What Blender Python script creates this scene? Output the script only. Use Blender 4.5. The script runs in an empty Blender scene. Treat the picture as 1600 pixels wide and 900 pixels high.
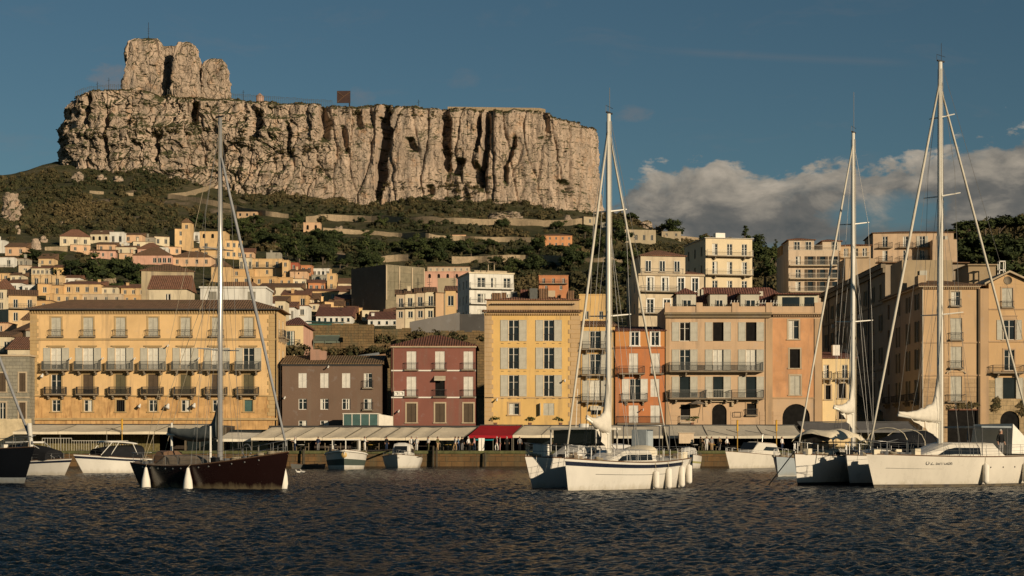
import bpy, math, random
import numpy as np
from mathutils import Vector
R = math.radians
rnd = random.Random(7)
SC = bpy.context.scene
COL = SC.collection
F, HZ, CH = 2600.0, 700.7, 2.18          # focal length in picture px, horizon row, eye height above the water
def PX(px, D): return (px - 800.0) * D / F
def PZ(py, D): return CH + (HZ - py) * D / F

# ------------------------------------------------------------------ objects
def tag(o, label=None, cat=None, group=None, kind=None):
    if label: o['label'] = label
    if cat: o['category'] = cat
    if group: o['group'] = group
    if kind: o['kind'] = kind
    return o
def link(name, me, parent=None, loc=(0, 0, 0), rz=0.0):
    o = bpy.data.objects.new(name, me); COL.objects.link(o)
    o.location = loc; o.rotation_euler = (0, 0, rz)
    if parent is not None: o.parent = parent
    return o
def empty(name, loc, rz=0.0, label=None, cat=None, group=None):
    o = link(name, None, None, loc, rz); o.empty_display_size = .5
    return tag(o, label, cat, group)

class MB:
    def __init__(s): s.v = []; s.f = []; s.m = []; s.s = []; s.mi = 0; s.sm = False
    def add(s, vs, fs):
        n = len(s.v); s.v.extend(vs)
        for f in fs: s.f.append([n + i for i in f]); s.m.append(s.mi); s.s.append(s.sm)
    def poly(s, *p): s.add(list(p), [list(range(len(p)))])
    def box(s, x0, x1, y0, y1, z0, z1):
        s.add([(x0,y0,z0),(x1,y0,z0),(x1,y1,z0),(x0,y1,z0),(x0,y0,z1),(x1,y0,z1),(x1,y1,z1),(x0,y1,z1)],
              [[0,3,2,1],[4,5,6,7],[0,1,5,4],[1,2,6,5],[2,3,7,6],[3,0,4,7]])
    def tube(s, pts, r, n=6, cap=True):
        pts = [Vector(p) for p in pts]
        rs = r if isinstance(r, (list, tuple)) else [r] * len(pts)
        vs = []; fs = []
        for i, p in enumerate(pts):
            t = (pts[min(i+1, len(pts)-1)] - pts[max(i-1, 0)])
            t = t.normalized() if t.length > 1e-9 else Vector((0,0,1))
            a = t.cross(Vector((0,0,1)) if abs(t.z) < .95 else Vector((1,0,0))).normalized(); b = t.cross(a)
            for k in range(n):
                q = p + (a * math.cos(2*math.pi*k/n) + b * math.sin(2*math.pi*k/n)) * rs[i]
                vs.append(tuple(q))
        for i in range(len(pts) - 1):
            for k in range(n):
                fs.append([i*n+k, i*n+(k+1)%n, (i+1)*n+(k+1)%n, (i+1)*n+k])
        if cap: fs.append(list(range(n))); fs.append([(len(pts)-1)*n + k for k in range(n)])
        o = s.sm; s.sm = n > 4; s.add(vs, fs); s.sm = o
    def loft(s, rings, closed=True, c0=True, c1=True):
        n = len(rings[0]); vs = [tuple(p) for r in rings for p in r]; fs = []
        for i in range(len(rings) - 1):
            for k in range(n if closed else n - 1):
                fs.append([i*n+k, i*n+(k+1)%n, (i+1)*n+(k+1)%n, (i+1)*n+k])
        if c0: fs.append(list(range(n)))
        if c1: fs.append([(len(rings)-1)*n + k for k in range(n)])
        s.add(vs, fs)
    def mesh(s, name, mats):
        me = bpy.data.meshes.new(name); me.from_pydata(s.v, [], s.f)
        for m in (mats if isinstance(mats, (list, tuple)) else [mats]): me.materials.append(m)
        me.polygons.foreach_set('material_index', s.m); me.polygons.foreach_set('use_smooth', s.s)
        me.update(); return me
    def build(s, name, mats, parent=None, loc=(0,0,0), rz=0.0):
        return link(name, s.mesh(name, mats), parent, loc, rz)

def np_mesh(name, V, Q, mat, smooth=False, tint=None):
    me = bpy.data.meshes.new(name); n = Q.shape[1]
    me.vertices.add(len(V)); me.vertices.foreach_set('co', np.ascontiguousarray(V, np.float32).ravel())
    me.loops.add(Q.size); me.loops.foreach_set('vertex_index', np.ascontiguousarray(Q, np.int32).ravel())
    me.polygons.add(len(Q)); me.polygons.foreach_set('loop_start', np.arange(0, Q.size, n, dtype=np.int32))
    me.polygons.foreach_set('loop_total', np.full(len(Q), n, np.int32))
    me.polygons.foreach_set('use_smooth', np.full(len(Q), smooth, bool))
    if tint is not None:
        a = me.attributes.new('tint', 'FLOAT', 'POINT'); a.data.foreach_set('value', np.ascontiguousarray(tint, np.float32))
    for m in (mat if isinstance(mat, (list, tuple)) else [mat]): me.materials.append(m)
    me.update(calc_edges=True); me.validate(); return me
def grid_faces(nr, nc):
    i = np.arange(nr - 1)[:, None] * nc + np.arange(nc - 1)[None, :]
    return np.stack([i, i + 1, i + nc + 1, i + nc], -1).reshape(-1, 4)

# ------------------------------------------------------------------ numpy noise
def _h(ix, iy, seed):
    h = (ix.astype(np.int64) * 374761393 + iy.astype(np.int64) * 668265263 + seed * 974634257) & 0xffffffff
    h = ((h ^ (h >> 13)) * 1274126177) & 0xffffffff
    h = ((h ^ (h >> 16)) * 2246822519) & 0xffffffff
    return ((h ^ (h >> 15)) & 0xffffff) / float(0xffffff)
def vn(x, y, seed=0):
    x = np.asarray(x, float); y = np.asarray(y, float)
    ix = np.floor(x); iy = np.floor(y); fx = x - ix; fy = y - iy
    fx = fx*fx*fx*(fx*(fx*6-15)+10); fy = fy*fy*fy*(fy*(fy*6-15)+10)
    a = _h(ix, iy, seed); b = _h(ix+1, iy, seed); c = _h(ix, iy+1, seed); d = _h(ix+1, iy+1, seed)
    return (a*(1-fx)+b*fx)*(1-fy) + (c*(1-fx)+d*fx)*fy
def fbm(x, y, oct=4, seed=0, gain=.5):
    t = 0; a = 1; n = 0
    for i in range(oct):
        t = t + a * (vn(x, y, seed + i*17) * 2 - 1); n += a; a *= gain; x = x * 2.03 + 5.1; y = y * 2.03 + 1.7
    return t / n
def worley(x, y, seed=0):
    ix = np.floor(x); iy = np.floor(y); d1 = np.full(x.shape, 9.0); d2 = d1.copy(); idv = np.zeros(x.shape)
    for i in (-1, 0, 1):
        for j in (-1, 0, 1):
            cx = ix + i; cy = iy + j
            d = np.hypot(cx + _h(cx, cy, seed) - x, cy + _h(cx, cy, seed + 91) - y)
            new = d < d1
            d2 = np.where(new, d1, np.minimum(d2, d)); idv = np.where(new, _h(cx, cy, seed + 7), idv); d1 = np.where(new, d, d1)
    return d1, d2, idv

# ------------------------------------------------------------------ materials
class NT:
    def __init__(s, name):
        s.m = bpy.data.materials.new(name); s.m.use_nodes = True; s.t = s.m.node_tree; s.t.nodes.clear()
        s.out = s.n('ShaderNodeOutputMaterial')
        s.p = s.n('ShaderNodeBsdfPrincipled'); s.l(s.p.outputs[0], s.out.inputs[0])
        s.tc = s.n('ShaderNodeTexCoord').outputs['Object']
    def n(s, k): return s.t.nodes.new(k)
    def l(s, a, b): s.t.links.new(a, b)
    def map(s, scale, src=None):
        m = s.n('ShaderNodeMapping'); m.inputs['Scale'].default_value = scale; s.l(src or s.tc, m.inputs[0]); return m.outputs[0]
    def noise(s, scale, detail=3, vec=None, rough=.55, dist=0):
        n = s.n('ShaderNodeTexNoise'); n.inputs['Scale'].default_value = scale; n.inputs['Detail'].default_value = detail
        n.inputs['Roughness'].default_value = rough; n.inputs['Distortion'].default_value = dist
        s.l(vec or s.tc, n.inputs['Vector']); return n.outputs['Fac']
    def ramp(s, fac, stops):
        r = s.n('ShaderNodeValToRGB'); e = r.color_ramp.elements
        while len(e) < len(stops): e.new(.5)
        for i, (p, c) in enumerate(stops):
            e[i].position = p; e[i].color = (c, c, c, 1) if not isinstance(c, tuple) else (*c, 1)
        s.l(fac, r.inputs[0]); return r.outputs[0]
    def mix(s, fac, a, b, mode='MIX'):
        x = s.n('ShaderNodeMix'); x.data_type = 'RGBA'; x.blend_type = mode
        for v, i in ((fac, 0), (a, 6), (b, 7)):
            if isinstance(v, (int, float)): x.inputs[i].default_value = v
            elif isinstance(v, tuple): x.inputs[i].default_value = (*v, 1)
            else: s.l(v, x.inputs[i])
        return x.outputs[2]
    def math(s, op, a, b=0.0, c=None):
        x = s.n('ShaderNodeMath'); x.operation = op
        for i, v in enumerate((a, b) if c is None else (a, b, c)):
            if isinstance(v, (int, float)): x.inputs[i].default_value = v
            else: s.l(v, x.inputs[i])
        return x.outputs[0]
    def bump(s, h, strength=.3, dist=.05, nrm=None):
        b = s.n('ShaderNodeBump'); b.inputs['Strength'].default_value = strength; b.inputs['Distance'].default_value = dist
        s.l(h, b.inputs['Height'])
        if nrm is not None: s.l(nrm, b.inputs['Normal'])
        return b.outputs[0]
    def done(s, col=None, rough=.9, nrm=None, spec=.3, metal=0):
        if col is not None:
            if isinstance(col, tuple): s.p.inputs['Base Color'].default_value = (*col, 1)
            else: s.l(col, s.p.inputs['Base Color'])
        if isinstance(rough, (int, float)): s.p.inputs['Roughness'].default_value = rough
        else: s.l(rough, s.p.inputs['Roughness'])
        s.p.inputs['Specular IOR Level'].default_value = spec; s.p.inputs['Metallic'].default_value = metal
        if nrm is not None: s.l(nrm, s.p.inputs['Normal'])
        return s.m
def mul(c, k): return tuple(min(1, max(0, x * k)) for x in c)
_mc = {}
def stucco(key, c, var=.16, stain=.35, sc=1.0, grime=(.16, .13, .10)):
    mk_ = 's_' + key
    if mk_ in _mc: return _mc[mk_]
    t = NT('plaster_' + key)
    a = t.noise(.22 * sc, 5, rough=.6, dist=.6)
    col = t.mix(t.ramp(a, [(.3, 0.0), (.7, 1.0)]), mul(c, 1 - var), mul(c, 1 + var * .8))
    pale = t.noise(.9 * sc, 5, rough=.65)
    col = t.mix(t.math('MULTIPLY', t.ramp(pale, [(.58, 0.0), (.66, 1.0)]), .26), col, mul(tuple(.5*x+.16 for x in c), 1.0))
    st = t.noise(1.0, 6, t.map((.9 * sc, .9 * sc, .10 * sc)), .7)
    col = t.mix(t.math('MULTIPLY', t.ramp(st, [(.51, 0.0), (.66, 1.0)]), min(1, stain * 1.15)), col, grime)
    b = t.bump(t.noise(6 * sc, 4), .35, .03)
    _mc[mk_] = t.done(col, .92, b, .2); return _mc[mk_]
def stonewall(key, c, c2, bw=1.1, bh=.5, mort=(.2, .17, .13), stain=.4):
    mk_ = 'w_' + key
    if mk_ in _mc: return _mc[mk_]
    t = NT('stone_' + key)
    cb = t.n('ShaderNodeCombineXYZ'); sp = t.n('ShaderNodeSeparateXYZ'); t.l(t.tc, sp.inputs[0])
    t.l(t.math('ADD', sp.outputs[0], sp.outputs[1]), cb.inputs[0]); t.l(sp.outputs[2], cb.inputs[1])
    br = t.n('ShaderNodeTexBrick'); t.l(cb.outputs[0], br.inputs['Vector'])
    br.inputs['Color1'].default_value = (*c, 1); br.inputs['Color2'].default_value = (*c2, 1); br.inputs['Mortar'].default_value = (*mort, 1)
    br.inputs['Scale'].default_value = 1; br.inputs['Brick Width'].default_value = bw; br.inputs['Row Height'].default_value = bh
    br.inputs['Mortar Size'].default_value = .03; br.inputs['Bias'].default_value = -.1
    n = t.noise(.7, 6, rough=.7, dist=.8)
    col = t.mix(t.ramp(n, [(.35, 0.0), (.75, .75)]), br.outputs['Color'], mul(c2, .55))
    st = t.noise(1.0, 5, t.map((.8, .8, .12)), .7)
    col = t.mix(t.math('MULTIPLY', t.ramp(st, [(.5, 0.0), (.7, 1.0)]), stain), col, (.09, .085, .05))
    b = t.bump(t.math('ADD', t.noise(4, 5), t.math('MULTIPLY', br.outputs['Fac'], -.7)), .6, .08)
    _mc[mk_] = t.done(col, .95, b, .2); return _mc[mk_]
def tiles(key, c, axis=0, moss=.3):
    mk_ = 't_' + key
    if mk_ in _mc: return _mc[mk_]
    t = NT('roof_tiles_' + key)
    w = t.n('ShaderNodeTexWave'); w.bands_direction = 'XYZ'[axis]; w.inputs['Scale'].default_value = .95
    w.inputs['Distortion'].default_value = .4; t.l(t.tc, w.inputs[0])
    n = t.noise(1.4, 6, rough=.75); n2 = t.noise(6, 4, rough=.8)
    col = t.mix(t.ramp(n, [(.3, 0.0), (.7, 1.0)]), mul(c, .55), mul(c, 1.25))
    col = t.mix(t.math('MULTIPLY', t.ramp(n2, [(.5, 0.0), (.68, 1.0)]), .5), col, mul(tuple(.4*x+.12 for x in c), 1.0))
    col = t.mix(t.math('MULTIPLY', t.ramp(t.noise(.5, 5), [(.55, 0.0), (.7, 1.0)]), moss), col, (.07, .065, .03))
    b = t.bump(t.math('ADD', w.outputs['Fac'], t.math('MULTIPLY', n2, .8)), .8, .09)
    _mc[mk_] = t.done(col, .92, b, .2); return _mc[mk_]
def plain(key, c, rough=.6, var=.12, sc=2.0, spec=.35, metal=0, bump=0):
    mk_ = 'p_' + key
    if mk_ in _mc: return _mc[mk_]
    t = NT(key)
    n = t.noise(sc, 4, rough=.65)
    col = t.mix(t.ramp(n, [(.3, 0.0), (.7, 1.0)]), mul(c, 1 - var), mul(c, 1 + var))
    _mc[mk_] = t.done(col, rough, t.bump(n, bump, .05) if bump else None, spec, metal); return _mc[mk_]
def louver(key, c, per=.09):
    mk_ = 'l_' + key
    if mk_ in _mc: return _mc[mk_]
    t = NT('louvre_' + key)
    w = t.n('ShaderNodeTexWave'); w.bands_direction = 'Z'; w.inputs['Scale'].default_value = .314 / per / 1.0
    t.l(t.tc, w.inputs[0])
    n = t.noise(1.5, 4)
    col = t.mix(t.ramp(n, [(.3, 0.0), (.7, 1.0)]), mul(c, .86), mul(c, 1.1))
    _mc[mk_] = t.done(col, .65, t.bump(w.outputs['Fac'], .6, .03), .3); return _mc[mk_]
def fabric(key, c, sc=1.2, var=.14, dirt=.25):
    mk_ = 'f_' + key
    if mk_ in _mc: return _mc[mk_]
    t = NT('cloth_' + key)
    n = t.noise(sc, 5, rough=.7, dist=.5)
    col = t.mix(t.ramp(n, [(.3, 0.0), (.7, 1.0)]), mul(c, 1 - var), mul(c, 1 + var))
    d = t.noise(.8, 5, t.map((3, .5, .5)), .7)
    col = t.mix(t.math('MULTIPLY', t.ramp(d, [(.55, 0.0), (.75, 1.0)]), dirt), col, mul(c, .5))
    _mc[mk_] = t.done(col, .9, t.bump(n, .4, .08), .15); return _mc[mk_]
def gelcoat(key, c, rough=.28, dirt=.3):
    mk_ = 'g_' + key
    if mk_ in _mc: return _mc[mk_]
    t = NT('gelcoat_' + key)
    n = t.noise(.7, 5, rough=.6)
    col = t.mix(t.ramp(n, [(.3, 0.0), (.7, 1.0)]), mul(c, .92), mul(c, 1.04))
    d = t.noise(1.2, 5, t.map((1.4, 1.4, .25)), .7)
    col = t.mix(t.math('MULTIPLY', t.ramp(d, [(.53, 0.0), (.76, 1.0)]), dirt), col, mul(tuple(.6*x for x in c), 1.0))
    sz = t.n('ShaderNodeSeparateXYZ'); t.l(t.tc, sz.inputs[0]); sc_ = t.math('ADD', sz.outputs[2], t.math('MULTIPLY', t.math('SUBTRACT', t.noise(2.5, 5, t.map((1, 1, .3)), .7), .5), .9))
    col = t.mix(t.math('MULTIPLY', t.ramp(sc_, [(0.02, 1.0), (.34, 0.0)]), .45), col, mul((.30, .24, .14), .9))
    _mc[mk_] = t.done(col, t.ramp(n, [(.3, rough*.8), (.7, rough*1.4)]), None, .5); return _mc[mk_]

M_glass = plain('window_glass', (.012, .016, .018), .07, .3, .6, .5)
M_teal = plain('teal_glass', (.06, .11, .10), .12, .3, .6, .5)
M_void = plain('dark_interior', (.010, .009, .008), .9, .4, 1.5, .1)
M_white = plain('white_paint', (.66, .62, .54), .55, .08)
M_frame = plain('cream_frame', (.58, .53, .44), .6, .1)
M_curt = plain('curtain', (.55, .52, .44), .9, .14, 3)
M_iron = plain('wrought_iron', (.030, .028, .026), .5, .3, 4, .4)
M_irongrey = plain('grey_railing', (.085, .085, .075), .55, .2, 4, .4)
M_rail_w = plain('pale_railing', (.48, .44, .36), .6, .12)
M_shut = louver('grey', (.44, .41, .33)); M_shutw = louver('white', (.62, .58, .50)); M_shutb = louver('brown', (.085, .058, .035)); M_shutd = louver('olive', (.10, .085, .045)); M_shuts = louver('slate', (.24, .22, .175))
M_trim = stucco('trim', (.40, .29, .17), .14, .3)
M_stone = stucco('pale_stone', (.42, .33, .22), .15, .4)
M_slab = stucco('balcony_stone', (.20, .16, .11), .2, .5)
M_tile = tiles('terracotta', (.20, .095, .055)); M_tileb = tiles('brown', (.17, .095, .05), 0, .45); M_tiler = tiles('russet', (.15, .062, .043))
M_steel = plain('steel', (.30, .29, .27), .35, .15, 3, .5, .7)
M_alu = plain('painted_aluminium', (.66, .62, .54), .35, .05, 2, .5)
M_lampw = plain('lamp_housing', (.55, .52, .46), .5, .1)
# ------------------------------------------------------------------ camera, sun, sky
SUN_AZ, SUN_EL = 40.0, 14.0             # to the right of the line from the scene back past the camera; height above the horizon
cam = bpy.data.cameras.new('camera'); co = bpy.data.objects.new('camera', cam); COL.objects.link(co)
co.location = (0, 0, CH); co.rotation_euler = (R(90), 0, 0)
cam.sensor_width = 36; cam.lens = 36 * F / 1600; cam.shift_y = (HZ - 450) / 1600; cam.clip_start = .5; cam.clip_end = 9000
SC.camera = co
sd = Vector((math.sin(R(SUN_AZ)) * math.cos(R(SUN_EL)), -math.cos(R(SUN_AZ)) * math.cos(R(SUN_EL)), math.sin(R(SUN_EL))))
sl = bpy.data.lights.new('sun', 'SUN'); so = bpy.data.objects.new('sun', sl); COL.objects.link(so)
sl.energy = 5.0; sl.angle = R(.5); sl.color = (1, .83, .60); so.rotation_euler = (-sd).to_track_quat('-Z', 'Y').to_euler(); so.location = (60, -60, 60)
SC.view_settings.view_transform = 'Standard'; SC.view_settings.look = 'None'; SC.view_settings.gamma = 1; SC.view_settings.exposure = .06
SC.cycles.use_denoising = True
try: SC.cycles.denoiser = 'OPENIMAGEDENOISE'
except Exception: pass
SC.cycles.max_bounces = 5; SC.cycles.diffuse_bounces = 3; SC.cycles.glossy_bounces = 3; SC.cycles.caustics_reflective = False

W = bpy.data.worlds.new('World'); SC.world = W; W.use_nodes = True
wt = W.node_tree; wt.nodes.clear()
class WT(NT):
    def __init__(s): s.t = wt
w = WT()
sky = w.n('ShaderNodeTexSky'); sky.sky_type = 'NISHITA'; sky.sun_disc = False
sky.sun_elevation = R(SUN_EL); sky.sun_rotation = R(180 - SUN_AZ); sky.air_density = 1.0; sky.dust_density = .25; sky.ozone_density = 2.2; sky.altitude = 50
gen = w.n('ShaderNodeTexCoord').outputs['Generated']
sp = w.n('ShaderNodeSeparateXYZ'); w.l(gen, sp.inputs[0]); X_, Y_, Z_ = sp.outputs
az = w.math('ARCTAN2', X_, Y_)                           # 0 straight ahead, + to the right
el = w.math('ARCTAN2', Z_, w.math('SQRT', w.math('ADD', w.math('MULTIPLY', X_, X_), w.math('MULTIPLY', Y_, Y_))))
def A(px): return math.atan((px - 800) / F)
def E(py, px=1300): return math.atan((HZ - py) / F * math.cos(A(px)))
fc = w.n('ShaderNodeFloatCurve'); cu = fc.mapping.curves[0]
AZ0, AZ1 = -.2, 1.2
top = [(-.2, .00), (A(900), .02), (A(935), E(318)), (A(975), E(274)), (A(1010), E(258)), (A(1060), E(247)), (A(1120), E(239)), (A(1165), E(256)), (A(1200), E(268)),
       (A(1235), E(262)), (A(1290), E(250)), (A(1350), E(252)), (A(1420), E(246)), (A(1490), E(232)), (A(1560), E(222)), (A(1640), E(218)), (.45, .16), (.7, .12), (1.2, .1)]
while len(cu.points) < len(top): cu.points.new(.5, .5)
for p, (a_, e_) in zip(cu.points, top): p.location = ((a_ - AZ0) / (AZ1 - AZ0), e_ / .3)
fc.mapping.update()
w.l(w.math('DIVIDE', w.math('SUBTRACT', az, AZ0), AZ1 - AZ0), fc.inputs['Value'])
topel = w.math('MULTIPLY', fc.outputs[0], .3)
cmb = w.n('ShaderNodeCombineXYZ'); w.l(w.math('MULTIPLY', az, 1.0), cmb.inputs[0]); w.l(w.math('MULTIPLY', el, 1.9), cmb.inputs[1])
big = w.noise(26, 7, cmb.outputs[0], .56, .35); fine = w.noise(90, 6, cmb.outputs[0], .6, .2); wide = w.noise(9, 4, cmb.outputs[0], .5, .3)
lump = w.math('ADD', w.math('MULTIPLY', w.math('SUBTRACT', big, .5), .060), w.math('MULTIPLY', w.math('SUBTRACT', fine, .5), .030))
depth = w.math('SUBTRACT', w.math('ADD', topel, lump), el)         # >0 inside the bank
mask = w.ramp(w.math('MULTIPLY', depth, 62), [(0.0, 0.0), (.40, .88), (1.0, 1.0)])
# the gap of clear sky low on the right between two banks
gx = w.math('DIVIDE', w.math('SUBTRACT', az, A(1385)), .035); gy = w.math('DIVIDE', w.math('SUBTRACT', el, E(335)), .012)
gap = w.math('SUBTRACT', 1.25, w.math('ADD', w.math('ADD', w.math('MULTIPLY', gx, gx), w.math('MULTIPLY', gy, gy)), w.math('MULTIPLY', w.math('SUBTRACT', big, .5), 4)))
mask = w.math('MULTIPLY', mask, w.math('SUBTRACT', 1.0, w.math('MULTIPLY', w.ramp(gap, [(0.0, 0.0), (1.0, 1.0)]), .88)))
low = w.math('ADD', w.math('SUBTRACT', el, E(392)), w.math('MULTIPLY', w.math('SUBTRACT', wide, .5), .05))
mask = w.math('MULTIPLY', mask, w.ramp(w.math('MULTIPLY', low, 60), [(0.0, .25), (.6, 1.0)]))
# light on the bank: bright along sunlit tops and bulges, grey below
lit = w.math('ADD', w.math('MULTIPLY', w.math('SUBTRACT', .055, depth), 9.0), w.math('MULTIPLY', w.math('SUBTRACT', big, .46), 1.9))
ccol = w.ramp(lit, [(0.0, (.075, .085, .088)), (.28, (.135, .132, .122)), (.56, (.31, .275, .225)), (1.0, (.62, .53, .42))])
# faint wisps and a contrail
wis = w.n('ShaderNodeCombineXYZ'); w.l(w.math('MULTIPLY', az, 7.0), wis.inputs[0]); w.l(w.math('MULTIPLY', el, 22.0), wis.inputs[1])
wn = w.ramp(w.noise(2.2, 6, wis.outputs[0], .62, .6), [(.56, 0.0), (.8, .16)])
tr = w.math('SUBTRACT', el, w.math('ADD', E(72), w.math('MULTIPLY', w.math('SUBTRACT', az, A(1060)), -.085)))
trm = w.ramp(w.math('ABSOLUTE', w.math('MULTIPLY', tr, 330)), [(0.0, .14), (1.0, 0.0)])
trm = w.math('MULTIPLY', trm, w.ramp(w.math('DIVIDE', w.math('SUBTRACT', az, A(1010)), .16), [(0.0, 0.0), (.2, 1.0), (.85, .9), (1.0, 0.0)]))
def puff(px, py, rx, ry, k):
    ax = w.math('DIVIDE', w.math('SUBTRACT', az, A(px)), rx / F); ay = w.math('DIVIDE', w.math('SUBTRACT', el, E(py, px)), ry / F)
    d = w.math('SUBTRACT', 1.0, w.math('ADD', w.math('ADD', w.math('MULTIPLY', ax, ax), w.math('MULTIPLY', ay, ay)), w.math('MULTIPLY', w.math('SUBTRACT', fine, .5), 3)))
    return w.math('MULTIPLY', w.ramp(d, [(0.0, 0.0), (1.0, 1.0)]), k)
thin = w.math('ADD', w.math('ADD', wn, trm), w.math('ADD', w.math('ADD', puff(175, 122, 36, 20, .45), puff(990, 178, 30, 14, .3)), w.math('ADD', puff(565, 150, 26, 14, .22), puff(725, 124, 28, 16, .16))))
tint = w.mix(1.0, sky.outputs[0], (.74, .93, .92), 'MULTIPLY')
SKYS = .0405
bg1 = w.n('ShaderNodeBackground'); w.l(tint, bg1.inputs[0]); bg1.inputs[1].default_value = SKYS
bg2 = w.n('ShaderNodeBackground'); w.l(ccol, bg2.inputs[0]); bg2.inputs[1].default_value = 1.0
bg3 = w.n('ShaderNodeBackground'); bg3.inputs[0].default_value = (.20, .17, .16, 1); bg3.inputs[1].default_value = 1.0
m1 = w.n('ShaderNodeMixShader'); w.l(thin, m1.inputs[0]); w.l(bg1.outputs[0], m1.inputs[1]); w.l(bg3.outputs[0], m1.inputs[2])
m2 = w.n('ShaderNodeMixShader'); w.l(mask, m2.inputs[0]); w.l(m1.outputs[0], m2.inputs[1]); w.l(bg2.outputs[0], m2.inputs[2])
wo = w.n('ShaderNodeOutputWorld'); w.l(m2.outputs[0], wo.inputs[0])

# ------------------------------------------------------------------ terrain: rows by distance, columns by bearing
TC = np.array([-900, -300, 0, 100, 200, 400, 600, 800, 950, 1100, 1250, 1400, 1480, 1540, 1620, 1900, 2500], float)
TD = np.array([222, 245, 290, 340, 400, 460, 540, 640, 760, 900, 1050, 1150, 1300, 1700, 3200], float)
T_ = np.array([
 [702]*17,
 [655]*17,
 [585,585,580,575,570,562,560,570,575,575,580,590,590,590,590,610,640],
 [545,545,545,540,535,535,545,550,545,530,530,540,540,540,540,560,600],
 [505,505,503,498,494,500,510,505,485,460,455,455,452,445,440,480,560],
 [468,468,463,462,462,468,480,475,455,438,432,430,405,396,392,440,540],
 [430,430,422,424,427,434,455,448,430,420,418,415,384,368,362,420,540],
 [395,395,389,394,397,408,424,422,405,402,408,412,386,366,360,420,560],
 [364,364,360,364,369,382,388,386,379,390,405,418,405,390,384,440,580],
 [328,328,326,330,334,348,352,353,353,380,408,425,420,415,410,470,600],
 [300,296,292,288,291,314,328,330,338,386,415,435,440,440,440,490,610],
 [292,282,272,256,262,300,311,318,340,398,425,445,450,455,460,510,620],
 [330,312,286,262,262,302,314,322,352,415,440,455,460,470,480,540,630],
 [420,400,360,320,320,330,340,345,385,440,460,470,480,490,500,560,640],
 [560]*17], float)
def tpy(px, D):
    px = np.asarray(px, float); D = np.asarray(D, float)
    ci = np.clip(np.searchsorted(TC, px) - 1, 0, len(TC) - 2); cf = np.clip((px - TC[ci]) / (TC[ci+1] - TC[ci]), 0, 1)
    di = np.clip(np.searchsorted(TD, D) - 1, 0, len(TD) - 2); df = np.clip((D - TD[di]) / (TD[di+1] - TD[di]), 0, 1)
    cf = cf*cf*(3-2*cf)
    a = T_[di, ci]*(1-cf) + T_[di, ci+1]*cf; b = T_[di+1, ci]*(1-cf) + T_[di+1, ci+1]*cf
    return a*(1-df) + b*df
def tz(x, y):
    x = np.asarray(x, float); y = np.asarray(y, float)
    z = CH + (HZ - tpy(800 + x * F / np.maximum(y, 1), y)) * y / F
    k = np.clip((y - 330) / 300, 0, 1)
    return z + k * (fbm(x/45, y/45, 4, 3) * 5.0 + fbm(x/9, y/9, 3, 5) * .9)
def hit(px, py, lo=240.0):
    D = np.arange(lo, 1700, 1.5); x = (px - 800) * D / F
    s = HZ - (tz(x, D) - CH) * F / D
    ok = np.nonzero(s <= py)[0]
    return float(D[ok[0]]) if len(ok) else None
t = NT('hillside_ground')
g1 = t.noise(.05, 6, rough=.65, dist=.5); g2 = t.noise(.35, 6, rough=.7); g3 = t.noise(.022, 5, rough=.6)
c = t.mix(t.ramp(g2, [(.3, 0.0), (.7, 1.0)]), (.030, .036, .014), (.075, .070, .028))
c = t.mix(t.ramp(g1, [(.45, 0.0), (.62, 1.0)]), c, (.10, .085, .045))
c = t.mix(t.ramp(g3, [(.60, 0.0), (.70, 1.0)]), c, (.26, .19, .13))
M_ground = t.done(c, .95, t.bump(t.math('ADD', g2, t.noise(1.2, 4)), .9, 1.2), .15)
cols = np.concatenate([np.arange(-900, -200, 40), np.arange(-200, 1800, 7), np.arange(1800, 2501, 40)])
rows = np.concatenate([np.arange(214, 700, 4.0), np.arange(700, 1320, 6.0), np.array([1340, 1380, 1450, 1550, 1700, 1900, 2200, 2600, 3200])])
PXg, Dg = np.meshgrid(cols, rows); Xg = (PXg - 800) * Dg / F; Zg = tz(Xg, np.maximum(Dg, 222)); Zg[Dg < 226] = np.minimum(Zg[Dg < 226], 1.5)
V = np.stack([Xg, Dg, Zg], -1).reshape(-1, 3)
tag(link('hillside_terrain', np_mesh('hillside_terrain', V, grid_faces(len(rows), len(cols)), M_ground, True)), kind='structure')

# ------------------------------------------------------------------ water
t = NT('harbour_water')
n1 = t.noise(5.5, 4, t.map((1, .8, 1)), .62, .3); n2 = t.noise(15, 3, t.map((1, .8, 1)), .6, .2)
b = t.bump(t.math('ADD', n1, t.math('MULTIPLY', n2, .35)), 1.0, .22)
M_water = t.done((.004, .010, .016), .10, b, .5); t.p.inputs['IOR'].default_value = 1.125
rw = np.exp(np.arange(math.log(11), math.log(203), .0023)); cw = np.concatenate([np.arange(-900, -250, 26), np.arange(-250, 1850, 3.6), np.arange(1850, 2501, 26)])
PXg, Dg = np.meshgrid(cw, rw); Xg = (PXg - 800) * Dg / F; Zg = np.zeros_like(Xg); wr = np.random.RandomState(5)
sp_y = Dg * .0023; sp_x = Dg * 3.6 / F
for i in range(96):
    lam = .09 * (12 ** wr.rand()); th = wr.normal(math.pi * .62, .75); k = 2 * math.pi / lam
    amp = .0175 * lam * (1 if lam < .42 else .50 + .45 * np.clip((Dg - 36) / 40, 0, 1)) * (.4 + wr.rand() * .55)
    vis = np.clip(lam / (3.2 * np.maximum(sp_y * abs(math.sin(th)) + .01, sp_x)) - .5, 0, 1)
    ph = k * (Xg * math.cos(th) + Dg * math.sin(th)) + wr.rand() * 6.28 + fbm(Xg / 7, Dg / 7, 2, i) * 1.4
    Zg += amp * vis * np.sin(ph)
Zg *= .62 + .5 * vn(Xg / 9, Dg / 16, 4)
V = np.stack([Xg, Dg, Zg], -1).reshape(-1, 3)
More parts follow.
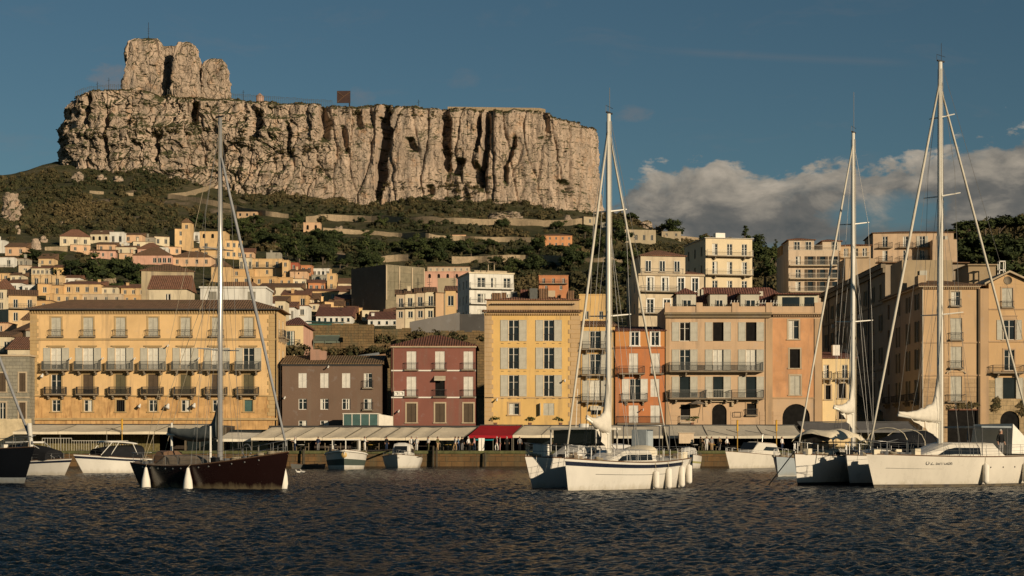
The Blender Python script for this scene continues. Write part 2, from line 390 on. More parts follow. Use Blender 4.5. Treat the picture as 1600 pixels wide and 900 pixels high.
tag(link('harbour_water', np_mesh('harbour_water', V, grid_faces(len(rw), len(cw)), M_water, True)), kind='structure')
m = MB(); m.poly((-5000, -4000, -.45), (5000, -4000, -.45), (5000, 4000, -.45), (-5000, 4000, -.45))
tag(m.build('sea_water', M_water), kind='structure')

# ------------------------------------------------------------------ cliff
def rock_mat(name, warm):
    t = NT(name)
    a = t.noise(.045, 6, rough=.6, dist=.5); b_ = t.noise(.35, 7, t.map((1, 1, .55)), .72, .6); c_ = t.noise(1.0, 5, t.map((.16, .16, .022)), .65)
    col = t.mix(t.ramp(a, [(.32, 0.0), (.66, 1.0)]), mul(warm, .74), mul(warm, 1.16))
    col = t.mix(t.math('MULTIPLY', t.ramp(b_, [(.5, 0.0), (.72, 1.0)]), .75), col, (.15, .125, .09))
    col = t.mix(t.math('MULTIPLY', t.ramp(c_, [(.50, 0.0), (.68, 1.0)]), .6), col, (.15, .135, .115))
    col = t.mix(t.math('MULTIPLY', t.ramp(t.noise(.14, 5, rough=.6), [(.55, 0.0), (.7, 1.0)]), .6), col, (.42, .25, .14))
    ge = t.n('ShaderNodeNewGeometry'); s = t.n('ShaderNodeSeparateXYZ'); t.l(ge.outputs['True Normal'], s.inputs[0])
    up = t.math('ADD', t.math('ABSOLUTE', s.outputs[2]), t.math('MULTIPLY', t.math('SUBTRACT', t.noise(.09, 6, rough=.7), .5), 1.5))
    col = t.mix(t.ramp(up, [(.44, 0.0), (.62, 1.0)]), col, (.060, .060, .026))
    vo = t.n('ShaderNodeTexVoronoi'); vo.feature = 'DISTANCE_TO_EDGE'; vo.inputs['Scale'].default_value = .28
    t.l(t.map((1, 1, .6)), vo.inputs['Vector'])
    cr = t.ramp(vo.outputs[0], [(0.0, 0.0), (.05, 1.0)])
    h = t.math('ADD', t.math('MULTIPLY', cr, .22), t.math('MULTIPLY', b_, 1.6))
    return t.done(col, .95, t.bump(h, .9, 1.1), .15)
M_rock = rock_mat('limestone_cliff', (.43, .325, .24))
FP = [(112, 1330), (100, 1260), (99, 1205), (100, 1178), (108, 1152), (122, 1142), (140, 1139), (200, 1136), (280, 1130), (350, 1134), (420, 1126), (500, 1122), (590, 1130), (640, 1121), (700, 1124), (760, 1118), (830, 1119),
      (885, 1122), (910, 1132), (921, 1150), (925, 1185), (922, 1260), (905, 1330)]
TOP = [(60, 172), (97, 168), (101, 162), (112, 152), (124, 146), (137, 142), (160, 139), (200, 138), (260, 146), (350, 151), (400, 155), (460, 159), (520, 163), (600, 165), (660, 166), (720, 168), (800, 169), (850, 171), (862, 178), (885, 186), (910, 194), (921, 200), (930, 208)]
BASE = [(60, 262), (100, 256), (160, 260), (240, 268), (300, 286), (350, 300), (420, 305), (480, 313), (520, 310), (580, 310), (640, 316), (700, 312), (760, 312), (820, 318), (880, 328), (930, 335)]
fp = np.array([(PX(p, d), d) for p, d in FP]); seg = np.hypot(*np.diff(fp, axis=0).T); cs = np.concatenate([[0], np.cumsum(seg)])
NC = 1150; s_ = np.linspace(0, cs[-1], NC); fx = np.interp(s_, cs, fp[:, 0]); fy = np.interp(s_, cs, fp[:, 1])
ker = np.hanning(25); ker /= ker.sum()
def smooth(a): return np.convolve(np.pad(a, 12, mode='edge'), ker, 'valid')
fx, fy = smooth(fx), smooth(fy)
tx, ty = np.gradient(fx), np.gradient(fy); ln = np.hypot(tx, ty); nx, ny = ty / ln, -tx / ln      # outward
pxc = 800 + fx * F / fy
zt = PZ(np.interp(pxc, *zip(*TOP)), np.minimum(fy, 1150)) + fbm(s_ / 9, s_ * 0, 3, 77) * 1.6 + fbm(s_ / 40, s_ * 0, 3, 78) * 1.6; zb = PZ(np.interp(pxc, *zip(*BASE)), np.minimum(fy, 1150)) - 14
NR = 210; v = np.linspace(0, 1, NR)[:, None]; Zc = zb[None] + (zt - zb)[None] * v; S = np.broadcast_to(s_[None], Zc.shape)
PXc = np.broadcast_to(pxc[None], Zc.shape); PYc = HZ - (Zc - CH) * F / fy[None]
rough_l = np.clip((600 - PXc) / 220, 0, 1)                # left half broken into blocks, right half in tall smooth columns
wx = S + fbm(S / 24, Zc / 24, 3, 11) * (3.5 + 5.5 * rough_l); wz = Zc + fbm(S / 20, Zc / 20, 3, 12) * 7
d1, d2, idc = worley(wx / 13, wz / (70 - 34 * rough_l), 21)
e1, e2, ide = worley(wx / 6.0, wz / 7.0, 22)
h1, h2, idh = worley(wx / 2.7, wz / 3.4, 23)
disp = fbm(S / 60, Zc / 200, 3, 1) * 7 + (idc - .5) * 3.2 - 1.6 * np.exp(-((d2 - d1) / .10) ** 2)
disp += (fbm(S / 3.4, Zc / 60, 3, 91) * 1.0 + fbm(S / 26, Zc / 2.6, 3, 92) * .8) * (1 - rough_l) + (.22 + .62 * rough_l) * ((ide - .5) * 1.9 - .7 * np.exp(-((e2 - e1) / .10) ** 2)) + (.5 + .9 * rough_l) * (idh - .5) * 1.3
disp += fbm(S / 6, Zc / 9, 5, 31) * 1.7 + (1 - np.abs(fbm(wx / 16, wz / 60, 3, 41))) * 2.0
strata = fbm(S / 70, S * 0, 2, 51) * 4 + Zc; disp += rough_l * 2.0 * (np.abs(((strata / 9.5) % 1) - .5) * 2) ** 2
ledge = np.exp(-((PYc - (206 + fbm(S / 40, S * 0, 2, 61) * 16)) / 9) ** 2) * np.clip((480 - PXc) / 60, 0, 1)
for px_, y0, y1, wd, dp, lean in [(601, 188, 306, 9, 17, -8), (606, 168, 205, 5, 9, 4), (304, 160, 192, 6, 11, 0), (397, 176, 216, 8, 10, -5), (506, 166, 215, 8, 10, 4), (698, 172, 268, 6.5, 12, 5), (746, 182, 232, 4, 9, -1), (757, 178, 288, 5.5, 12, -8),
                                (716, 250, 272, 8, 9, 0), (746, 258, 292, 9, 10, 0), (795, 218, 282, 4, 7, -12), (852, 170, 214, 5, 5, 3), (876, 284, 300, 8, 6, 6), (168, 176, 250, 4, 6, 0), (134, 150, 190, 5, 8, -6),
                                (645, 218, 236, 6, 7, 5), (540, 200, 235, 4, 6, 5), (672, 292, 306, 6, 6, 0), (450, 196, 240, 4, 6, 4), (246, 215, 252, 4, 5, 2), (345, 230, 262, 5, 6, -3), (560, 176, 200, 5, 6, 3)]:
    ym = (y0 + y1) / 2; cx = px_ + lean * (PYc - ym) / max(1, (y1 - y0)) * 1.0 + fbm(PYc / 16, PXc * 0, 3, int(px_)) * 5
    disp -= dp * np.exp(-((PXc - cx) / wd) ** 4) * np.exp(-((PYc - ym) / ((y1 - y0) * .56)) ** 6)
off = disp + (1 - v) ** 1.6 * 7 - np.clip((v - .93) / .07, 0, 1) ** 2 * 3.0 - 4 * (1 - np.exp(-((PYc - 0) * 0)))
off = off + ledge * 2.2 - np.clip((206 - PYc) / 30, 0, 1) * rough_l * 5.0 * np.clip((PXc - 135) / 60, 0, 1)
Xc = fx[None] + nx[None] * off; Yc = fy[None] + ny[None] * off
cxm, cym = PX(520, 1240), 1245.0
caps = []
for j, k in enumerate((.04, .12, .25, .45, .7, .97)):
    caps.append((Xc[-1] + (np.interp(pxc, [97, 925], [PX(220, 1240), PX(800, 1240)]) - Xc[-1]) * k, Yc[-1] + (cym - Yc[-1]) * k, Zc[-1] + k * 4 + fbm(s_ / 14, s_ * 0 + j * 3, 3, 71) * 1.5))
Xc = np.vstack([Xc] + [c_[0][None] for c_ in caps]); Yc = np.vstack([Yc] + [c_[1][None] for c_ in caps]); Zc = np.vstack([Zc] + [c_[2][None] for c_ in caps])
V = np.stack([Xc, Yc, Zc], -1).reshape(-1, 3)
tag(link('cliff', np_mesh('cliff', V, grid_faces(len(Xc), NC), M_rock)), kind='structure')

# the three stacks of rock standing on the plateau
def stack(px0, px1, ytop, ybot, D, dep, seed, prof):
    NCs, NRs = 260, 120; a = np.linspace(0, 2 * math.pi, NCs)[None]; v = np.linspace(0, 1, NRs)[:, None]
    hw = (px1 - px0) / 2 * D / F; z0, z1 = PZ(ybot, D) - 6, PZ(ytop, D)
    e = .52
    sq = lambda c: np.sign(c) * np.abs(c) ** e
    cx = PX((px0 + px1) / 2, D); zz = z0 + (z1 - z0) * v + a * 0
    wsc = np.interp(v, *zip(*prof))
    ux, uy = sq(np.cos(a)) * hw * wsc, sq(np.sin(a)) * dep * wsc
    s = np.where(np.abs(np.sin(a)) > .7, ux, uy * .9 + 40 * np.sign(np.cos(a)))
    d1, d2, i1 = worley((s + fbm(s / 9, zz / 9, 3, seed) * 3) / 5, zz / 9, seed); e1, e2, i2 = worley((s + fbm(s / 5, zz / 5, 3, seed + 1) * 2) / 2.2, zz / 2.8, seed + 3)
    d = (i1 - .5) * 1.3 - .5 * np.exp(-((d2 - d1) / .1) ** 2) + (i2 - .5) * .7 + fbm(s / 4, zz / 7, 5, seed + 5) * 1.5 + fbm(s / 12, zz / 14, 2, seed + 6) * 2
    nrm = np.hypot(np.cos(a), np.sin(a))
    x = cx + ux + d * np.cos(a); y = D + uy + d * np.sin(a); zz = zz + (v > .97) * fbm(ux / 4, uy / 4, 3, seed + 9) * 1.2
    xs, ys, zs = [x], [y], [zz]
    for k in (.75, .4, .02): xs.append(cx + (x[-1:] - cx) * k); ys.append(D + (y[-1:] - D) * k); zs.append(zz[-1:] * 0 + z1 + (1 - k) * 1.6 + fbm(x[-1:] * k / 3, y[-1:] / 3, 3, seed + 8) * .8)
    x, y, zz = np.vstack(xs), np.vstack(ys), np.vstack(zs)
    return np.stack([x, y, zz], -1).reshape(-1, 3), grid_faces(len(x), NCs)
parts = [stack(194, 262, 64, 152, 1168, 13, 101, [(0, 1.04), (.35, 1.0), (.6, .92), (.85, .84), (.95, .74), (1, .6)]), stack(271, 313, 69, 154, 1158, 11, 131, [(0, 1.04), (.5, 1.0), (.75, .94), (.92, .78), (1, .5)]), stack(317, 358, 95, 156, 1166, 10, 151, [(0, 1.0), (.5, 1.02), (.8, .96), (.93, .78), (1, .5)]), stack(244, 284, 76, 152, 1182, 9, 171, [(0, 1), (1, .95)])]
Vs, Qs, n0 = [], [], 0
for v_, q_ in parts: Vs.append(v_); Qs.append(q_ + n0); n0 += len(v_)
tag(link('rock_stack', np_mesh('rock_stack', np.vstack(Vs), np.vstack(Qs), M_rock)), kind='structure')
# ------------------------------------------------------------------ buildings
MESH = {}
def cached(key, fn):
    if key not in MESH: MESH[key] = fn()
    return MESH[key]
def r2(x): return round(x * 5) / 5.0 if x > .6 else round(x, 2)

def pane_mesh(w, h, mat, arch=False, rec=.17):
    m = MB()
    if arch:
        n = 12; pts = [(-w/2, rec, 0), (w/2, rec, 0)]
        for k in range(n + 1):
            a = math.pi * k / n; pts.append((w/2*math.cos(a), rec, h - w/2 + w/2*math.sin(a)))
        m.poly(*pts)
    else: m.poly((-w/2, rec, 0), (w/2, rec, 0), (w/2, rec, h), (-w/2, rec, h))
    return m.mesh('window', mat)
def frame_mesh(w, h, mat, mull=1, trans=True, rec=.17, t=.07):
    m = MB(); y0, y1 = rec - .07, rec - .005
    m.box(-w/2, -w/2 + t, y0, y1, 0, h); m.box(w/2 - t, w/2, y0, y1, 0, h)
    m.box(-w/2 + t, w/2 - t, y0, y1, 0, t); m.box(-w/2 + t, w/2 - t, y0, y1, h - t, h)
    for k in range(mull):
        x = -w/2 + w * (k + 1) / (mull + 1); m.box(x - t*.8, x + t*.8, y0, y1, t, h - t)
    if trans: m.box(-w/2 + t, w/2 - t, y0 + .01, y1 - .01, h*.66, h*.66 + .04)
    return m.mesh('frame', mat)
def shutter_mesh(w, h, mat):
    m = MB(); t = .07
    m.box(0, w, -.05, -.02, 0, h)
    for a, b, c, d in ((0, t, 0, h), (w - t, w, 0, h), (t, w - t, 0, t), (t, w - t, h - t, h), (t, w - t, h*.48, h*.48 + t)): m.box(a, b, -.075, -.05, c, d)
    return m.mesh('shutter', mat)
def closed_mesh(w, h, mat):
    m = MB(); t = .06
    for a, b in ((-w/2, -.012), (.012, w/2)):
        m.box(a, b, .06, .10, 0, h)
        for q in ((a, a + t, 0, h), (b - t, b, 0, h), (a + t, b - t, 0, t), (a + t, b - t, h - t, h), (a + t, b - t, h*.47, h*.47 + t)): m.box(q[0], q[1], .035, .06, q[2], q[3])
    return m.mesh('shutter', mat)
def curtain_mesh(w, h, f0, f1, mat):
    m = MB(); n = 10
    for i in range(n):
        a, b = w*(f0 + (f1-f0)*i/n) - w/2, w*(f0 + (f1-f0)*(i+1)/n) - w/2
        m.poly((a, .155 + .008*(i % 2), .05), (b, .155 + .008*((i+1) % 2), .05), (b, .155 + .008*((i+1) % 2), h - .08), (a, .155 + .008*(i % 2), h - .08))
    return m.mesh('curtain', mat)
def surround_mesh(w, h, mat, t=.22, sill=True, lintel=0):
    m = MB()
    m.box(-w/2 - t, -w/2 - .003, -.05, .05, 0, h); m.box(w/2 + .003, w/2 + t, -.05, .05, 0, h); m.box(-w/2 - t, w/2 + t, -.06, .05, h + .003, h + t)
    if sill: m.box(-w/2 - t - .08, w/2 + t + .08, -.14, .05, -.14, -.003)
    if lintel: m.box(-w/2 - t - .15, w/2 + t + .15, -.16, .05, h + t + lintel, h + t + lintel + .14); m.box(-w/2 - t, w/2 + t, -.07, .05, h + t + .003, h + t + lintel - .003)
    return m.mesh('surround', mat)
def slab_mesh(w, d, mat, th=.16, corbel=True):
    m = MB(); m.box(-w/2, w/2, -d, -.003, -th, 0)
    if corbel:
        for x in (-w*.32, w*.32): m.box(x - .1, x + .1, -d*.8, -.003, -th - .25, -th - .003); m.box(x - .1, x + .1, -d*.45, -.003, -th - .5, -th - .25)
    return m.mesh('balcony', mat)
def rail_mesh(w, d, mat, h=.95, sp=.13, bar=.02, belly=0):
    m = MB(); y = -d + .05; a, b = -w/2 + .04, w/2 - .04
    for z in (.08, h): m.box(a, b, y - .02, y + .02, z - .025, z + .025)
    for x in (a, b):
        for z in (.08, h): m.box(x - .02, x + .02, y + .02, -.02, z - .025, z + .025)
        for k in range(1, max(2, int(d / sp))): yy = y + (d - .05) * k / max(2, int(d/sp)); m.box(x - bar/2, x + bar/2, yy - bar/2, yy + bar/2, .105, h - .025)
    n = max(3, int((b - a) / sp))
    for k in range(n + 1):
        x = a + (b - a) * k / n
        if belly: m.tube([(x, y, .1), (x, y - .16, .28), (x, y - .05, .55), (x, y, h)], bar * .6, 4)
        else: m.box(x - bar/2, x + bar/2, y - bar/2, y + bar/2, .105, h - .025)
    return m.mesh('railing', mat)
def small_window(w, h, kind, mats):
    key = ('sw', w, h, kind, mats[0].name)
    def mk():
        m = MB(); m.poly((-w/2, .14, 0), (w/2, .14, 0), (w/2, .14, h), (-w/2, .14, h)); y0, y1 = .07, .135
        if kind in 'dof':
            m.mi = 1; t = .07
            for q in ((-w/2, -w/2 + t, 0, h), (w/2 - t, w/2, 0, h), (-w/2 + t, w/2 - t, 0, t), (-w/2 + t, w/2 - t, h - t, h)): m.box(q[0], q[1], y0, y1, q[2], q[3])
            m.box(-.05, .05, y0, y1, t, h - t)
        if kind == 'o':
            m.mi = 2
            for x in (-w*1.02, w*.52): m.box(x, x + w*.5, -.06, -.02, 0, h)
        if kind == 'c':
            m.mi = 2; m.box(-w/2, -.01, .06, .12, 0, h); m.box(.01, w/2, .06, .12, 0, h)
        if kind in 'dok': m.mi = 3; m.box(-w/2 - .1, w/2 + .1, -.08, .0 - .003, -.1, 0)
        return m.mesh('window', list(mats))
    return cached(key, mk)

class Bld:
    """A building whose front stands at the empty; faces f (front), l, r take openings. Coordinates on a face: u to the right, z up, metres."""
    def __init__(s, name, label, cat, cx, D, zb, W, H, dep, mat, yaw=0, group=None, zones=None, found=6):
        s.e = empty(name, (cx, D, zb), R(yaw), label, cat, group)
        s.W, s.H, s.dep, s.mat, s.D, s.cx, s.zb, s.yaw = W, H, dep, mat, D, cx, zb, R(yaw)
        s.ops = {'f': [], 'l': [], 'r': []}; s.zones = zones or []; s.found = found; s.extra = MB()
    def loc(s, face, u, z, y=0):
        if face == 'f': return (u, y, z), 0
        if face == 'l': return (-s.W/2 + y, s.dep/2 - u, z), R(-90)
        return (s.W/2 - y, s.dep/2 + u, z), R(90)
    def put(s, me, face, u, z, parent=None, y=0):
        l, r = s.loc(face, u, z, y)
        o = link(me.name.split('.')[0], me, parent or s.e, l, r)
        if parent is not None: o.location = (u, y, z); o.rotation_euler = (0, 0, 0)
        return o
    def u(s, px):                    # picture column -> u on the front face
        k = (px - 800) / F
        # ray (k,1)*t meets the front line e + (cos,sin)*u
        c, n = math.cos(s.yaw), math.sin(s.yaw)
        # (cx + c u) = k (D + n u)
        return (k * s.D - s.cx) / (c - k * n)
    def zz(s, py, u=0): return PZ(py, s.D + u * math.sin(s.yaw)) - s.zb
    def hole(s, face, u, z, w, h, arch=False): s.ops[face].append((u - w/2, u + w/2, z, z + h, arch))
    def small(s, face, u, z, w, h, kind, mats):
        w, h = round(w, 1), round(h, 1)
        if kind == 'a':
            s.hole(face, u, z, w, h, True); return s.put(cached(('ar', w, h), lambda: pane_mesh(w, h, M_void, True)), face, u, z)
        s.hole(face, u, z, w, h); return s.put(small_window(w, h, kind, mats), face, u, z)
    def win(s, face, u, z, w, h, kind, shut=None, sur=None, fr=None, lintel=0, shw=None, glass=None):
        w, h = round(w, 2), round(h, 2); shut = shut or M_shut; fr = fr or M_frame; arch = kind == 'a'
        s.hole(face, u, z, w, h, arch)
        g = glass or (M_void if kind in 'ka' else M_glass)
        p = s.put(cached(('p', w, h, g.name, arch), lambda: pane_mesh(w, h, g, arch)), face, u, z)
        if kind in 'doq': s.put(cached(('f', w, h, fr.name), lambda: frame_mesh(w, h, fr)), face, 0, 0, p)
        if kind in 'dq' and rnd.random() < .6:
            a = rnd.choice([(.08, .42), (.58, .92), (.08, .30), (.7, .92)]); s.put(cached(('cu', w, h, a), lambda: curtain_mesh(w, h, a[0], a[1], M_curt)), face, 0, 0, p)
        if kind == 'p': s.put(cached(('cu', w, h, 'full'), lambda: curtain_mesh(w, h, .03, .97, M_curt)), face, 0, 0, p); s.put(cached(('f', w, h, fr.name), lambda: frame_mesh(w, h, fr)), face, 0, 0, p)
        if kind == 'c': s.put(cached(('c', w, h, shut.name), lambda: closed_mesh(w, h, shut)), face, 0, 0, p)
        if kind in 'op' and shut is not False:
            sw = shw or w * .56; sm = cached(('s', round(sw, 2), h, shut.name), lambda: shutter_mesh(sw, h, shut))
            s.put(sm, face, -w/2 - .04 - sw, 0, p, 0); s.put(sm, face, w/2 + .04, 0, p, 0)
        if kind == 'O':
            sw = shw or w * .56; sm = cached(('s', round(sw, 2), h, shut.name), lambda: shutter_mesh(sw, h, shut))
            s.put(sm, face, -w/2 - .04 - sw, 0, p, 0); s.put(sm, face, w/2 + .04, 0, p, 0)
        if sur: s.put(cached(('su', w, h, sur.name, lintel), lambda: surround_mesh(w, h, sur, .2, True, lintel)), face, 0, 0, p)
        return p
    def balcony(s, face, u, z, w, d=.9, rail=None, h=.95, slab=None, corbel=True, sp=.13, belly=0, bar=.022):
        w = round(w, 1); slab = slab or M_slab; rail = rail or M_iron
        b = s.put(cached(('b', w, d, slab.name, corbel), lambda: slab_mesh(w, d, slab, .16, corbel)), face, u, z)
        s.put(cached(('r', w, d, rail.name, h, sp, belly), lambda: rail_mesh(w, d, rail, h, sp, bar, belly)), face, 0, 0, b)
        return b
    def part(s, name, mb, mats, parent=None): return mb.build(name, mats, parent or s.e)
    def wall(s):
        for lx in (-s.W/2, s.W/2):
            for ly in (0, s.dep):
                wx_ = s.cx + lx * math.cos(s.yaw) - ly * math.sin(s.yaw); wy_ = s.D + lx * math.sin(s.yaw) + ly * math.cos(s.yaw)
                s.found = max(s.found, min(60, s.zb - float(tz(wx_, wy_)) + 1.0)) if wy_ > 226 else s.found
        mats = [s.mat] + [z[2] for z in s.zones]; m = MB()
        for face in 'flr':
            half = s.W/2 if face == 'f' else s.dep/2
            def P(u, z, y=0):
                return ((u, y, z) if face == 'f' else (-s.W/2 + y, s.dep/2 - u, z) if face == 'l' else (s.W/2 - y, s.dep/2 + u, z))
            ops = s.ops[face]
            us = sorted({-half, half} | {round(o[i], 4) for o in ops for i in (0, 1)}); zs = sorted({-s.found, s.H} | {round(o[i], 4) for o in ops for i in (2, 3)} | {z[i] for z in s.zones for i in (0, 1)})
            us = [x for x in us if -half <= x <= half]; zs = [x for x in zs if -s.found <= x <= s.H]
            for i in range(len(us) - 1):
                for j in range(len(zs) - 1):
                    cu_, cz = (us[i] + us[i+1]) / 2, (zs[j] + zs[j+1]) / 2
                    if any(o[0] < cu_ < o[1] and o[2] < cz < o[3] for o in ops): continue
                    m.mi = next((k + 1 for k, z in enumerate(s.zones) if z[0] < cz < z[1] and face in (z[3] if len(z) > 3 else 'flr')), 0)
                    m.poly(P(us[i], zs[j]), P(us[i+1], zs[j]), P(us[i+1], zs[j+1]), P(us[i], zs[j+1]))
            for o in ops:
                m.mi = next((k + 1 for k, z in enumerate(s.zones) if z[0] < (o[2] + o[3]) / 2 < z[1] and face in (z[3] if len(z) > 3 else 'flr')), 0); d = .2
                if o[4]:
                    c, r = (o[0] + o[1]) / 2, (o[1] - o[0]) / 2; zc = o[3] - r; n = 12
                    arc = [(c + r*math.cos(math.pi*k/n), zc + r*math.sin(math.pi*k/n)) for k in range(n + 1)]
                    m.poly(*[P(*q) for q in arc[:n//2 + 1]], P(o[1], o[3])); m.poly(*[P(*q) for q in arc[n//2:]], P(o[0], o[3]))
                    pts = [(o[1], o[2])] + arc + [(o[0], o[2])]
                else: pts = [(o[1], o[2]), (o[1], o[3]), (o[0], o[3]), (o[0], o[2])]
                for k in range(len(pts)):
                    a, b = pts[k], pts[(k + 1) % len(pts)]; m.poly(P(*a), P(*b), P(*b, d), P(*a, d))
        m.mi = 0; a, b, c, e = -s.W/2, s.W/2, s.dep, -s.found
        m.poly((b, c, e), (a, c, e), (a, c, s.H), (b, c, s.H)); m.poly((a, 0, s.H), (b, 0, s.H), (b, c, s.H), (a, c, s.H))
        return s.part('wall', m, mats)
    def roof(s, kind='hip', h=1.2, over=.35, mat=None, fascia=None, chim=0, z=None, x0=None, x1=None, y0=None, y1=None, skew=0):
        z = s.H if z is None else z; mat = mat or M_tile; m = MB(); th = .12
        a = -s.W/2 - over if x0 is None else x0; b = s.W/2 + over if x1 is None else x1; c = -over if y0 is None else y0; d = s.dep + over if y1 is None else y1
        if kind == 'flat':
            m.box(a, b, c, d, z + .003, z + max(h, .1))
        else:
            m.box(a, b, c, d, z + .003, z + th); z += th + .002
            if kind == 'hip':
                k = min((d - c) / 2, (b - a) / 2.3); ym = (c + d) / 2; A_, B_ = (a + k, ym, z + h), (b - k, ym, z + h)
                m.poly((a, c, z), (b, c, z), B_, A_); m.poly((b, c, z), (b, d, z), B_); m.poly((b, d, z), (a, d, z), A_, B_); m.poly((a, d, z), (a, c, z), A_)
            elif kind == 'shed': m.poly((a, c, z), (b, c, z), (b, d, z + h), (a, d, z + h)); m.poly((b, c, z), (b, d, z), (b, d, z + h)); m.poly((a, d, z), (a, c, z), (a, d, z + h)); m.poly((a, d, z), (b, d, z), (b, d, z + h), (a, d, z + h))
            elif kind == 'gable':
                ym = (c + d) / 2; m.poly((a, c, z), (b, c, z), (b, ym, z + h), (a, ym, z + h)); m.poly((b, d, z), (a, d, z), (a, ym, z + h), (b, ym, z + h)); m.poly((b, c, z), (b, d, z), (b, ym, z + h)); m.poly((a, d, z), (a, c, z), (a, ym, z + h))
            elif kind == 'gfront':
                m.poly((a, c, z), (b, c, z), (0, c, z + h)); m.poly((b, c, z), (b, d, z), (0, d, z + h), (0, c, z + h)); m.poly((a, d, z), (a, c, z), (0, c, z + h), (0, d, z + h)); m.poly((b, d, z), (a, d, z), (0, d, z + h))
        r = s.part('roof', m, [mat])
        for k in range(chim):
            q = MB(); x = (rnd.random() - .5) * s.W * .8; y = s.dep * (.35 + .4 * rnd.random()); w = .3 + rnd.random() * .25; zz = s.H + h * .4
            q.box(x - w, x + w, y - .3, y + .3, zz, zz + 1.2 + h*.5); q.box(x - w - .08, x + w + .08, y - .38, y + .38, zz + 1.2 + h*.5 + .003, zz + 1.32 + h*.5)
            q.build('chimney', [s.mat], r)
        return r

# colours of plaster seen over the town
PL = dict(yellow=(.58, .385, .19), ochre=(.53, .33, .15), gold=(.60, .39, .16), peach=(.58, .37, .22), pink=(.54, .31, .22), cream=(.58, .485, .33), beige=(.46, .36, .245), white=(.62, .59, .52), orange=(.54, .25, .11),
          red=(.34, .095, .05), grey=(.30, .27, .21), stone=(.36, .29, .19), brown=(.17, .105, .07), tan=(.44, .29, .17), sand=(.56, .39, .21), terracotta=(.48, .20, .09))
def pl(k): return stucco(k, PL[k])
SMATS = {'d': (M_glass, M_frame, M_shut, M_stone), 'b': (M_glass, M_frame, M_shutb, M_stone), 'w': (M_glass, M_white, M_shutw, M_stone)}
RTS = {'r': M_tile, 'b': M_tileb, 'R': M_tiler}
HOUSES = []
def house(px0, px1, yt, yb, col, roof, rows, label, yaw=0, D=None, rh=None, side='', bal=None, dep=None, sm='d', cat='house', chim=0, bias=(0.0, 1.0), found=6, name='town_house', group='houses on the hillside', wh=None):
    """px0..px1 front face columns, yt eave row, yb base row; rows e.g. '3d/2o' storeys from the top."""
    mid = (px0 + px1) / 2
    if D is None: D = hit(mid, yb) or 600.0
    k = D / F; c = math.cos(R(yaw)); W = (px1 - px0) * k / c; cx = PX(mid, D); zb, zt = PZ(yb, D), PZ(yt, D); H = zt - zb
    dp = dep or max(5.0, min(9.0, W * .8))
    b = Bld(name, label, cat, cx, D, zb, W, H, dp, pl(col), yaw, group, found=found)
    st = [r for r in rows.split('/')] if rows else []
    ns = len(st); sh = H / max(ns, 1)
    for i, r in enumerate(st):
        if not r or r == '0': continue
        n, kd = int(r[:-1]), r[-1]; z0 = H - sh * (i + 1)
        tall = kd in 'TOF'; kk = {'T': 'd', 'F': 'f', 'O': 'o'}.get(kd, kd)
        hh = sh * (.66 if tall else .48) if not wh else wh; hh = min(hh, 2.5); ww = min(hh * (.5 if tall else .68), 1.2, W / n * .6); zz = z0 + (sh * .06 if tall else sh * .28)
        for j in range(n):
            f = bias[0] + (bias[1] - bias[0]) * (j + .5) / n
            b.small('f', -W/2 + W * f + (rnd.random() - .5) * .12, zz, ww, hh, kk, SMATS[sm])
        if bal and str(i) in bal:
            bw = W * (bias[1] - bias[0]) * .94; b.balcony('f', -W/2 + W * (bias[0] + bias[1]) / 2, z0 + sh * .03, bw, .9, M_irongrey if bal[0] != 'w' else M_rail_w, .9, None, False, .28, 0, .035)
    for q in side:                       # windows on a side face
        f_ = q
        for i in range(max(ns, 1)):
            for uu in ((-.2, .25) if dp > 6 else (0.05,)): b.small(f_, uu * dp, H - sh * (i + 1) + sh * .3, .8, min(1.3, sh * .5), 'd', SMATS[sm])
    rk = roof[0]; rm = RTS.get(roof[1:] or 'r', M_tile)
    h = rh * 1.55 if rh is not None else {'h': 2.3, 's': 2.1, 'g': 2.2, 'f': .18, 'p': .6}.get(rk, 1.6)
    b.wall()
    if rk == 'f': b.roof('flat', .16, .12, rm if len(roof) > 1 else b.mat)
    elif rk == 'p':
        m = MB(); t = .22
        for q in ((-W/2, W/2, 0, t), (-W/2, W/2, dp - t, dp), (-W/2, -W/2 + t, t, dp - t), (W/2 - t, W/2, t, dp - t)): m.box(q[0], q[1], q[2], q[3], H + .003, H + .6)
        b.part('parapet', m, [b.mat])
    else: b.roof({'h': 'hip', 's': 'shed', 'g': 'gable', 'G': 'gfront'}[rk], h, .3, rm, chim=chim)
    HOUSES.append(b); return b
# ------------------------------------------------------------------ old town on the slope (columns and rows read off the view)
H = house
# far left flank
H(-14, 7, 376, 396, 'white', 'f', '1d', 'small white house cut by the left edge of the photo below the scrub')
H(8, 40, 386, 400, 'peach', 'sb', '2d', 'long low peach house with two small windows by the round dark bush')
H(-12, 22, 402, 418, 'white', 'fr', '2T', 'white terrace house with a flat tiled rim at the far left', bal='w0')
H(23, 43, 404, 417, 'grey', 'fb', '3T', 'small grey glazed veranda house under the round dark bush')
H(95, 140, 370, 385, 'cream', 'hr', '3d', 'cream house with red hipped roof at the upper left end of the old town', yaw=14, rh=2.2)
H(111, 140, 383, 395, 'peach', 'fb', '2d', 'peach cottage with grey flank directly below the cream red-roofed house', yaw=16)
H(141, 171, 366, 379, 'cream', 'sb', '3a', 'cream house with three arched openings and brown roof in the top row', rh=1.6)
H(171, 193, 363, 379, 'white', 'f', '2T', 'tall narrow white house in the top row beside the arched cream house')
H(193, 222, 367, 380, 'peach', 'sb', '2d', 'peach house with two square windows in the top row, right of the tall white one', rh=1)
H(223, 240, 371, 380, 'grey', 'fb', '1d', 'low grey house squeezed between the peach and cream houses of the top row')
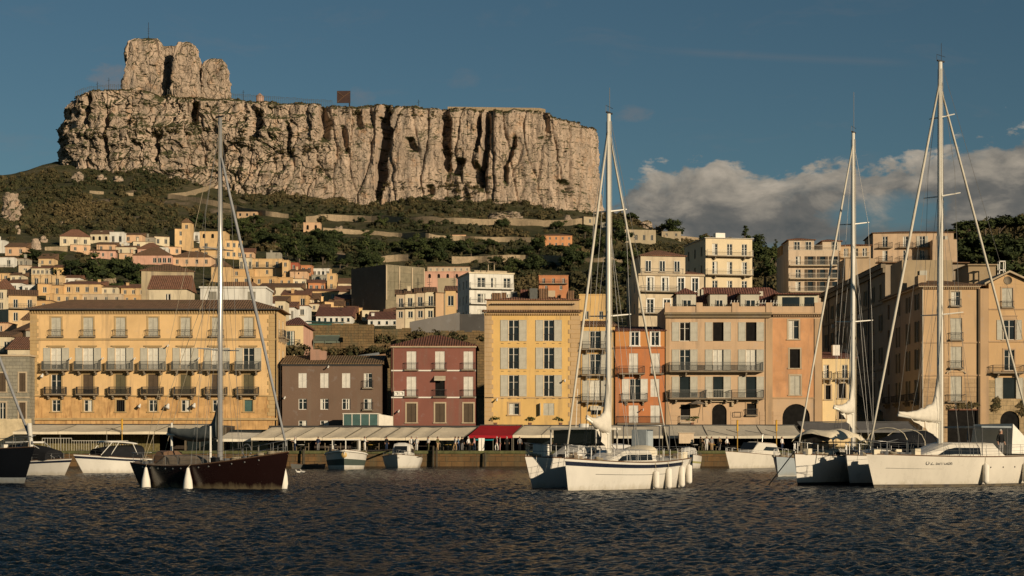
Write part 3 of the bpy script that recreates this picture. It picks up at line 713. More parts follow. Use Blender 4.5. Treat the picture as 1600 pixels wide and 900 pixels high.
H(242, 264, 370, 385, 'cream', 'fr', '2d', 'cream house with grey shaded flank standing left of the tall yellow house', yaw=20)
H(274, 291, 358, 386, 'yellow', 'fr', '1d/1d', 'tall yellow two-storey house with dark flank at the top of the old town', yaw=28, dep=10)
H(284, 299, 348, 361, 'yellow', 'Gb', '1d', 'little yellow lookout tower with gabled roof behind the tall yellow house', rh=1.2, D=676, dep=5)
H(291, 312, 363, 377, 'white', 'f', '2T', 'white terrace house joined to the right of the tall yellow house', bal='w0')
H(178, 198, 379, 387, 'white', 'f', '1d', 'tiny white flat-roofed house under the peach house of the top row')
H(209, 240, 378, 391, 'cream', 'fb', '2d', 'broad cream house with two tiny square windows and grey flank', yaw=18)
H(258, 282, 386, 399, 'peach', 'fr', '2d', 'salmon cottage with dark flank below the tall yellow house', yaw=20)
H(151, 180, 382, 394, 'peach', 'sb', '2d', 'peach house under a brown shed roof in the second row', rh=1)
H(181, 212, 386, 397, 'cream', 'sb', '2T', 'cream house with french windows beside the brown shed roof', rh=.8)
H(215, 252, 389, 399, 'pink', 'hr', '3d', 'rose house with low red roofs in the second row', rh=1.8)
H(142, 180, 392, 404, 'pink', 'sb', '3d', 'pink house above the dark clump of trees', yaw=8, rh=.8)
H(186, 206, 396, 406, 'peach', 'fb', '1d', 'small peach annex with sloping yard right of the pink house')
H(208, 268, 399, 415, 'pink', 'hb', '4d', 'long pink house with a brown roof and windows only at its right half', rh=2.2, bias=(.5, 1.0), dep=11)
H(269, 330, 402, 416, 'peach', 'hb', '4d', 'long peach house with brown roof continuing the pink one to the right', rh=1.6, dep=9)
b = H(312, 352, 362, 404, 'yellow', 'f', '3a/2T/2T', 'yellow three-storey house with arched loggia on top, behind the dark mast', bal='w12', dep=10)
H(353, 378, 376, 405, 'yellow', 'fb', '3d/3d', 'yellow house turned to the right with two rows of windows, beside the loggia house', yaw=24, dep=8)
# left middle
H(30, 49, 415, 432, 'beige', 'fb', '1d', 'beige house with blank grey gable left of the long ochre one', yaw=20)
H(49, 83, 419, 431, 'cream', 'sr', '5d', 'cream house with a row of five little windows under a red roof', rh=.8)
H(84, 111, 418, 431, 'gold', 'sr', '2T', 'golden house with two windows at the right end of the red-roofed row', rh=.8)
H(49, 80, 430, 447, 'sand', 'f', '2F', 'sand coloured house with two tall french windows', bal='g0')
H(81, 98, 431, 447, 'sand', 'f', '1T', 'narrow glazed sand house between the french windows and the white cottage', bal='g0')
H(98, 125, 434, 445, 'white', 'sr', '2d', 'white cottage with red roof at the foot of the dark trees', rh=.8)
H(-10, 15, 427, 441, 'yellow', 'fb', '2T', 'yellow house with two tall windows at the left edge')
H(16, 36, 430, 443, 'cream', 'sb', '2d', 'cream house with brown roof next to the left-edge yellow house', rh=.8)
H(12, 34, 442, 456, 'white', 'sr', '1T', 'white house with red shed roof at the left, one tall window', rh=.9)
H(35, 58, 446, 460, 'white', 'f', '2d', 'white house with flat roof and balcony left of the long yellow house', bal='g0')
H(100, 157, 444, 461, 'yellow', 'sr', '4d', 'long yellow house with red roof and four windows above the big palazzo', rh=1.0, dep=8)
H(60, 80, 444, 462, 'ochre', 'fb', '1d', 'ochre house with dark flank below the sand house', yaw=22)
H(80, 98, 446, 460, 'ochre', 'fb', '1T', 'ochre house with roof terrace left of the long yellow house')
H(72, 124, 460, 474, 'yellow', 'f', '4d', 'yellow house with four uneven openings right above the palazzo roof')
H(125, 190, 460, 475, 'beige', 'f', '4d', 'wide beige house with white shutters behind the palazzo roof', sm='w')
H(158, 184, 449, 461, 'cream', 'sb', '2d', 'cream house between two yellow red-roofed houses', rh=.6)
H(189, 228, 450, 463, 'yellow', 'sr', '3d', 'yellow house with red roof and three windows left of the glazed loggia', rh=1.0)
H(192, 230, 462, 475, 'ochre', 'f', '3d', 'ochre house half hidden by the palazzo ridge, left of the loggia', )
H(15, 56, 462, 503, 'sand', 'sb', '2F/2T', 'sand coloured two-storey house with grey flank and iron balcony at the left', yaw=16, bal='g0', D=330, rh=1)
H(-10, 14, 452, 484, 'cream', 'hr', '1T/1T', 'cream house with red roof cut by the left edge above the dark shed', D=345)
H(56, 80, 470, 486, 'ochre', 'fb', '1d', 'small ochre house between the sand house and the palazzo ridge', D=345)
H(35, 58, 500, 520, 'sand', 'hb', '1d', 'sand house with rounded dark roof touching the palazzo left corner', D=285, dep=7)
H(-12, 13, 505, 523, 'peach', 'fr', '1d', 'peach house with a single window at the left edge of the lower town', D=290)
H(12, 46, 518, 548, 'grey', 'gb', '', 'dark shaded barn with a curved gable left of the palazzo', yaw=-48, D=268, dep=9)
H(-14, 18, 526, 552, 'cream', 'sb', '2T', 'cream house with iron balcony behind the grey stone house', D=262, bal='g0', rh=.7)
H(12, 47, 546, 572, 'cream', 'sr', '2F', 'low cream house with red roof and balcony touching the palazzo flank', D=256, bal='g0', rh=1.4)
# middle town
H(330, 361, 417, 442, 'yellow', 'hb', '1d/1d', 'yellow house with brown hipped roof right of the grey stone barn', rh=1.3)
H(361, 396, 421, 434, 'ochre', 'f', '2d', 'ochre house behind the grey forestay of the dark sailboat')
H(374, 394, 403, 421, 'cream', 'fb', '3T', 'cream house with a long loggia left of the yellow balcony house', bal='g0')
H(394, 441, 405, 432, 'yellow', 'f', '3F/1d', 'large yellow house with three tall windows on a long balcony', bal='g0', dep=9)
H(441, 451, 407, 434, 'yellow', 'f', '1d/1d', 'slim yellow turret house at the right end of the long balcony')
H(416, 438, 397, 406, 'grey', 'p', '', 'grey rooftop shed above the yellow balcony house', D=615, dep=5)
H(452, 466, 411, 424, 'red', 'f', '1d', 'brick red house right of the yellow turret')
H(470, 487, 415, 430, 'terracotta', 'f', '2d', 'terracotta house with a white rim left of the modern white one')
H(453, 480, 424, 437, 'peach', 'sb', '1a/2d', 'peach house with one wide arch below the brick red house', rh=.8)
H(488, 515, 420, 432, 'white', 'f', '4T', 'modern white house with band of windows at the wood edge')
H(487, 511, 430, 447, 'grey', 'f', '3d', 'grey shaded house with balcony under the modern white one', bal='g0')
H(511, 525, 428, 452, 'yellow', 'f', '1d/1T', 'yellow tower house at the right end of the town, against the wood', bal='g1')
H(482, 508, 442, 457, 'terracotta', 'sr', '3d', 'orange house with three windows below the grey balcony', yaw=10, rh=.9)
H(396, 432, 433, 447, 'ochre', 'f', '2d', 'plain ochre house with blank wall below the yellow balcony house')
H(434, 457, 434, 447, 'ochre', 'f', '2T', 'ochre house with white terrace wall right of the blank ochre house')
H(458, 479, 436, 450, 'cream', 'fb', '2d', 'cream house with stepped roof left of the orange house', yaw=10)
H(404, 470, 449, 463, 'cream', 'sb', '4a', 'long cream house with four arches under a brown roof', rh=1.3, dep=9)
H(440, 482, 461, 480, 'ochre', 'sr', '1F', 'ochre house with a single tall door below the arched house', rh=1.1, bias=(.55, 1))
H(479, 528, 455, 471, 'yellow', 'sr', '3d', 'yellow house with three windows stepping down to the right', yaw=8, rh=.8)
H(430, 446, 470, 494, 'cream', 'sb', '1T', 'narrow cream house beside the right end of the palazzo roof', D=300, rh=.8)
H(483, 498, 475, 487, 'cream', 'fr', '1d', 'small cream house between two brown gables')
H(508, 521, 472, 488, 'yellow', 'fb', '1T', 'yellow house with broad brown flank in the middle of the town', yaw=38, dep=8)
H(446, 460, 480, 500, 'white', 'sr', '2T', 'white house with glazed front right of the narrow cream one', D=310, rh=.9)
H(461, 482, 478, 498, 'white', 'fr', '1d', 'plain white house with red rim behind the teal roof', D=330)
H(523, 547, 468, 484, 'tan', 'sR', '3T', 'tan house with russet roof and wooden balcony', bal='g0', rh=1.1)
H(569, 634, 452, 468, 'yellow', 'sr', '4d', 'long yellow house with arched windows under a red roof, below the bare concrete block', yaw=9, rh=1.4, dep=9)
H(548, 569, 452, 470, 'grey', 'fb', '', 'blank grey house left of the long yellow arched one')
H(580, 622, 464, 480, 'yellow', 'hb', '3d', 'yellow house with dark hipped roof and beige flank', yaw=22, side='l', rh=1.0, dep=8)
H(604, 640, 468, 482, 'pink', 'sr', '3d', 'pink house with red roof and white rim left of the row of balconies', rh=.8)
H(594, 619, 476, 492, 'peach', 'fb', '1a', 'peach house with one round-headed window and beige flank', yaw=18)
H(548, 566, 481, 497, 'gold', 'fr', '1d', 'golden house with dark flank right of the low white house', yaw=20)
H(494, 549, 494, 506, 'white', 'sR', '6k', 'long low white house with a row of dark windows under a russet roof', rh=1.8, dep=8)
H(575, 622, 499, 510, 'white', 'sR', '4k', 'low white terrace house with russet roof below the peach house', rh=1.6, dep=8)
H(566, 592, 486, 502, 'cream', 'f', '2a', 'cream house with two small arches above the stone terrace', yaw=12)
H(638, 671, 456, 470, 'gold', 'f', '3d', 'golden house with a flat roof right of the long yellow one')
H(672, 695, 457, 474, 'terracotta', 'fr', '2d', 'small orange house with red rim behind the narrow yellow one')
b = H(696, 712, 454, 487, 'yellow', 'sr', '1d', 'narrow tall yellow house with one grey window beside the white villa', D=345, rh=.9)
for a_, b_, lb in ((619, 633, 'first'), (633, 649, 'second'), (649, 664, 'third'), (664, 681, 'last')):
    q = {'first': 'leftmost', 'second': 'second from left', 'third': 'second from right', 'last': 'rightmost'}[lb]
    H(a_, b_, 460 - (a_ - 619) * .09, 503, 'beige' if lb in ('first', 'third') else 'cream', 'sb', '1F/1d', q + ' of the four narrow balcony houses stepping along the lane', D=345, bal='g0', rh=.9, yaw=4)
H(681, 694, 458, 503, 'tan', 'fb', '', 'tan gable-end house with rust stains at the end of the balcony houses', D=345, yaw=30, dep=7)
# small houses filling the gaps
for q in ((540, 556, 489, 500, 'tan', 'sr', '2d', 'tan house with red roof just right of the long low white house'), (620, 640, 484, 500, 'cream', 'fr', '2d', 'cream flat-roofed house left of the four narrow balcony houses'), (525, 547, 456, 468, 'beige', 'sr', '2d', 'beige red-roofed house between the yellow tower house and the blank grey house'),
          (498, 512, 486, 496, 'peach', 'sr', '1d', 'tiny peach house behind the long low white house'), (470, 497, 468, 478, 'cream', 'sb', '3d', 'cream brown-roofed house right of the ochre house with one tall door'), (640, 660, 446, 459, 'peach', 'fr', '2d', 'peach house in front of the right corner of the concrete block'),
          (656, 692, 447, 459, 'sand', 'sr', '3d', 'sand house with red roof below the stone terrace building'), (416, 431, 474, 490, 'white', 'sr', '1T', 'white red-roofed house touching the right end of the palazzo ridge'), (556, 582, 470, 484, 'sand', 'sb', '2d', 'sand brown-roofed house below the blank grey house'),
          (622, 641, 489, 506, 'white', 'f', '2k', 'white terrace house beside the foot of the four narrow balcony houses'), (-12, 14, 486, 506, 'sand', 'f', '2T', 'sand terrace house at the left edge below the red-roofed cream one'), (378, 396, 394, 405, 'peach', 'sr', '2d', 'peach red-roofed house above the long loggia house'),
          (362, 392, 432, 446, 'yellow', 'f', '2d', 'yellow flat-roofed house between the dark mast and its forestay'), (300, 314, 388, 403, 'ochre', 'fb', '1d', 'ochre house with brown rim left of the base of the loggia house'), (528, 548, 443, 455, 'cream', 'sb', '2d', 'cream house at the foot of the wood, left of the concrete block'),
          (452, 470, 490, 503, 'sand', 'sr', '2d', 'sand house with red roof above the teal-roofed shed'), (512, 536, 478, 488, 'yellow', 'sb', '3d', 'yellow brown-roofed house above the long low white house'), (600, 622, 491, 501, 'beige', 'sr', '2d', 'beige house with red roof directly above the low white terrace house'),
          (160, 186, 470, 480, 'white', 'f', '2d', 'white flat-roofed house touching the middle of the palazzo ridge'), (60, 84, 404, 416, 'sand', 'sb', '2d', 'sand house below the garden wall right of the clipped round bush'), (240, 262, 387, 398, 'white', 'f', '2d', 'white house between the rose house and the salmon cottage'), (400, 424, 458, 469, 'yellow', 'sb', '2d', 'yellow house behind the right end of the long white block')):
    H(*q)
# on the terraces above
H(844, 894, 368, 386, 'orange', 'hb', '5d/5d', 'orange villa with two rows of five windows alone on the wooded terrace', rh=.8, dep=9, sm='b')
H(701, 728, 367, 376, 'peach', 'fr', '2d', 'tiny salmon hut with two white panels on the upper road', sm='w')
H(842, 888, 431, 456, 'terracotta', 'f', '3F/2d', 'terracotta house with three windows over a long balcony below the terraces', D=420, bal='g0', dep=9)
H(664, 735, 425, 438, 'pink', 'f', '5a', 'long pink house with arches under a grey awning roof left of the white villa', D=440, dep=7)
H(668, 734, 417, 425.5, 'beige', 'fb', '7d', 'glazed rooftop restaurant standing on the long pink house', D=443, dep=6)
H(684, 712, 438, 456, 'stone', 'p', '', 'stone terrace building below the long pink house', D=425)
H(905, 950, 461, 500, 'gold', 'f', '0/2F', 'golden house with two narrow windows behind the left forestay', D=285, dep=8)
H(912, 932, 339, 352, 'stone', 'fb', '1d', 'ruined brown stone house below the right end of the cliff', yaw=25)
H(940, 965, 348, 362, 'grey', 'f', '2d', 'grey ruin with flat roof on the ridge below the cliff')
H(976, 1025, 361, 381, 'stone', 'p', '4d', 'long grey stone barracks on the ridge right of the cliff', yaw=8, dep=9)
H(1034, 1064, 362, 372, 'stone', 'f', '2d', 'low stone hut behind the bushes on the right ridge')
H(370, 402, 331, 340, 'tan', 'fb', '3k', 'stone lookout shelter with dark openings on the hillside path', dep=6)
H(474, 500, 348, 363, 'peach', 'f', '2a', 'half ruined peach farmhouse by the end of the upper road')
# ---- bigger second-row buildings
b = Bld('stone_barn', 'large grey stone barn with a brown roof behind the big palazzo', 'building', PX(262, 330), 330, PZ(480, 330), 10.2, PZ(424, 330) - PZ(480, 330), 12, stucco('barn', (.34, .27, .17), .25, .7), 12, None); b.wall(); b.roof('hip', 2.0, .3, M_tileb)
H(233, 292, 452, 476, 'cream', 'gr', '1F', 'pale house with a wide glazed loggia behind the palazzo roof', D=285, name='loggia_house', rh=1.7, dep=7)
b = HOUSES[-1]
for i in range(5): b.small('f', -2.6 + i * 1.25, .3, 1.1, 1.8, 'f', SMATS['w'])
b.ops['f'] = [o for o in b.ops['f'] if o[4] != 9]
b = Bld('white_pavilion', 'long white block with two grey shuttered windows behind the palazzo, crossed by the mast', 'building', PX(364, 275), 275, PZ(480, 275), 102 * 275 / F, PZ(450, 275) - PZ(480, 275), 8, pl('white'))
for p in (332, 393): b.win('f', b.u(p), b.zz(468), 1.3, 1.3, 'c', M_shuts)
b.wall(); b.roof('flat', .25, .2, pl('white')); m = MB(); m.box(-2, 3, 2, 7, 3.5, 4.4); b.part('roof_house', m, [M_tileb])
b = Bld('concrete_block', 'big bare concrete block with dark blank flank and gridded grey front', 'building', PX(611, 428), 428, PZ(470, 428), 12.4, PZ(415, 428) - PZ(470, 428), 15.5, stonewall('grid', (.24, .20, .13), (.19, .165, .11), 3.4, 2.4, (.12, .10, .07), .6), 40, None); b.e.location.x += 3.6; b.e.location.y += 1
b.zones = [(-6, 60, stucco('flank', (.13, .11, .085), .12, .35), 'l')]; b.wall()  # left flank: its shadow is put into a darker plaster
m = MB()
for x0 in (-6.2, -2.1, 2.0, 5.8): m.box(x0, x0 + .35, -.18, -.003, 0, b.H - .3)
b.part('concrete_rib', m, [M_stone])
m = MB(); m.box(-6.2, -6.05, 4, 4.12, 6.5, 9.6); m.box(-6.1 - .12, -6.205, 9, 9.1, 4, 8.5); b.part('pipe', m, [M_iron])
b = Bld('white_villa', 'bright white villa with glazed balconies in front of the terraces', 'villa', PX(768, 300), 300, PZ(510, 300), 8.2, PZ(428, 300) - PZ(510, 300), 10, pl('white'), 14, None)
for r, (y0, y1) in enumerate(((434, 450), (459, 474), (484, 498))):
    for p, w in ((752, 1.5), (771, 1.0), (792, 1.3)): b.win('f', b.u(p), b.zz(y1), w, b.zz(y0) - b.zz(y1), 'd', fr=M_white)
    b.balcony('f', 0, b.zz(y1 + .6), 8.0, .9, M_rail_w, .95, pl('white'), False, .2)
    for uu in (-3, 0, 2.6): b.win('l', uu, b.zz(y1), .9, 1.5, 'd', shut=False)
b.wall(); b.roof('flat', .25, .15, pl('cream')); m = MB(); m.box(-2.5, 3.6, 3, 8, b.H + .26, b.H + .9); m.box(-.4, -.3, 1, 1.1, b.H + .26, b.H + 1.8); m.box(.7, .8, 1, 1.1, b.H + .26, b.H + 1.8); b.part('roof_terrace', m, [M_stone])
# right-hand rise
b = Bld('balcony_house', 'cream house with red hipped upper storey and three tiers of windows behind the orange house', 'house', PX(1049, 280), 280, PZ(520, 280), 105 * 280 / F, PZ(428, 280) - PZ(520, 280), 9, stucco('bh', (.53, .43, .295)), 9, None)
for p in (1016, 1039, 1064, 1086): b.win('f', b.u(p), b.zz(455), 1.05, b.zz(434) - b.zz(455), 'd', fr=M_white, sur=M_white)
for p in (1016, 1042, 1066): b.win('f', b.u(p), b.zz(489), 1.1, b.zz(468) - b.zz(489), 'd', fr=M_white, sur=M_white)
b.balcony('f', b.u(1030), b.zz(456), 6.6, .9, M_irongrey, .9, None, False, .2); b.balcony('f', b.u(1030), b.zz(490), 6.6, .9, M_irongrey, .9, None, False, .2)
for z in (456, 489):
    for uu in (-2.5, 1.5): b.win('l', uu, b.zz(z), .9, 1.7, 'd', shut=False)
b.wall()
m = MB(); x0, x1, z0, z1 = b.u(1004), b.u(1074), b.H + .003, b.H + (PZ(399, 280) - PZ(428, 280)); m.box(x0, x1, 1.4, 8.6, z0, z1); us = b.part('upper_storey', m, [b.mat])
for p in (1016, 1038, 1061):
    w_ = link('window', small_window(1.0, 1.9, 'd', SMATS['w']), us, (b.u(p), 1.24, b.H + .45))
b.roof('hip', 1.3, 0, M_tile, z=z1, x0=x0 - .3, x1=x1 + .3, y0=1.1, y1=9); b.roof('shed', 1.2, 0, M_tile, z=b.H, x0=x1 + .01, x1=b.W/2, y0=0, y1=8)
m = MB(); m.box(-b.W/2 - .1, b.W/2 + .1, -.25, -.003, b.H - .35, b.H - .05); b.part('cornice', m, [M_stone]); b.put(rail_mesh(7.2, .9, M_irongrey, .9, .2), 'f', b.u(1036), b.H, y=.95)
b = Bld('cream_villa', 'tall cream villa with two long balconies and a pale hipped roof on the right rise', 'villa', PX(1139, 300), 300, PZ(470, 300), 76 * 300 / F, PZ(373, 300) - PZ(470, 300), 13, stucco('cv', (.62, .505, .33), .08, .2), 11, None)
for y0, y1 in ((381, 399.5), (409, 428.5), (438.5, 455)):
    for p in (1117, 1140, 1163): b.win('f', b.u(p), b.zz(y1), 1.0, b.zz(y0) - b.zz(y1), 'd', fr=M_white)
for y in (404.5, 434): b.balcony('f', 0, b.zz(y - 4), 8.6, 1.0, M_rail_w, 1.0, None, True, .2)
for y in (399, 428):
    for uu in (-4, 0, 4): b.win('l', uu, b.zz(y), .9, 1.7, 'k')
b.wall(); b.roof('hip', .8, .25, plain('zinc_roof', (.44, .40, .33), .7)); m = MB(); m.box(-.8, 1.0, 5.2, 6.6, b.H + .6, b.H + 1.7); b.part('roof_lantern', m, [M_white])
b = Bld('terraced_block', 'apartment block with pale balconies and russet shutters on the right rise', 'apartment block', PX(1271, 310), 310, PZ(470, 310), 78 * 310 / F, PZ(391, 310) - PZ(470, 310), 14, stucco('tb', (.50, .385, .27)), 0, None)
for y0, y1 in ((400.5, 414), (421, 434.5), (440, 455)):
    for p in (1247, 1266, 1285, 1304): b.win('f', b.u(p), b.zz(y1), .95, b.zz(y0) - b.zz(y1), 'O' if p != 1247 else 'd', M_shutb, fr=M_white, shw=.5)
    b.balcony('f', 0, b.zz(y1 + 1), 9.0, .9, M_rail_w, .95, M_stone, False, .2)
    for uu in (-4, -1, 2, 5): b.win('r', uu, b.zz(y1), .9, 1.5, 'd', fr=M_white)
b.wall()
wg = Bld('terraced_wing', 'set-back wing with pale balconies at the right of the russet-shuttered block', 'apartment block', PX(1336, 318), 318, PZ(470, 318), 48 * 318 / F, PZ(384, 318) - PZ(470, 318), 10, stucco('tbw', (.52, .37, .22)), -8, None)
for y0, y1 in ((388, 401), (406, 419), (426, 440)):
    for p in (1322, 1337, 1351): wg.win('f', wg.u(p), wg.zz(y1), .9, wg.zz(y0) - wg.zz(y1), 'd', fr=M_white)
    wg.balcony('f', 0, wg.zz(y1 + .8), 5.4, .8, M_rail_w, .9, M_stone, False, .2)
wg.wall(); wg.roof('hip', .8, .3, M_tile)
for i, (a, c, z1, pxs) in enumerate(((1234, 1274, 374, (1247, 1265)), (1287, 1316, 376, (1306,)))):
    m = MB(); x0, x1 = b.u(a), b.u(c); m.box(x0, x1, 1.2, 8, b.H + .003, b.zz(z1)); us = b.part('penthouse', m, [b.mat]); b.roof('hip', .7, 0, M_tile, z=b.zz(z1), x0=x0 - .3, x1=x1 + .3, y0=.9, y1=8.4)
    for p in pxs: link('window', small_window(1.1, 1.6, 'd', SMATS['w']), us, (b.u(p), 1.04, b.H + .15))
b.put(rail_mesh(9.2, .9, M_rail_w, .95, .2), 'f', 0, b.H, y=.95); m = MB(); m.box(-4.6, 4.4, 8.5, 13.5, b.H + .003, b.H + 2.0); b.part('roof_house', m, [stucco('tb2', (.50, .27, .10))])
b = Bld('plain_apartment_house', 'tan apartment house with iron balconies and long brown roof, right of the russet-shuttered block', 'apartment block', PX(1427, 330), 330, PZ(450, 330), 124 * 330 / F, PZ(364, 330) - PZ(450, 330), 12, stucco('pa', (.46, .33, .215)), -4, None)
for y0, y1 in ((369, 386), (391, 408)):
    for p in (1383, 1415, 1441, 1472): b.win('f', b.u(p), b.zz(y1), 1.0, b.zz(y0) - b.zz(y1), 'd' if p < 1420 else 'o', fr=M_white); b.balcony('f', b.u(p), b.zz(y1 + .4), 2.7, .9, M_iron, .95, None, False, .2)
b.wall(); b.roof('hip', 1.0, .3, M_tileb); m = MB(); m.box(b.u(1452), b.u(1490), -3.5, -.01, 0, b.zz(378)); b.part('front_wing', m, [b.mat])
# ------------------------------------------------------------------ the row of buildings on the quay
GZ = 1.9                                  # promenade level
def front(name, label, px0, px1, ytop, D, dep, mat, zones=None, cat='building', yaw=0):
    return Bld(name, label, cat, PX((px0 + px1) / 2, D), D, GZ, (px1 - px0) * D / F, PZ(ytop, D) - GZ, dep, mat, yaw, None, zones, found=1)
def wpx(b, px, y0, y1, w, kind, **k):      # a window given by its picture rows on the front plane
    return b.win('f', b.u(px), b.zz(y1), w * b.D / F, b.zz(y0) - b.zz(y1), kind, **k)
def bal(b, px, y, wpx_, d=.9, **k): return b.balcony('f', b.u(px), b.zz(y), wpx_ * b.D / F, d, **k)
def band(b, name, y0, y1, out, mat, px0=None, px1=None):
    m = MB(); m.box(b.u(px0) if px0 else -b.W/2 - out*.5, b.u(px1) if px1 else b.W/2 + out*.5, -out, -.003, b.zz(y1), b.zz(y0)); return b.part(name, m, [mat])
def dentils(b, y0, y1, px0, px1, mat, n, out=.28):
    m = MB(); z0, z1 = b.zz(y1), b.zz(y0); x0, x1 = b.u(px0), b.u(px1); st = (x1 - x0) / n
    for i in range(n): m.box(x0 + st * i + st * .28, x0 + st * i + st * .72, -out, -.003, z0, z1)
    return b.part('dentil_course', m, [mat])
def quoins(b, px0, px1, y0, y1, mat, n, side=1):
    m = MB(); z0, z1 = b.zz(y1), b.zz(y0); x0, x1 = b.u(px0), b.u(px1); h = (z1 - z0) / n
    for i in range(n):
        e = (x1 - x0) * (.18 if i % 2 else 0)
        m.box(x0 + (e if side < 0 else 0), x1 - (e if side > 0 else 0), -.06, -.003, z0 + h * i + .02, z0 + h * (i + 1) - .02)
    return b.part('quoins', m, [mat])
def lamp(b, px, y, s=.35):
    m = MB(); u, z = b.u(px), b.zz(y); s *= .6; m.tube([(u, -.003, z), (u, -.35, z + .1)], .05, 6); m.tube([(u, -.35, z + .12), (u - .05, -.5, z - .1), (u - .1, -.75, z - s)], [s*.35, s*.55, s*.75], 8)
    return b.part('wall_lamp', m, [M_lampw])

# --- yellow palazzo
Y1 = stucco('palazzo', (.62, .41, .195), .14, .30); Y2 = stucco('palazzo_base', (.50, .30, .125), .34, .75, 3.0, (.24, .12, .05)); TR = stucco('palazzo_trim', (.40, .275, .13), .12, .3)
b = front('yellow_palazzo', 'long yellow four-storey palazzo with seven columns of balconied windows', 47, 433, 484, 222, 8.5, Y1, [(-2, 20.7 - (.35), Y2)])
b.zones = [(-2, b.zz(617), Y2)]
CX = (88, 138, 188.5, 239.5, 290, 339, 388.5)
for i, p in enumerate(CX):
    wpx(b, p, 496, 525.5, 15.5, 'c', shut=M_shut, sur=TR); bal(b, p, 525.5, 24, .45, rail=M_iron, corbel=False, h=.85, belly=1, sp=.2)
    wpx(b, p, 543.5, 578, 17, 'o' if i == 6 else 'p', shut=M_shut, shw=.95)
    m = MB(); u = b.u(p); m.box(u - 1.2, u + 1.2, -.18, -.003, b.zz(541.5), b.zz(539.5)); m.box(u - 1.0, u + 1.0, -.09, -.003, b.zz(543), b.zz(541.6)); b.part('lintel', m, [TR])
    bal(b, p, 578, 40, 1.15, rail=M_irongrey, sp=.11, h=1.1, bar=.034)
    wpx(b, p, 585, 616, 16, 'd' if i == 0 else 'c', shut=M_shutb if i % 2 else M_shutd, sur=TR); bal(b, p, 616, 34, .95, rail=M_iron, sp=.10, h=.95, bar=.034)
    wpx(b, p, 625, 643, 13, 'd' if i not in (2, 6) else 'k', sur=TR, glass=M_teal if i == 6 else None)
    if i == 2:
        m = MB(); u = b.u(p)
        for k in range(5): m.box(u - .5 + k * .25 - .02, u - .5 + k * .25 + .02, -.04, .0, b.zz(643), b.zz(625))
        b.part('window_bars', m, [M_iron])
band(b, 'string_course', 528.5, 531.5, .14, TR); band(b, 'string_course', 617.2, 619.5, .16, TR); band(b, 'string_course', 653, 656.5, .22, TR)
band(b, 'frieze', 485.5, 491, .10, TR); dentils(b, 486, 489.3, 49, 431, TR, 92, .30)
quoins(b, 47, 60.5, 492, 616, TR, 22, 1); quoins(b, 418, 433, 492, 650, TR, 26, -1)
for p, y in ((112, 560), (162, 560), (212, 560), (312, 560), (264, 540)): lamp(b, p, y, .25)
for p, y, q in ((220, 633, .5), (264, 633, .75), (305, 632, .65), (68, 586, .5)): lamp(b, p, y, q)
for uu in (-2.2, 1.6):
    for y0, y1 in ((497, 525), (544, 578), (585, 616)): b.win('r', uu, b.zz(y1), 1.1, b.zz(y0) - b.zz(y1), 'c', M_shut); b.balcony('r', uu, b.zz(y1), 2.2, .8, M_iron, .9)
b.wall(); b.roof('hip', 1.6, .65, tiles('palazzo', (.20, .115, .062), 0, .35)); m = MB()
m.tube([(-b.W/2 - .6, -.72, b.H + .02), (b.W/2 + .6, -.72, b.H + .02)], .09, 6); m.tube([(b.W/2 - .15, -.1, b.H), (b.W/2 - .15, -.1, 0)], .07, 6); b.part('gutter', m, [M_iron])
# --- grey stone house, far left
GS = stonewall('greyhouse', (.30, .27, .20), (.25, .23, .18), .9, .45, (.2, .18, .14), .4)
b = front('grey_stone_house', 'weathered grey stone house cut by the left edge, joined to the yellow palazzo', -60, 46, 557, 219.5, 10, GS)
for p in (-30, 4, 35): wpx(b, p, 583, 612, 10, 'c', shut=M_shutb, sur=M_stone); wpx(b, p, 629, 655, 10, 'd' if p < 20 else 'c', shut=M_shutb, sur=M_stone)
b.wall(); b.roof('flat', .25, .2, M_stone); band(b, 'string_course', 620, 622, .12, M_stone)
# --- brown house
b = front('brown_house', 'plain brown house with small white-shuttered windows between the palazzo and the red house', 441, 596, 569, 222, 11, stucco('brownhouse', (.15, .098, .068), .1, .25))
for i, p in enumerate((473, 507, 541, 575)):
    wpx(b, p, 583, 606, 13, 'c' if i < 3 else 'd', shut=M_shutw, fr=M_white); wpx(b, p, 623, 640, 13, 'd', fr=M_white)
    if i < 2: wpx(b, p, 657, 674, 13, 'd', fr=M_white)
bal(b, 575, 606, 17, .35, corbel=False); bal(b, 575, 640, 17, .35, corbel=False); lamp(b, 446, 621, .3); lamp(b, 514, 573, .25)
b.wall(); r = b.roof('gable', 1.35, .25, tiles('mossy', (.16, .10, .05), 0, .8)); band(b, 'cornice', 568.5, 571.5, .16, M_iron)
m = MB(); m.tube([(-b.W/2 - .25, -.1, b.H), (-b.W/2 - .25, -.1, 0)], .08, 6); m.tube([(-b.W/2 - .5, -.1, b.H), (-b.W/2 - .5, -.1, 0)], .05, 6); b.part('drainpipe', m, [M_iron])
m = MB(); m.box(b.u(482), b.u(497), 2.0, 3.8, b.H + .3, b.H + 2.1); m.box(b.u(497) + .003, b.u(506), 2.2, 3.6, b.H + .3, b.H + 1.9); m.build('chimney', [stucco('chim', (.34, .20, .14))], r)
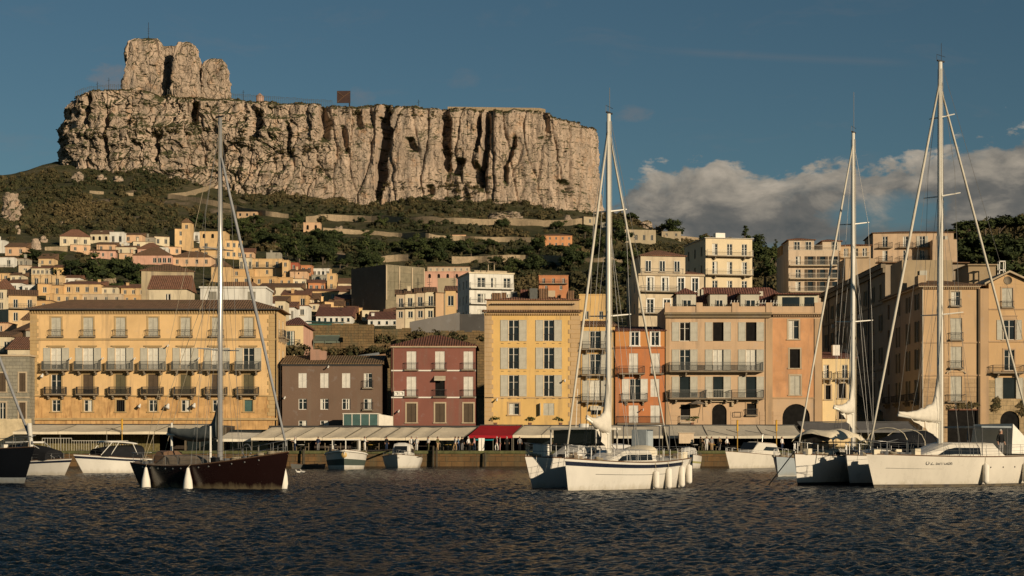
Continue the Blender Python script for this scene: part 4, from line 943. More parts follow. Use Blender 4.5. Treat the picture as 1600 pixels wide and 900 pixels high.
# --- red house
RD = stucco('redhouse', (.205, .082, .06), .14, .35)
b = front('red_house', 'dark red house with white shutters, white bands and a hipped roof', 612, 743, 541, 222, 11, RD)
for i, p in enumerate((643, 687.5, 732)):
    wpx(b, p, 549, 577.5, 15, 'c', shut=M_shutw); bal(b, p, 577.5, 22, .4, corbel=False, h=.9, sp=.16)
    wpx(b, p, 588.5, 619.5, 15, 'k' if i == 1 else 'c', shut=M_shutw); bal(b, p, 619.5, 22, .4, corbel=False, h=.9, sp=.16)
    wpx(b, p, 630.5, 660, 15, 'c', shut=M_shutb, sur=M_stone)
m = MB(); u = b.u(687.5); z = b.zz(588); m.poly((u - .75, -.05, z + .05), (u + .75, -.05, z + .05), (u + .75, -.75, z - .45), (u - .75, -.75, z - .45)); m.poly((u - .75, -.75, z - .45), (u + .75, -.75, z - .45), (u + .75, -.75, z - .6), (u - .75, -.75, z - .6)); b.part('window_awning', m, [fabric('striped', (.42, .36, .26))])
band(b, 'string_course', 578, 580, .10, M_white); band(b, 'string_course', 620, 622, .10, M_white); band(b, 'cornice', 539.5, 543, .28, M_stone)
for p in (620, 628): m = MB(); u, z = b.u(p), b.zz(619); m.box(u - .33, u + .33, -.42, -.06, z + .02, z + .66); m.tube([(u, -.45, z + .34), (u, -.422, z + .34)], .22, 12); b.part('air_conditioner', m, [M_white])
lamp(b, 624, 642, .3)
for y0, y1 in ((549, 577), (589, 619), (631, 660)): b.win('r', -1, b.zz(y1), 1.1, b.zz(y0) - b.zz(y1), 'c', M_shutw)
b.wall(); b.roof('hip', 1.7, .3, tiles('redhouse', (.155, .06, .035), 0, .5)); m = MB(); m.tube([(-b.W/2 + .2, -.06, b.H), (-b.W/2 + .2, -.06, 0)], .06, 6); b.part('drainpipe', m, [M_stone])
# --- yellow tower house
YT = stucco('ytower', (.60, .385, .14), .10, .28); YQ = stucco('ytrim', (.44, .30, .16), .1, .25)
b = front('tall_yellow_house', 'tall bright yellow house with two columns of open grey shutters and a roof terrace', 757, 907, 488, 222, 12, YT, [(-2, 60, stucco('ytside', (.5, .33, .15)), 'l')])
for p in (802.5, 857.5):
    for y0, y1 in ((500, 533), (543, 576.5), (586, 619.5)):
        wpx(b, p, y0, y1, 16, 'o', shut=M_shut, shw=1.02); m = MB(); u = b.u(p)
        for k in range(6): x = u - .55 + k * .22; m.box(x - .012, x + .012, .02, .05, b.zz(y1), b.zz(y1) + .95)
        m.box(u - .65, u + .65, .02, .05, b.zz(y1) + .9, b.zz(y1) + .95); b.part('window_guard', m, [M_iron])
        m = MB()
        for q in (-1.5, -.6, .6, 1.5): m.box(u + q - .18, u + q + .18, -.03, -.003, b.zz(y1 + 3.8), b.zz(y1 + 3.2))
        b.part('vent_slot', m, [M_iron])
wpx(b, 803, 630, 648, 16, 'd', sur=YQ); wpx(b, 857.5, 630, 649, 17, 'c', shut=M_shut); m = MB(); u = b.u(848); m.box(u - .38, u - .30, -.62, -.01, b.zz(649), b.zz(630)); b.part('shutter', m, [M_shut])
quoins(b, 757, 771, 493, 665, YQ, 24, 1); quoins(b, 888, 907, 493, 665, YQ, 24, -1); band(b, 'string_course', 620.5, 622.5, .06, YQ)
band(b, 'cornice', 484.5, 487.5, .55, M_tileb); band(b, 'frieze', 488, 490, .12, YQ); dentils(b, 490.2, 492.6, 759, 906, YQ, 44, .22)
lamp(b, 777, 624, .3); lamp(b, 883, 594, .3)
b.wall(); m = MB(); m.box(b.u(760), b.u(905), .6, 11, b.H + .003, b.zz(468.5)); at = b.part('attic', m, [YQ]); m = MB()
x0, x1, z = b.u(757.5), b.u(907), b.zz(468.4)
for q in ((x0, x1, .3, .75), (x0, x1, 10.7, 11.3)): m = MB(); m.box(q[0], q[1], q[2], q[3], z, z + .14); b.part('parapet_coping', m, [M_tile])
b.roof('hip', .9, 0, M_tile, z=b.zz(468.2), x0=b.u(764), x1=b.u(903), y0=1.2, y1=10.6); dentils(b, 473, 475, 768, 900, M_stone, 36, -.5)
for i in range(9):
    p = 768 + i * 15; m = MB(); u = b.u(p); hgt = .5 + rnd.random() * .9; m.box(u, u + .4 + rnd.random(), 2 + rnd.random() * 5, 8, z + .3, z + .6 + hgt); b.part('roof_shed', m, [rnd.choice([M_tileb, M_stone, M_tiler, M_irongrey])])
# --- narrow yellow house
b = front('narrow_yellow_house', 'narrow yellow house with three stacked balconies, squeezed beside the orange house', 908, 961, 509, 222.3, 11, stucco('nyellow', (.54, .34, .13), .1, .32))
for y0, y1, k in ((517, 544.5, 'o'), (553, 585, 'o'), (594, 626, 'p')): wpx(b, 930, y0, y1, 17, k, shut=M_shut, shw=.95); bal(b, 930, y1 + 1, 43, 1.0, rail=M_iron, sp=.14, belly=1 if y0 < 590 else 0)
wpx(b, 931, 635, 648, 16, 'k'); m = MB(); u = b.u(931); z = b.zz(634); m.poly((u - .75, -.05, z), (u + .75, -.05, z), (u + .75, -.55, z - .6), (u - .75, -.55, z - .6)); b.part('window_awning', m, [fabric('pale', (.5, .45, .36))])
band(b, 'cornice', 507, 510, .25, M_tileb); b.wall(); b.roof('shed', 1.4, .3, M_tileb); lamp(b, 953, 598, .2)
# --- orange house
b = front('orange_house', 'burnt orange house with white shutters and a low red roof behind the white sailboat mast', 961.5, 1038.5, 517, 222, 11, stucco('orangeh', (.44, .165, .065), .14, .35)); b.zones = [(b.zz(541), 30, stucco('orangetop', (.48, .215, .075), .1, .2))]
for p in (992, 1023.5): wpx(b, p, 518.5, 540, 12, 'd', fr=M_white, sur=M_white)
for p in (990, 1024): wpx(b, p, 552, 584, 14, 'c', shut=M_shutw); wpx(b, p, 633.5, 661, 15, 'c', shut=M_shutw)
bal(b, 987, 583.5, 40, 1.0, rail=irn if False else M_iron, sp=.13); bal(b, 1028, 583.5, 18, .5, rail=M_iron, corbel=False); wpx(b, 992, 592, 625, 17, 'o', shut=M_shutw, shw=.95); wpx(b, 1023.5, 592, 620, 14, 'c', shut=M_shutw); bal(b, 992, 625.5, 40, .6, rail=M_white if False else M_iron, sp=.14)
bal(b, 1000, 661.5, 72, .3, rail=M_iron, corbel=False, sp=.15); band(b, 'string_course', 541.5, 544, .14, stucco('orangeband', (.30, .12, .05))); b.wall(); b.roof('shed', 1.3, .3, M_tiler); lamp(b, 1005, 640, .2)
# --- beige palazzo with the terracotta wing
BG = stucco('beigep', (.49, .335, .205), .10, .32); TW = stucco('wing', (.50, .26, .125), .2, .3, 1.6); BT = stucco('beigetrim', (.42, .28, .16), .1, .35); DK = stucco('corn', (.20, .15, .09), .15, .4)
b = front('beige_palazzo', 'beige palazzo with long iron balconies, dormers on its roof terrace and a terracotta wing', 1040, 1283, 496, 222, 13, BG); uw0, uw1 = b.u(1207), b.u(1272)
for p in (1070, 1122, 1173.5):
    wpx(b, p, 503.5, 533, 16, 'O' if p > 1100 else 'o', shut=M_shut, shw=.98, glass=M_void); wpx(b, p, 546, 579, 16, 'o' if p < 1100 else 'p', shut=M_shut, shw=.98); wpx(b, p, 588.5, 621, 16, 'O', shut=M_shut, shw=.98)
bal(b, 1118, 580, 146, 1.15, rail=M_irongrey, sp=.11, h=1.15, bar=.034); bal(b, 1074, 622.5, 57, 1.1, rail=M_irongrey, sp=.11, h=1.1, bar=.034); bal(b, 1122, 622.5, 37, 1.12, rail=M_rail_w, sp=.2, h=1.1); bal(b, 1167, 622.5, 50, 1.1, rail=M_iron, sp=.13, h=1.1)
wpx(b, 1071, 632, 656, 15, 'k'); bal(b, 1071, 661, 18, .5, rail=M_rail_w, corbel=False); wpx(b, 1124, 631.5, 670, 23, 'a', sur=None); wpx(b, 1174.5, 630.5, 648, 15, 'k', sur=BT); bal(b, 1174.5, 648.5, 19, .45, rail=M_iron, corbel=False, h=.8)
m = MB(); u, z = b.u(1124), b.zz(626.5); m.box(u - 2, u + 2, -.5, -.003, z - .12, z); m.box(u - 1.9, u - 1.6, -.35, -.003, z - .7, z - .125); m.box(u + 1.6, u + 1.9, -.35, -.003, z - .7, z - .125); b.part('door_canopy', m, [M_stone])
m = MB(); u, z = b.u(1153), b.zz(651); m.box(u - .55, u - .5, -.3, -.25, z, z + .6); m.box(u + .5, u + .55, -.3, -.25, z, z + .6); m.box(u - .55, u + .55, -.3, -.25, z + .6, z + .65); m.box(u - .55, u + .55, -.3, -.25, z - .05, z); b.part('empty_sign_frame', m, [M_iron])
m = MB(); u, z = b.u(1089), b.zz(632); m.tube([(u + .7, -.1, z + .6), (u + .7, -.8, z - 2.2)], .03, 5)
n = 8; c0 = (u - .1, -1.0, z + .55); ring = [(c0[0] + 1.35*math.cos(2*math.pi*k/n), c0[1] + .9*math.sin(2*math.pi*k/n), c0[2] - .55) for k in range(n)]
for k in range(n): m.poly(c0, ring[k], ring[(k + 1) % n])
b.part('umbrella', m, [fabric('greyumb', (.16, .13, .10))])
for p, y0, y1, k in ((1240, 500.5, 530, 'd'), (1242, 545.5, 575, 'k'), (1242.5, 587, 617, 'c')): wpx(b, p, y0, y1, 16, k, sur=M_stone, shut=M_shut)
wpx(b, 1244, 631, 668, 43, 'a'); m = MB(); u = b.u(1235); z = b.zz(666); m.box(u - .9, u + .8, .05, .12, 0, 2.6); b.part('door_screen', m, [M_shut])
b.zones = [(b.zz(621), b.zz(496), TW)]
m = MB()
for a, c in ((1196, 1207), (1272.5, 1284), (1040, 1046)): m = MB(); m.box(b.u(a), b.u(c), -.14, -.003, 0, b.zz(498)); b.part('pilaster', m, [BT])
pass; band(b, 'string_course', 621, 623, .1, BT, 1207.2, 1272.3)
for a, c in ((1041, 1062), (1142, 1162), (1187, 1195), (1208, 1221)):
    for k in range(8):
        m = MB(); z = .3 + k * .62; m.box(b.u(a), b.u(c), -.05, -.003, z, z + .56); b.part('rusticated_course', m, [BG])
band(b, 'cornice', 488.5, 492, .75, DK, 1037, 1205); band(b, 'cornice', 492.1, 496.5, .40, DK, 1039, 1204); band(b, 'cornice', 489, 491.5, .6, BT, 1205.2, 1286); dentils(b, 492, 495, 1207, 1284, BT, 22, .3)
# front wall of the wing in terracotta: a facing panel with the openings left free
b.zones = []
b.wall(); m = MB(); cuts = [(1240, 500.5, 530, 16), (1242, 545.5, 575, 16), (1242.5, 587, 617, 16)]; zt_ = b.zz(497)
def facing(m, x0, x1, z0, z1, holes, y=-.02):
    xs = sorted({x0, x1} | {h[0] for h in holes} | {h[1] for h in holes}); zs = sorted({z0, z1} | {h[2] for h in holes} | {h[3] for h in holes})
    for i in range(len(xs) - 1):
        for j in range(len(zs) - 1):
            cx_, cz_ = (xs[i] + xs[i+1]) / 2, (zs[j] + zs[j+1]) / 2
            if not any(h[0] < cx_ < h[1] and h[2] < cz_ < h[3] for h in holes): m.box(xs[i], xs[i+1], y, -.004, zs[j], zs[j+1])
facing(m, b.u(1207.2), b.u(1272.2), b.zz(620.8), zt_, [(b.u(p) - w*b.D/F/2 - .22, b.u(p) + w*b.D/F/2 + .22, b.zz(y1) - .16, b.zz(y0) + .22) for p, y0, y1, w in cuts]); b.part('wing_facing', m, [TW])
zp = b.zz(478.5); m = MB(); m.box(-b.W/2, b.W/2, .15, .45, b.H + .003, zp); m.box(-b.W/2, -b.W/2 + .3, .46, 12.8, b.H + .003, zp); m.box(b.W/2 - .3, b.W/2, .46, 12.8, b.H + .003, zp)
for a, c in ((1039, 1047), (1088, 1098), (1144, 1155), (1197, 1207), (1273, 1284)): m.box(b.u(a), b.u(c), .05, .55, b.H + .003, zp + .5)
b.part('parapet', m, [BG])
for a, c in ((1047.5, 1087.5), (1098.5, 1143.5), (1155.5, 1196.5), (1207.5, 1272.5)):
    m = MB(); x0, x1 = b.u(a), b.u(c)
    for i in range(int((x1 - x0) / .22)): x = x0 + i * .22; m.tube([(x, .3, zp), (x + .07, .3, zp + .35)], .03, 4)
    b.part('planter', m, [plain('dry_plants', (.07, .055, .03), .9, .4)])
GD = stucco('dormer', (.46, .42, .33), .08, .3)
rf = b.roof('hip', 3.7, 0, M_tiler, z=b.H + .9, x0=-b.W/2 + .6, x1=b.W/2 - .6, y0=2.2, y1=12.6)
for a, c, ww in ((1058.5, 1089, 1.15), (1111, 1138, .95), (1159, 1188, 1.3)):
    m = MB(); x0, x1 = b.u(a), b.u(c); zt_ = b.zz(457); m.box(x0, x1, 1.2, 6.5, b.H + .1, zt_); d_ = b.part('dormer', m, [GD]); m = MB(); xm = (x0 + x1) / 2
    A_ = (xm, 2.4, zt_ + .85); m.poly((x0 - .25, .9, zt_), (x1 + .25, .9, zt_), A_); m.poly((x1 + .25, .9, zt_), (x1 + .25, 6.8, zt_), (xm, 6.8, zt_ + .85), A_); m.poly((x0 - .25, 6.8, zt_), (x0 - .25, .9, zt_), A_, (xm, 6.8, zt_ + .85)); m.box(x0 - .25, x1 + .25, .9, 6.8, zt_ - .08, zt_ - .002)
    m.build('dormer_roof', [M_tiler], d_); me = small_window(ww, 1.55, 'd', SMATS['d']); link('window', me, d_, (xm + .1, 1.03, b.H + .9))
m = MB(); x0, x1 = b.u(1218), b.u(1281); zt_ = b.zz(458.5); m.box(x0, x1, 1.6, 8, b.H + .1, zt_); d_ = b.part('penthouse', m, [stucco('pent', (.52, .47, .34))]); m = MB(); m.box(x0 - .5, x1 + .3, 1.0, 8.5, zt_ + .003, zt_ + .12); m.poly((x0 - .5, 1.0, zt_ + .125), (x1 + .3, 1.0, zt_ + .125), (x1 + .1, 8.5, zt_ + .8), (x0 + 1, 8.5, zt_ + .8)); m.build('penthouse_roof', [M_tiler], d_)
for p, w_ in ((1239, 27), (1268, 15)): m = MB(); u = b.u(p); m.box(u - w_*.0427, u + w_*.0427, 1.55, 1.596, b.H + .8, zt_ - .35); m.build('window', [M_glass], d_)
for p, y in ((1100, 446), (1103.5, 446), (1199, 449)): m = MB(); u = b.u(p); m.box(u - .25, u + .25, 5.5, 6.2, b.H + 1.6, b.zz(y)); m.build('chimney', [GD], rf)
for p in (1148, 1192, 1210):
    m = MB(); u = b.u(p)
    for k in range(3): m.tube([(u - .4 + k*.4, 1.0, zp + .2), (u - .3 + k*.4, .9, zp + .9)], .04, 5); m.box(u - .5 + k*.4, u - .2 + k*.4, .7, 1.1, zp + .45, zp + .52)
    tag(m.build('garden_chair', [M_white], None, (b.cx, b.D, GZ)), {1148: 'white chairs at the left gap', 1192: 'white chairs in the middle gap', 1210: 'white chairs in the right gap'}[p].replace('chairs', 'garden chair set') + ' of the beige palazzo roof terrace', 'garden chair')
# --- cream alley house
b = front('cream_alley_house', 'small cream house with a red roof in the gap beside the terracotta wing', 1285, 1337, 560, 225, 9, stucco('alley', (.66, .50, .27), .08, .2))
for p, y0, y1, w in ((1294, 602, 624, 8), (1316, 599, 622, 11), (1316, 634, 655, 11)): wpx(b, p, y0, y1, w, 'k', sur=M_stone)
for p, w in ((1291, 15), (1320, 26)): wpx(b, p, 570, 591, 9, 'd'); bal(b, p, 592, w, .8, rail=M_iron, sp=.16)
b.wall(); r = b.roof('shed', 1.3, .25, M_tiler); m = MB(); m.box(b.u(1308), b.u(1319), 3, 4, b.H, b.H + 2); m.build('chimney', [M_white], r)
# --- shaded block up the alley: faces left
SHD = stucco('shaded', (.30, .235, .165), .12, .4); SH2 = stucco('shaded2', (.40, .29, .18), .1, .3)  # SHD carries the shade of the left-facing walls in its colour
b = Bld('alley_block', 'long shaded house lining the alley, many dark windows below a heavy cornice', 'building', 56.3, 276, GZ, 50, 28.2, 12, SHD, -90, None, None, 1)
for r_, (z, h) in enumerate(((3, 2.4), (8.2, 2.4), (13.2, 2.4), (18.2, 2.4), (23.0, 2.3))):
    for i in range(9): b.win('f', -22 + i * 5.5, z, 1.2, h, 'c' if (i * 3 + r_) % 4 == 0 else 'o', M_shutd, M_trim if r_ > 1 else None, shw=.6)
for z in (7, 12.2, 22.2): m = MB(); m.box(-25, 25, -.15, -.003, z, z + .25); b.part('string_course', m, [M_slab])
m = MB(); m.box(-25.3, 25.3, -.7, -.003, 27.5, 28.1); m.box(-25.2, 25.2, -.4, -.003, 26.8, 27.495); b.part('cornice', m, [M_slab])
for uu in (-3, 0, 3): b.win('r', uu, 24, 1.1, 2.0, 'k')
for u_, z0_ in ((-19.3, 0), (-8.2, 0), (3.1, 0), (13.8, 0)): m = MB(); m.tube([(u_, -.12, z0_), (u_, -.12, 26.7)], .08, 6); b.part('drainpipe', m, [M_iron])
for u_, z_ in ((-15, 21.3), (-4, 16.4), (7.6, 21.2), (18, 11.4), (1.2, 6.2)): m = MB(); m.box(u_ - .4, u_ + .4, -.4, -.05, z_, z_ + .65); b.part('air_conditioner', m, [M_lampw])
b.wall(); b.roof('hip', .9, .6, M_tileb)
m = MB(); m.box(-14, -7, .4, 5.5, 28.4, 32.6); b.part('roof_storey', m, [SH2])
for x in (-12, -9): link('window', small_window(1.0, 1.6, 'd', SMATS['d']), b.e, (x, .23, 29.6))
# --- corner house
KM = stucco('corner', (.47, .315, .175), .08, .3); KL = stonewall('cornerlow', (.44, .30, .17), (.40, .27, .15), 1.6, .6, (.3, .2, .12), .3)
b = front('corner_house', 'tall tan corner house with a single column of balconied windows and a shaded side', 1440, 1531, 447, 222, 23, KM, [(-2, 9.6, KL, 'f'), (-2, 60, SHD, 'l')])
wpx(b, 1493, 455.5, 478, 14, 'd', sur=M_stone); bal(b, 1493, 478, 17, .4, corbel=False, h=.9, belly=1, sp=.18)
for y0, y1, wb in ((497, 531, 21), (541.5, 575, 22), (588, 627.5, 29)): wpx(b, 1494, y0, y1, 18, 'c', shut=M_shut, sur=KM, lintel=.35); bal(b, 1494, y1, wb, .5, corbel=False, h=.95, belly=1, sp=.17)
m = MB(); u, z = b.u(1494), b.zz(584); pts = [(u - 1.3 + 2.6*k/10, 0, z + .55*math.sin(math.pi*k/10)) for k in range(11)]
for k in range(10): m.add([(pts[k][0], -.2, pts[k][2]), (pts[k+1][0], -.2, pts[k+1][2]), (pts[k+1][0], -.2, pts[k+1][2] + .2), (pts[k][0], -.2, pts[k][2] + .2), (pts[k][0], 0, pts[k][2]), (pts[k+1][0], 0, pts[k+1][2]), (pts[k+1][0], 0, pts[k+1][2] + .2), (pts[k][0], 0, pts[k][2] + .2)], [[0,1,2,3],[0,1,5,4],[3,2,6,7]])
b.part('arched_pediment', m, [M_stone])
b.win('f', b.u(1505), .2, 4.2, b.zz(641) - .2, 'k'); m = MB(); m.box(b.u(1482), b.u(1529), -.12, -.003, b.zz(641), b.zz(639)); b.part('shop_lintel', m, [plain('rust', (.16, .07, .04), .8)])
for uu in (-8, -2, 4, 9):
    for y0, y1 in ((457, 482), (500, 533), (544, 576), (592, 625)): b.win('l', uu, b.zz(y1), 1.2, b.zz(y0) - b.zz(y1), 'o' if uu > -4 else 'k', M_shutd, shw=.6)
    b.balcony('l', uu, b.zz(625), 2.4, .8)
m = MB(); m.box(-b.W/2 - .5, b.W/2, -.5, -.003, b.H - .16, b.H); m.box(-b.W/2 - .5, -b.W/2 - .003, 0, 23, b.H - .16, b.H); b.part('cornice', m, [M_stone]); dentils(b, 448.5, 451.5, 1441, 1530, KM, 30, .35)
band(b, 'string_course', 534, 536, .12, BT); band(b, 'string_course', 585.5, 587.5, .14, BT)
m = MB(); m.tube([(-b.W/2 + .1, -.12, b.H), (-b.W/2 + .1, -.12, 0)], .09, 6); b.part('drainpipe', m, [M_white]); m = MB(); m.tube([(b.W/2 - .25, -.12, b.H), (b.W/2 - .25, -.12, 0)], .09, 6); b.part('drainpipe', m, [M_iron])
b.wall(); b.roof('hip', 1.9, .6, M_tileb)
m = MB(); m.box(b.u(1434), b.u(1516), 9, 16, b.H, b.zz(405) + .9); b.part('roof_storey', m, [stucco('rs', (.34, .26, .16))]); m = MB(); m.box(b.u(1449), b.u(1462), 5, 7, b.H + .5, b.zz(424)); b.part('chimney', m, [SH2])
m = MB(); m.box(b.u(1462), b.u(1474), 8.7, 8.99, b.H + 1.2, b.H + 3); b.part('roof_door', m, [M_shut])
# --- gabled house at the right edge
LM = stucco('gabled', (.50, .325, .165), .08, .22); LL = stonewall('gablow', (.46, .33, .18), (.36, .26, .14), .9, .6, (.26, .2, .12), .6)
b = front('gabled_house', 'gabled tan house at the right edge with a black scrolled balcony and ivy-worn base', 1545, 1612, 444, 222, 14, LM, [(-2, 9.4, LL, 'f')])
wpx(b, 1574, 450, 480, 17, 'c', shut=M_shut, sur=BT); bal(b, 1574, 480, 20, .35, corbel=False, belly=1, h=.8, sp=.17)
wpx(b, 1577, 500, 531, 18, 'o', shut=M_shut, sur=BT, lintel=.3, shw=.85); wpx(b, 1577, 546.5, 579, 16, 'd', sur=BT); bal(b, 1574, 582, 50, 1.0, rail=M_iron, belly=1, sp=.14); wpx(b, 1577, 590, 623, 20, 'O', shut=M_shut, shw=.98)
wpx(b, 1578, 642, 690, 30, 'a'); band(b, 'string_course', 482, 484, .14, BT); band(b, 'string_course', 532.5, 534.5, .14, BT); b.wall()
m = MB(); m.box(b.u(1531.3), b.u(1544.5), -.12, 1, -1.9, b.H - .6); b.part('pilaster', m, [BT])
gz = 1.45; a, c, m = b.u(1544), b.W/2, MB(); xm = b.u(1576); m.poly((a, 0, b.H + .01), (c, 0, b.H + .01), (xm, 0, b.H + gz)); m.poly((a, .6, b.H + .01), (c, .6, b.H + .01), (xm, .6, b.H + gz)); b.part('gable', m, [LM])
m = MB()
for p0, p1 in (((a - .6, b.H - .1), (xm, b.H + gz + .1)), ((xm, b.H + gz + .1), (c + .6, b.H - .1))): m.add([(p0[0], -.55, p0[1]), (p1[0], -.55, p1[1]), (p1[0], -.55, p1[1] + .25), (p0[0], -.55, p0[1] + .25), (p0[0], 13, p0[1]), (p1[0], 13, p1[1]), (p1[0], 13, p1[1] + .25), (p0[0], 13, p0[1] + .25)], [[0,1,2,3],[0,1,5,4],[3,2,6,7],[0,3,7,4],[1,2,6,5]])
b.part('roof', m, [M_stone]); m = MB(); n = 16; m.tube([(xm - .1, -.06, b.H + .5), (xm - .1, -.003, b.H + .5)], .55, 16); b.part('gable_niche', m, [M_slab])
m = MB()
for x in (-.42, .38):
    for y in (0, .8): m.box(x, x + .1, y, y + .1, 0, 2.5)
for z in (0, 1.2, 2.45): m.box(-.42, .48, 0, .9, z, z + .12)
tag(m.build('roof_lantern', [M_white], None, (PX(1566, 236), 236, PZ(438, 236) + .2)), 'white open lantern frame on the roof behind the gabled house', 'roof lantern'); 
m = MB(); m.box(PX(1513, 240), PX(1556, 240), 240, 247, 18, PZ(415, 240)); m.box(PX(1511, 240), PX(1558, 240), 239.6, 247.4, PZ(415, 240) + .003, PZ(413, 240)); tag(m.build('roof_cabin', [stucco('rs2', (.30, .22, .13))]), 'brown attic cabin behind the ridge between corner house and gabled house', 'roof cabin')
# --- things between the brown and red houses, further back
b = front('balcony_cottage', 'cream cottage with a red hipped roof and teal french window right of the palazzo', 441, 474, 508, 246, 12, stucco('cottage', (.62, .46, .25), .08, .2), [(-2, 60, pl('pink'), 'r')])
wpx(b, 454, 517, 540, 13, 'd', glass=M_teal); bal(b, 455, 541, 30, 1.0, rail=M_irongrey, sp=.16); b.wall(); b.roof('hip', 1.5, .35, M_tiler)
TS = stonewall('terrace', (.21, .135, .06), (.15, .10, .05), .9, .42, (.07, .055, .03), .85)
for (p0, p1, y0, y1, D, lb) in ((478, 545, 507, 545, 266, 'brown stone retaining wall below the teal roof'), (536, 584, 506, 560, 260, 'tall ochre stone retaining wall stained with rust between the houses'), (586, 642, 513, 560, 268, 'shaded retaining wall behind the red house'), (640, 762, 518, 560, 264, 'dark long retaining wall between the red house and the tall yellow house'), (492, 600, 536, 600, 252, 'rough low garden wall above the brown house roof')):
    m = MB(); x0, x1 = PX(p0, D), PX(p1, D); z1 = PZ(y0, D); n = max(4, int((x1 - x0) / 1.2))
    for i in range(n):
        a, c = x0 + (x1 - x0) * i / n, x0 + (x1 - x0) * (i + 1) / n; h = z1 + (rnd.random() - .5) * .35; m.box(a, c - .004, D + (rnd.random() - .5) * .1, D + 1.2, 3, h)
    tag(m.build('retaining_wall', [TS]), lb, 'wall')
m = MB(); x0, x1, D = PX(474, 292), PX(536, 292), 292; m.poly((x0, D, PZ(503, D)), (x1, D, PZ(505, D)), (x1, D + 6, PZ(499.5, D)), (x0, D + 6, PZ(497, D))); m.box(x0, x1, D + .2, D + 5.8, PZ(530, D), PZ(505.5, D)); tag(m.build('teal_roofed_shed', [plain('teal_sheet', (.025, .085, .065), .6, .3)]), 'low shed with a teal sheet roof above the stone retaining wall', 'shed')
m = MB(); D = 256; x0, x1 = PX(489, D), PX(528, D); m.poly((x0, D, PZ(532, D)), (x1, D, PZ(532, D)), (x1, D + 3, PZ(523, D)), (x0, D + 3, PZ(523, D))); m.box(x0, x1, D + 3, D + 3.2, PZ(523, D), PZ(521.3, D)); m.box(x0, x1, D + .1, D + 2.9, PZ(536, D), PZ(532.3, D))
for p in (490, 508, 527): m.box(PX(p, D) - .05, PX(p, D) + .05, D, D + .1, PZ(550, D), PZ(532, D))
tag(m.build('terrace_awning', [fabric('seagreen', (.11, .13, .10))]), 'grey-green sloping awning with a white top edge on the terrace behind the brown house', 'awning')
m = MB(); D = 280; x0, x1, x2 = PX(640, D), PX(718, D), PX(764, D); m.add([(x0, D, PZ(520, D)), (x1, D, PZ(520, D)), (x1, D, PZ(488, D)), (x0, D, PZ(503, D)), (x0, D + 9, PZ(520, D)), (x1, D + 9, PZ(520, D)), (x1, D + 9, PZ(486, D)), (x0, D + 9, PZ(501, D))], [[0,1,2,3],[3,2,6,7],[1,5,6,2],[0,3,7,4]])
tag(m.build('grey_workshop', [stucco('workshop', (.17, .155, .14), .12, .4)]), 'grey windowless workshop with a rising roofline left of the tall yellow house', 'workshop')
m = MB(); m.box(x1 + .01, x2, D + 1, D + 9, 5, PZ(490, D)); tag(m.build('dark_shed', [stucco('darkshed', (.07, .065, .06), .2, .3)]), 'dark shed tucked between the workshop and the tall yellow house', 'shed')  # near-black plaster: the shadow on this shed is in its colour
for p in range(3):
    q = (545, 566, 556)[p]; D = 236 + p * 1.5; m = MB(); zt_ = PZ((559, 557, 555)[p], D); m.add([(PX(q, D), D, zt_ - .4), (PX(q, D) + 3.4, D, zt_ + .1), (PX(q, D) + 3.2, D + 1.6, zt_ + .5), (PX(q, D) - .3, D + 1.6, zt_ + .0), (PX(q, D), D, zt_ - .5), (PX(q, D) + 3.4, D, zt_), (PX(q, D) + 3.2, D + 1.6, zt_ + .4), (PX(q, D) - .3, D + 1.6, zt_ - .1)], [[0,1,2,3],[4,5,6,7],[0,1,5,4],[1,2,6,5],[2,3,7,6],[3,0,4,7]])
    m.box(PX(q, D) + .5, PX(q, D) + .6, D + .7, D + .8, zt_ - 5, zt_ - .35); m.box(PX(q, D) + 2.8, PX(q, D) + 2.9, D + .7, D + .8, zt_ - 5, zt_ - .05)
    tag(m.build('sun_shade', [fabric(('shade_a', 'shade_b', 'shade_c')[p], ((.45, .42, .36), (.50, .30, .16), (.34, .35, .33))[p])]), ('pale sun shade lowest', 'orange-tinged sun shade rightmost', 'grey sun shade rearmost')[p] + ' on the terrace above the brown house', 'sun shade')
# ------------------------------------------------------------------ quay, awnings, people
QM = stonewall('quay', (.17, .095, .038), (.105, .066, .032), 1.5, .62, (.05, .04, .025), .75)
m = MB(); m.box(-120, 110, 200, 222, -2, GZ - .35); tag(m.build('quay', [QM]), kind='structure')
t = NT('paving'); n = t.noise(.9, 5, rough=.7); M_pave = t.done(t.mix(n, (.14, .12, .09), (.24, .21, .16)), .9, t.bump(n, .3, .03))
m = MB(); m.box(-120, 110, 199.85, 226, GZ - .346, GZ); tag(m.build('promenade', [plain('quay_edge', (.085, .085, .035), .95, .45, 1.2, .2)]), kind='structure')
m = MB(); m.poly((-120, 200.4, GZ + .004), (110, 200.4, GZ + .004), (110, 222, GZ + .004), (-120, 222, GZ + .004)); tag(m.build('pavement', [M_pave]), kind='structure')
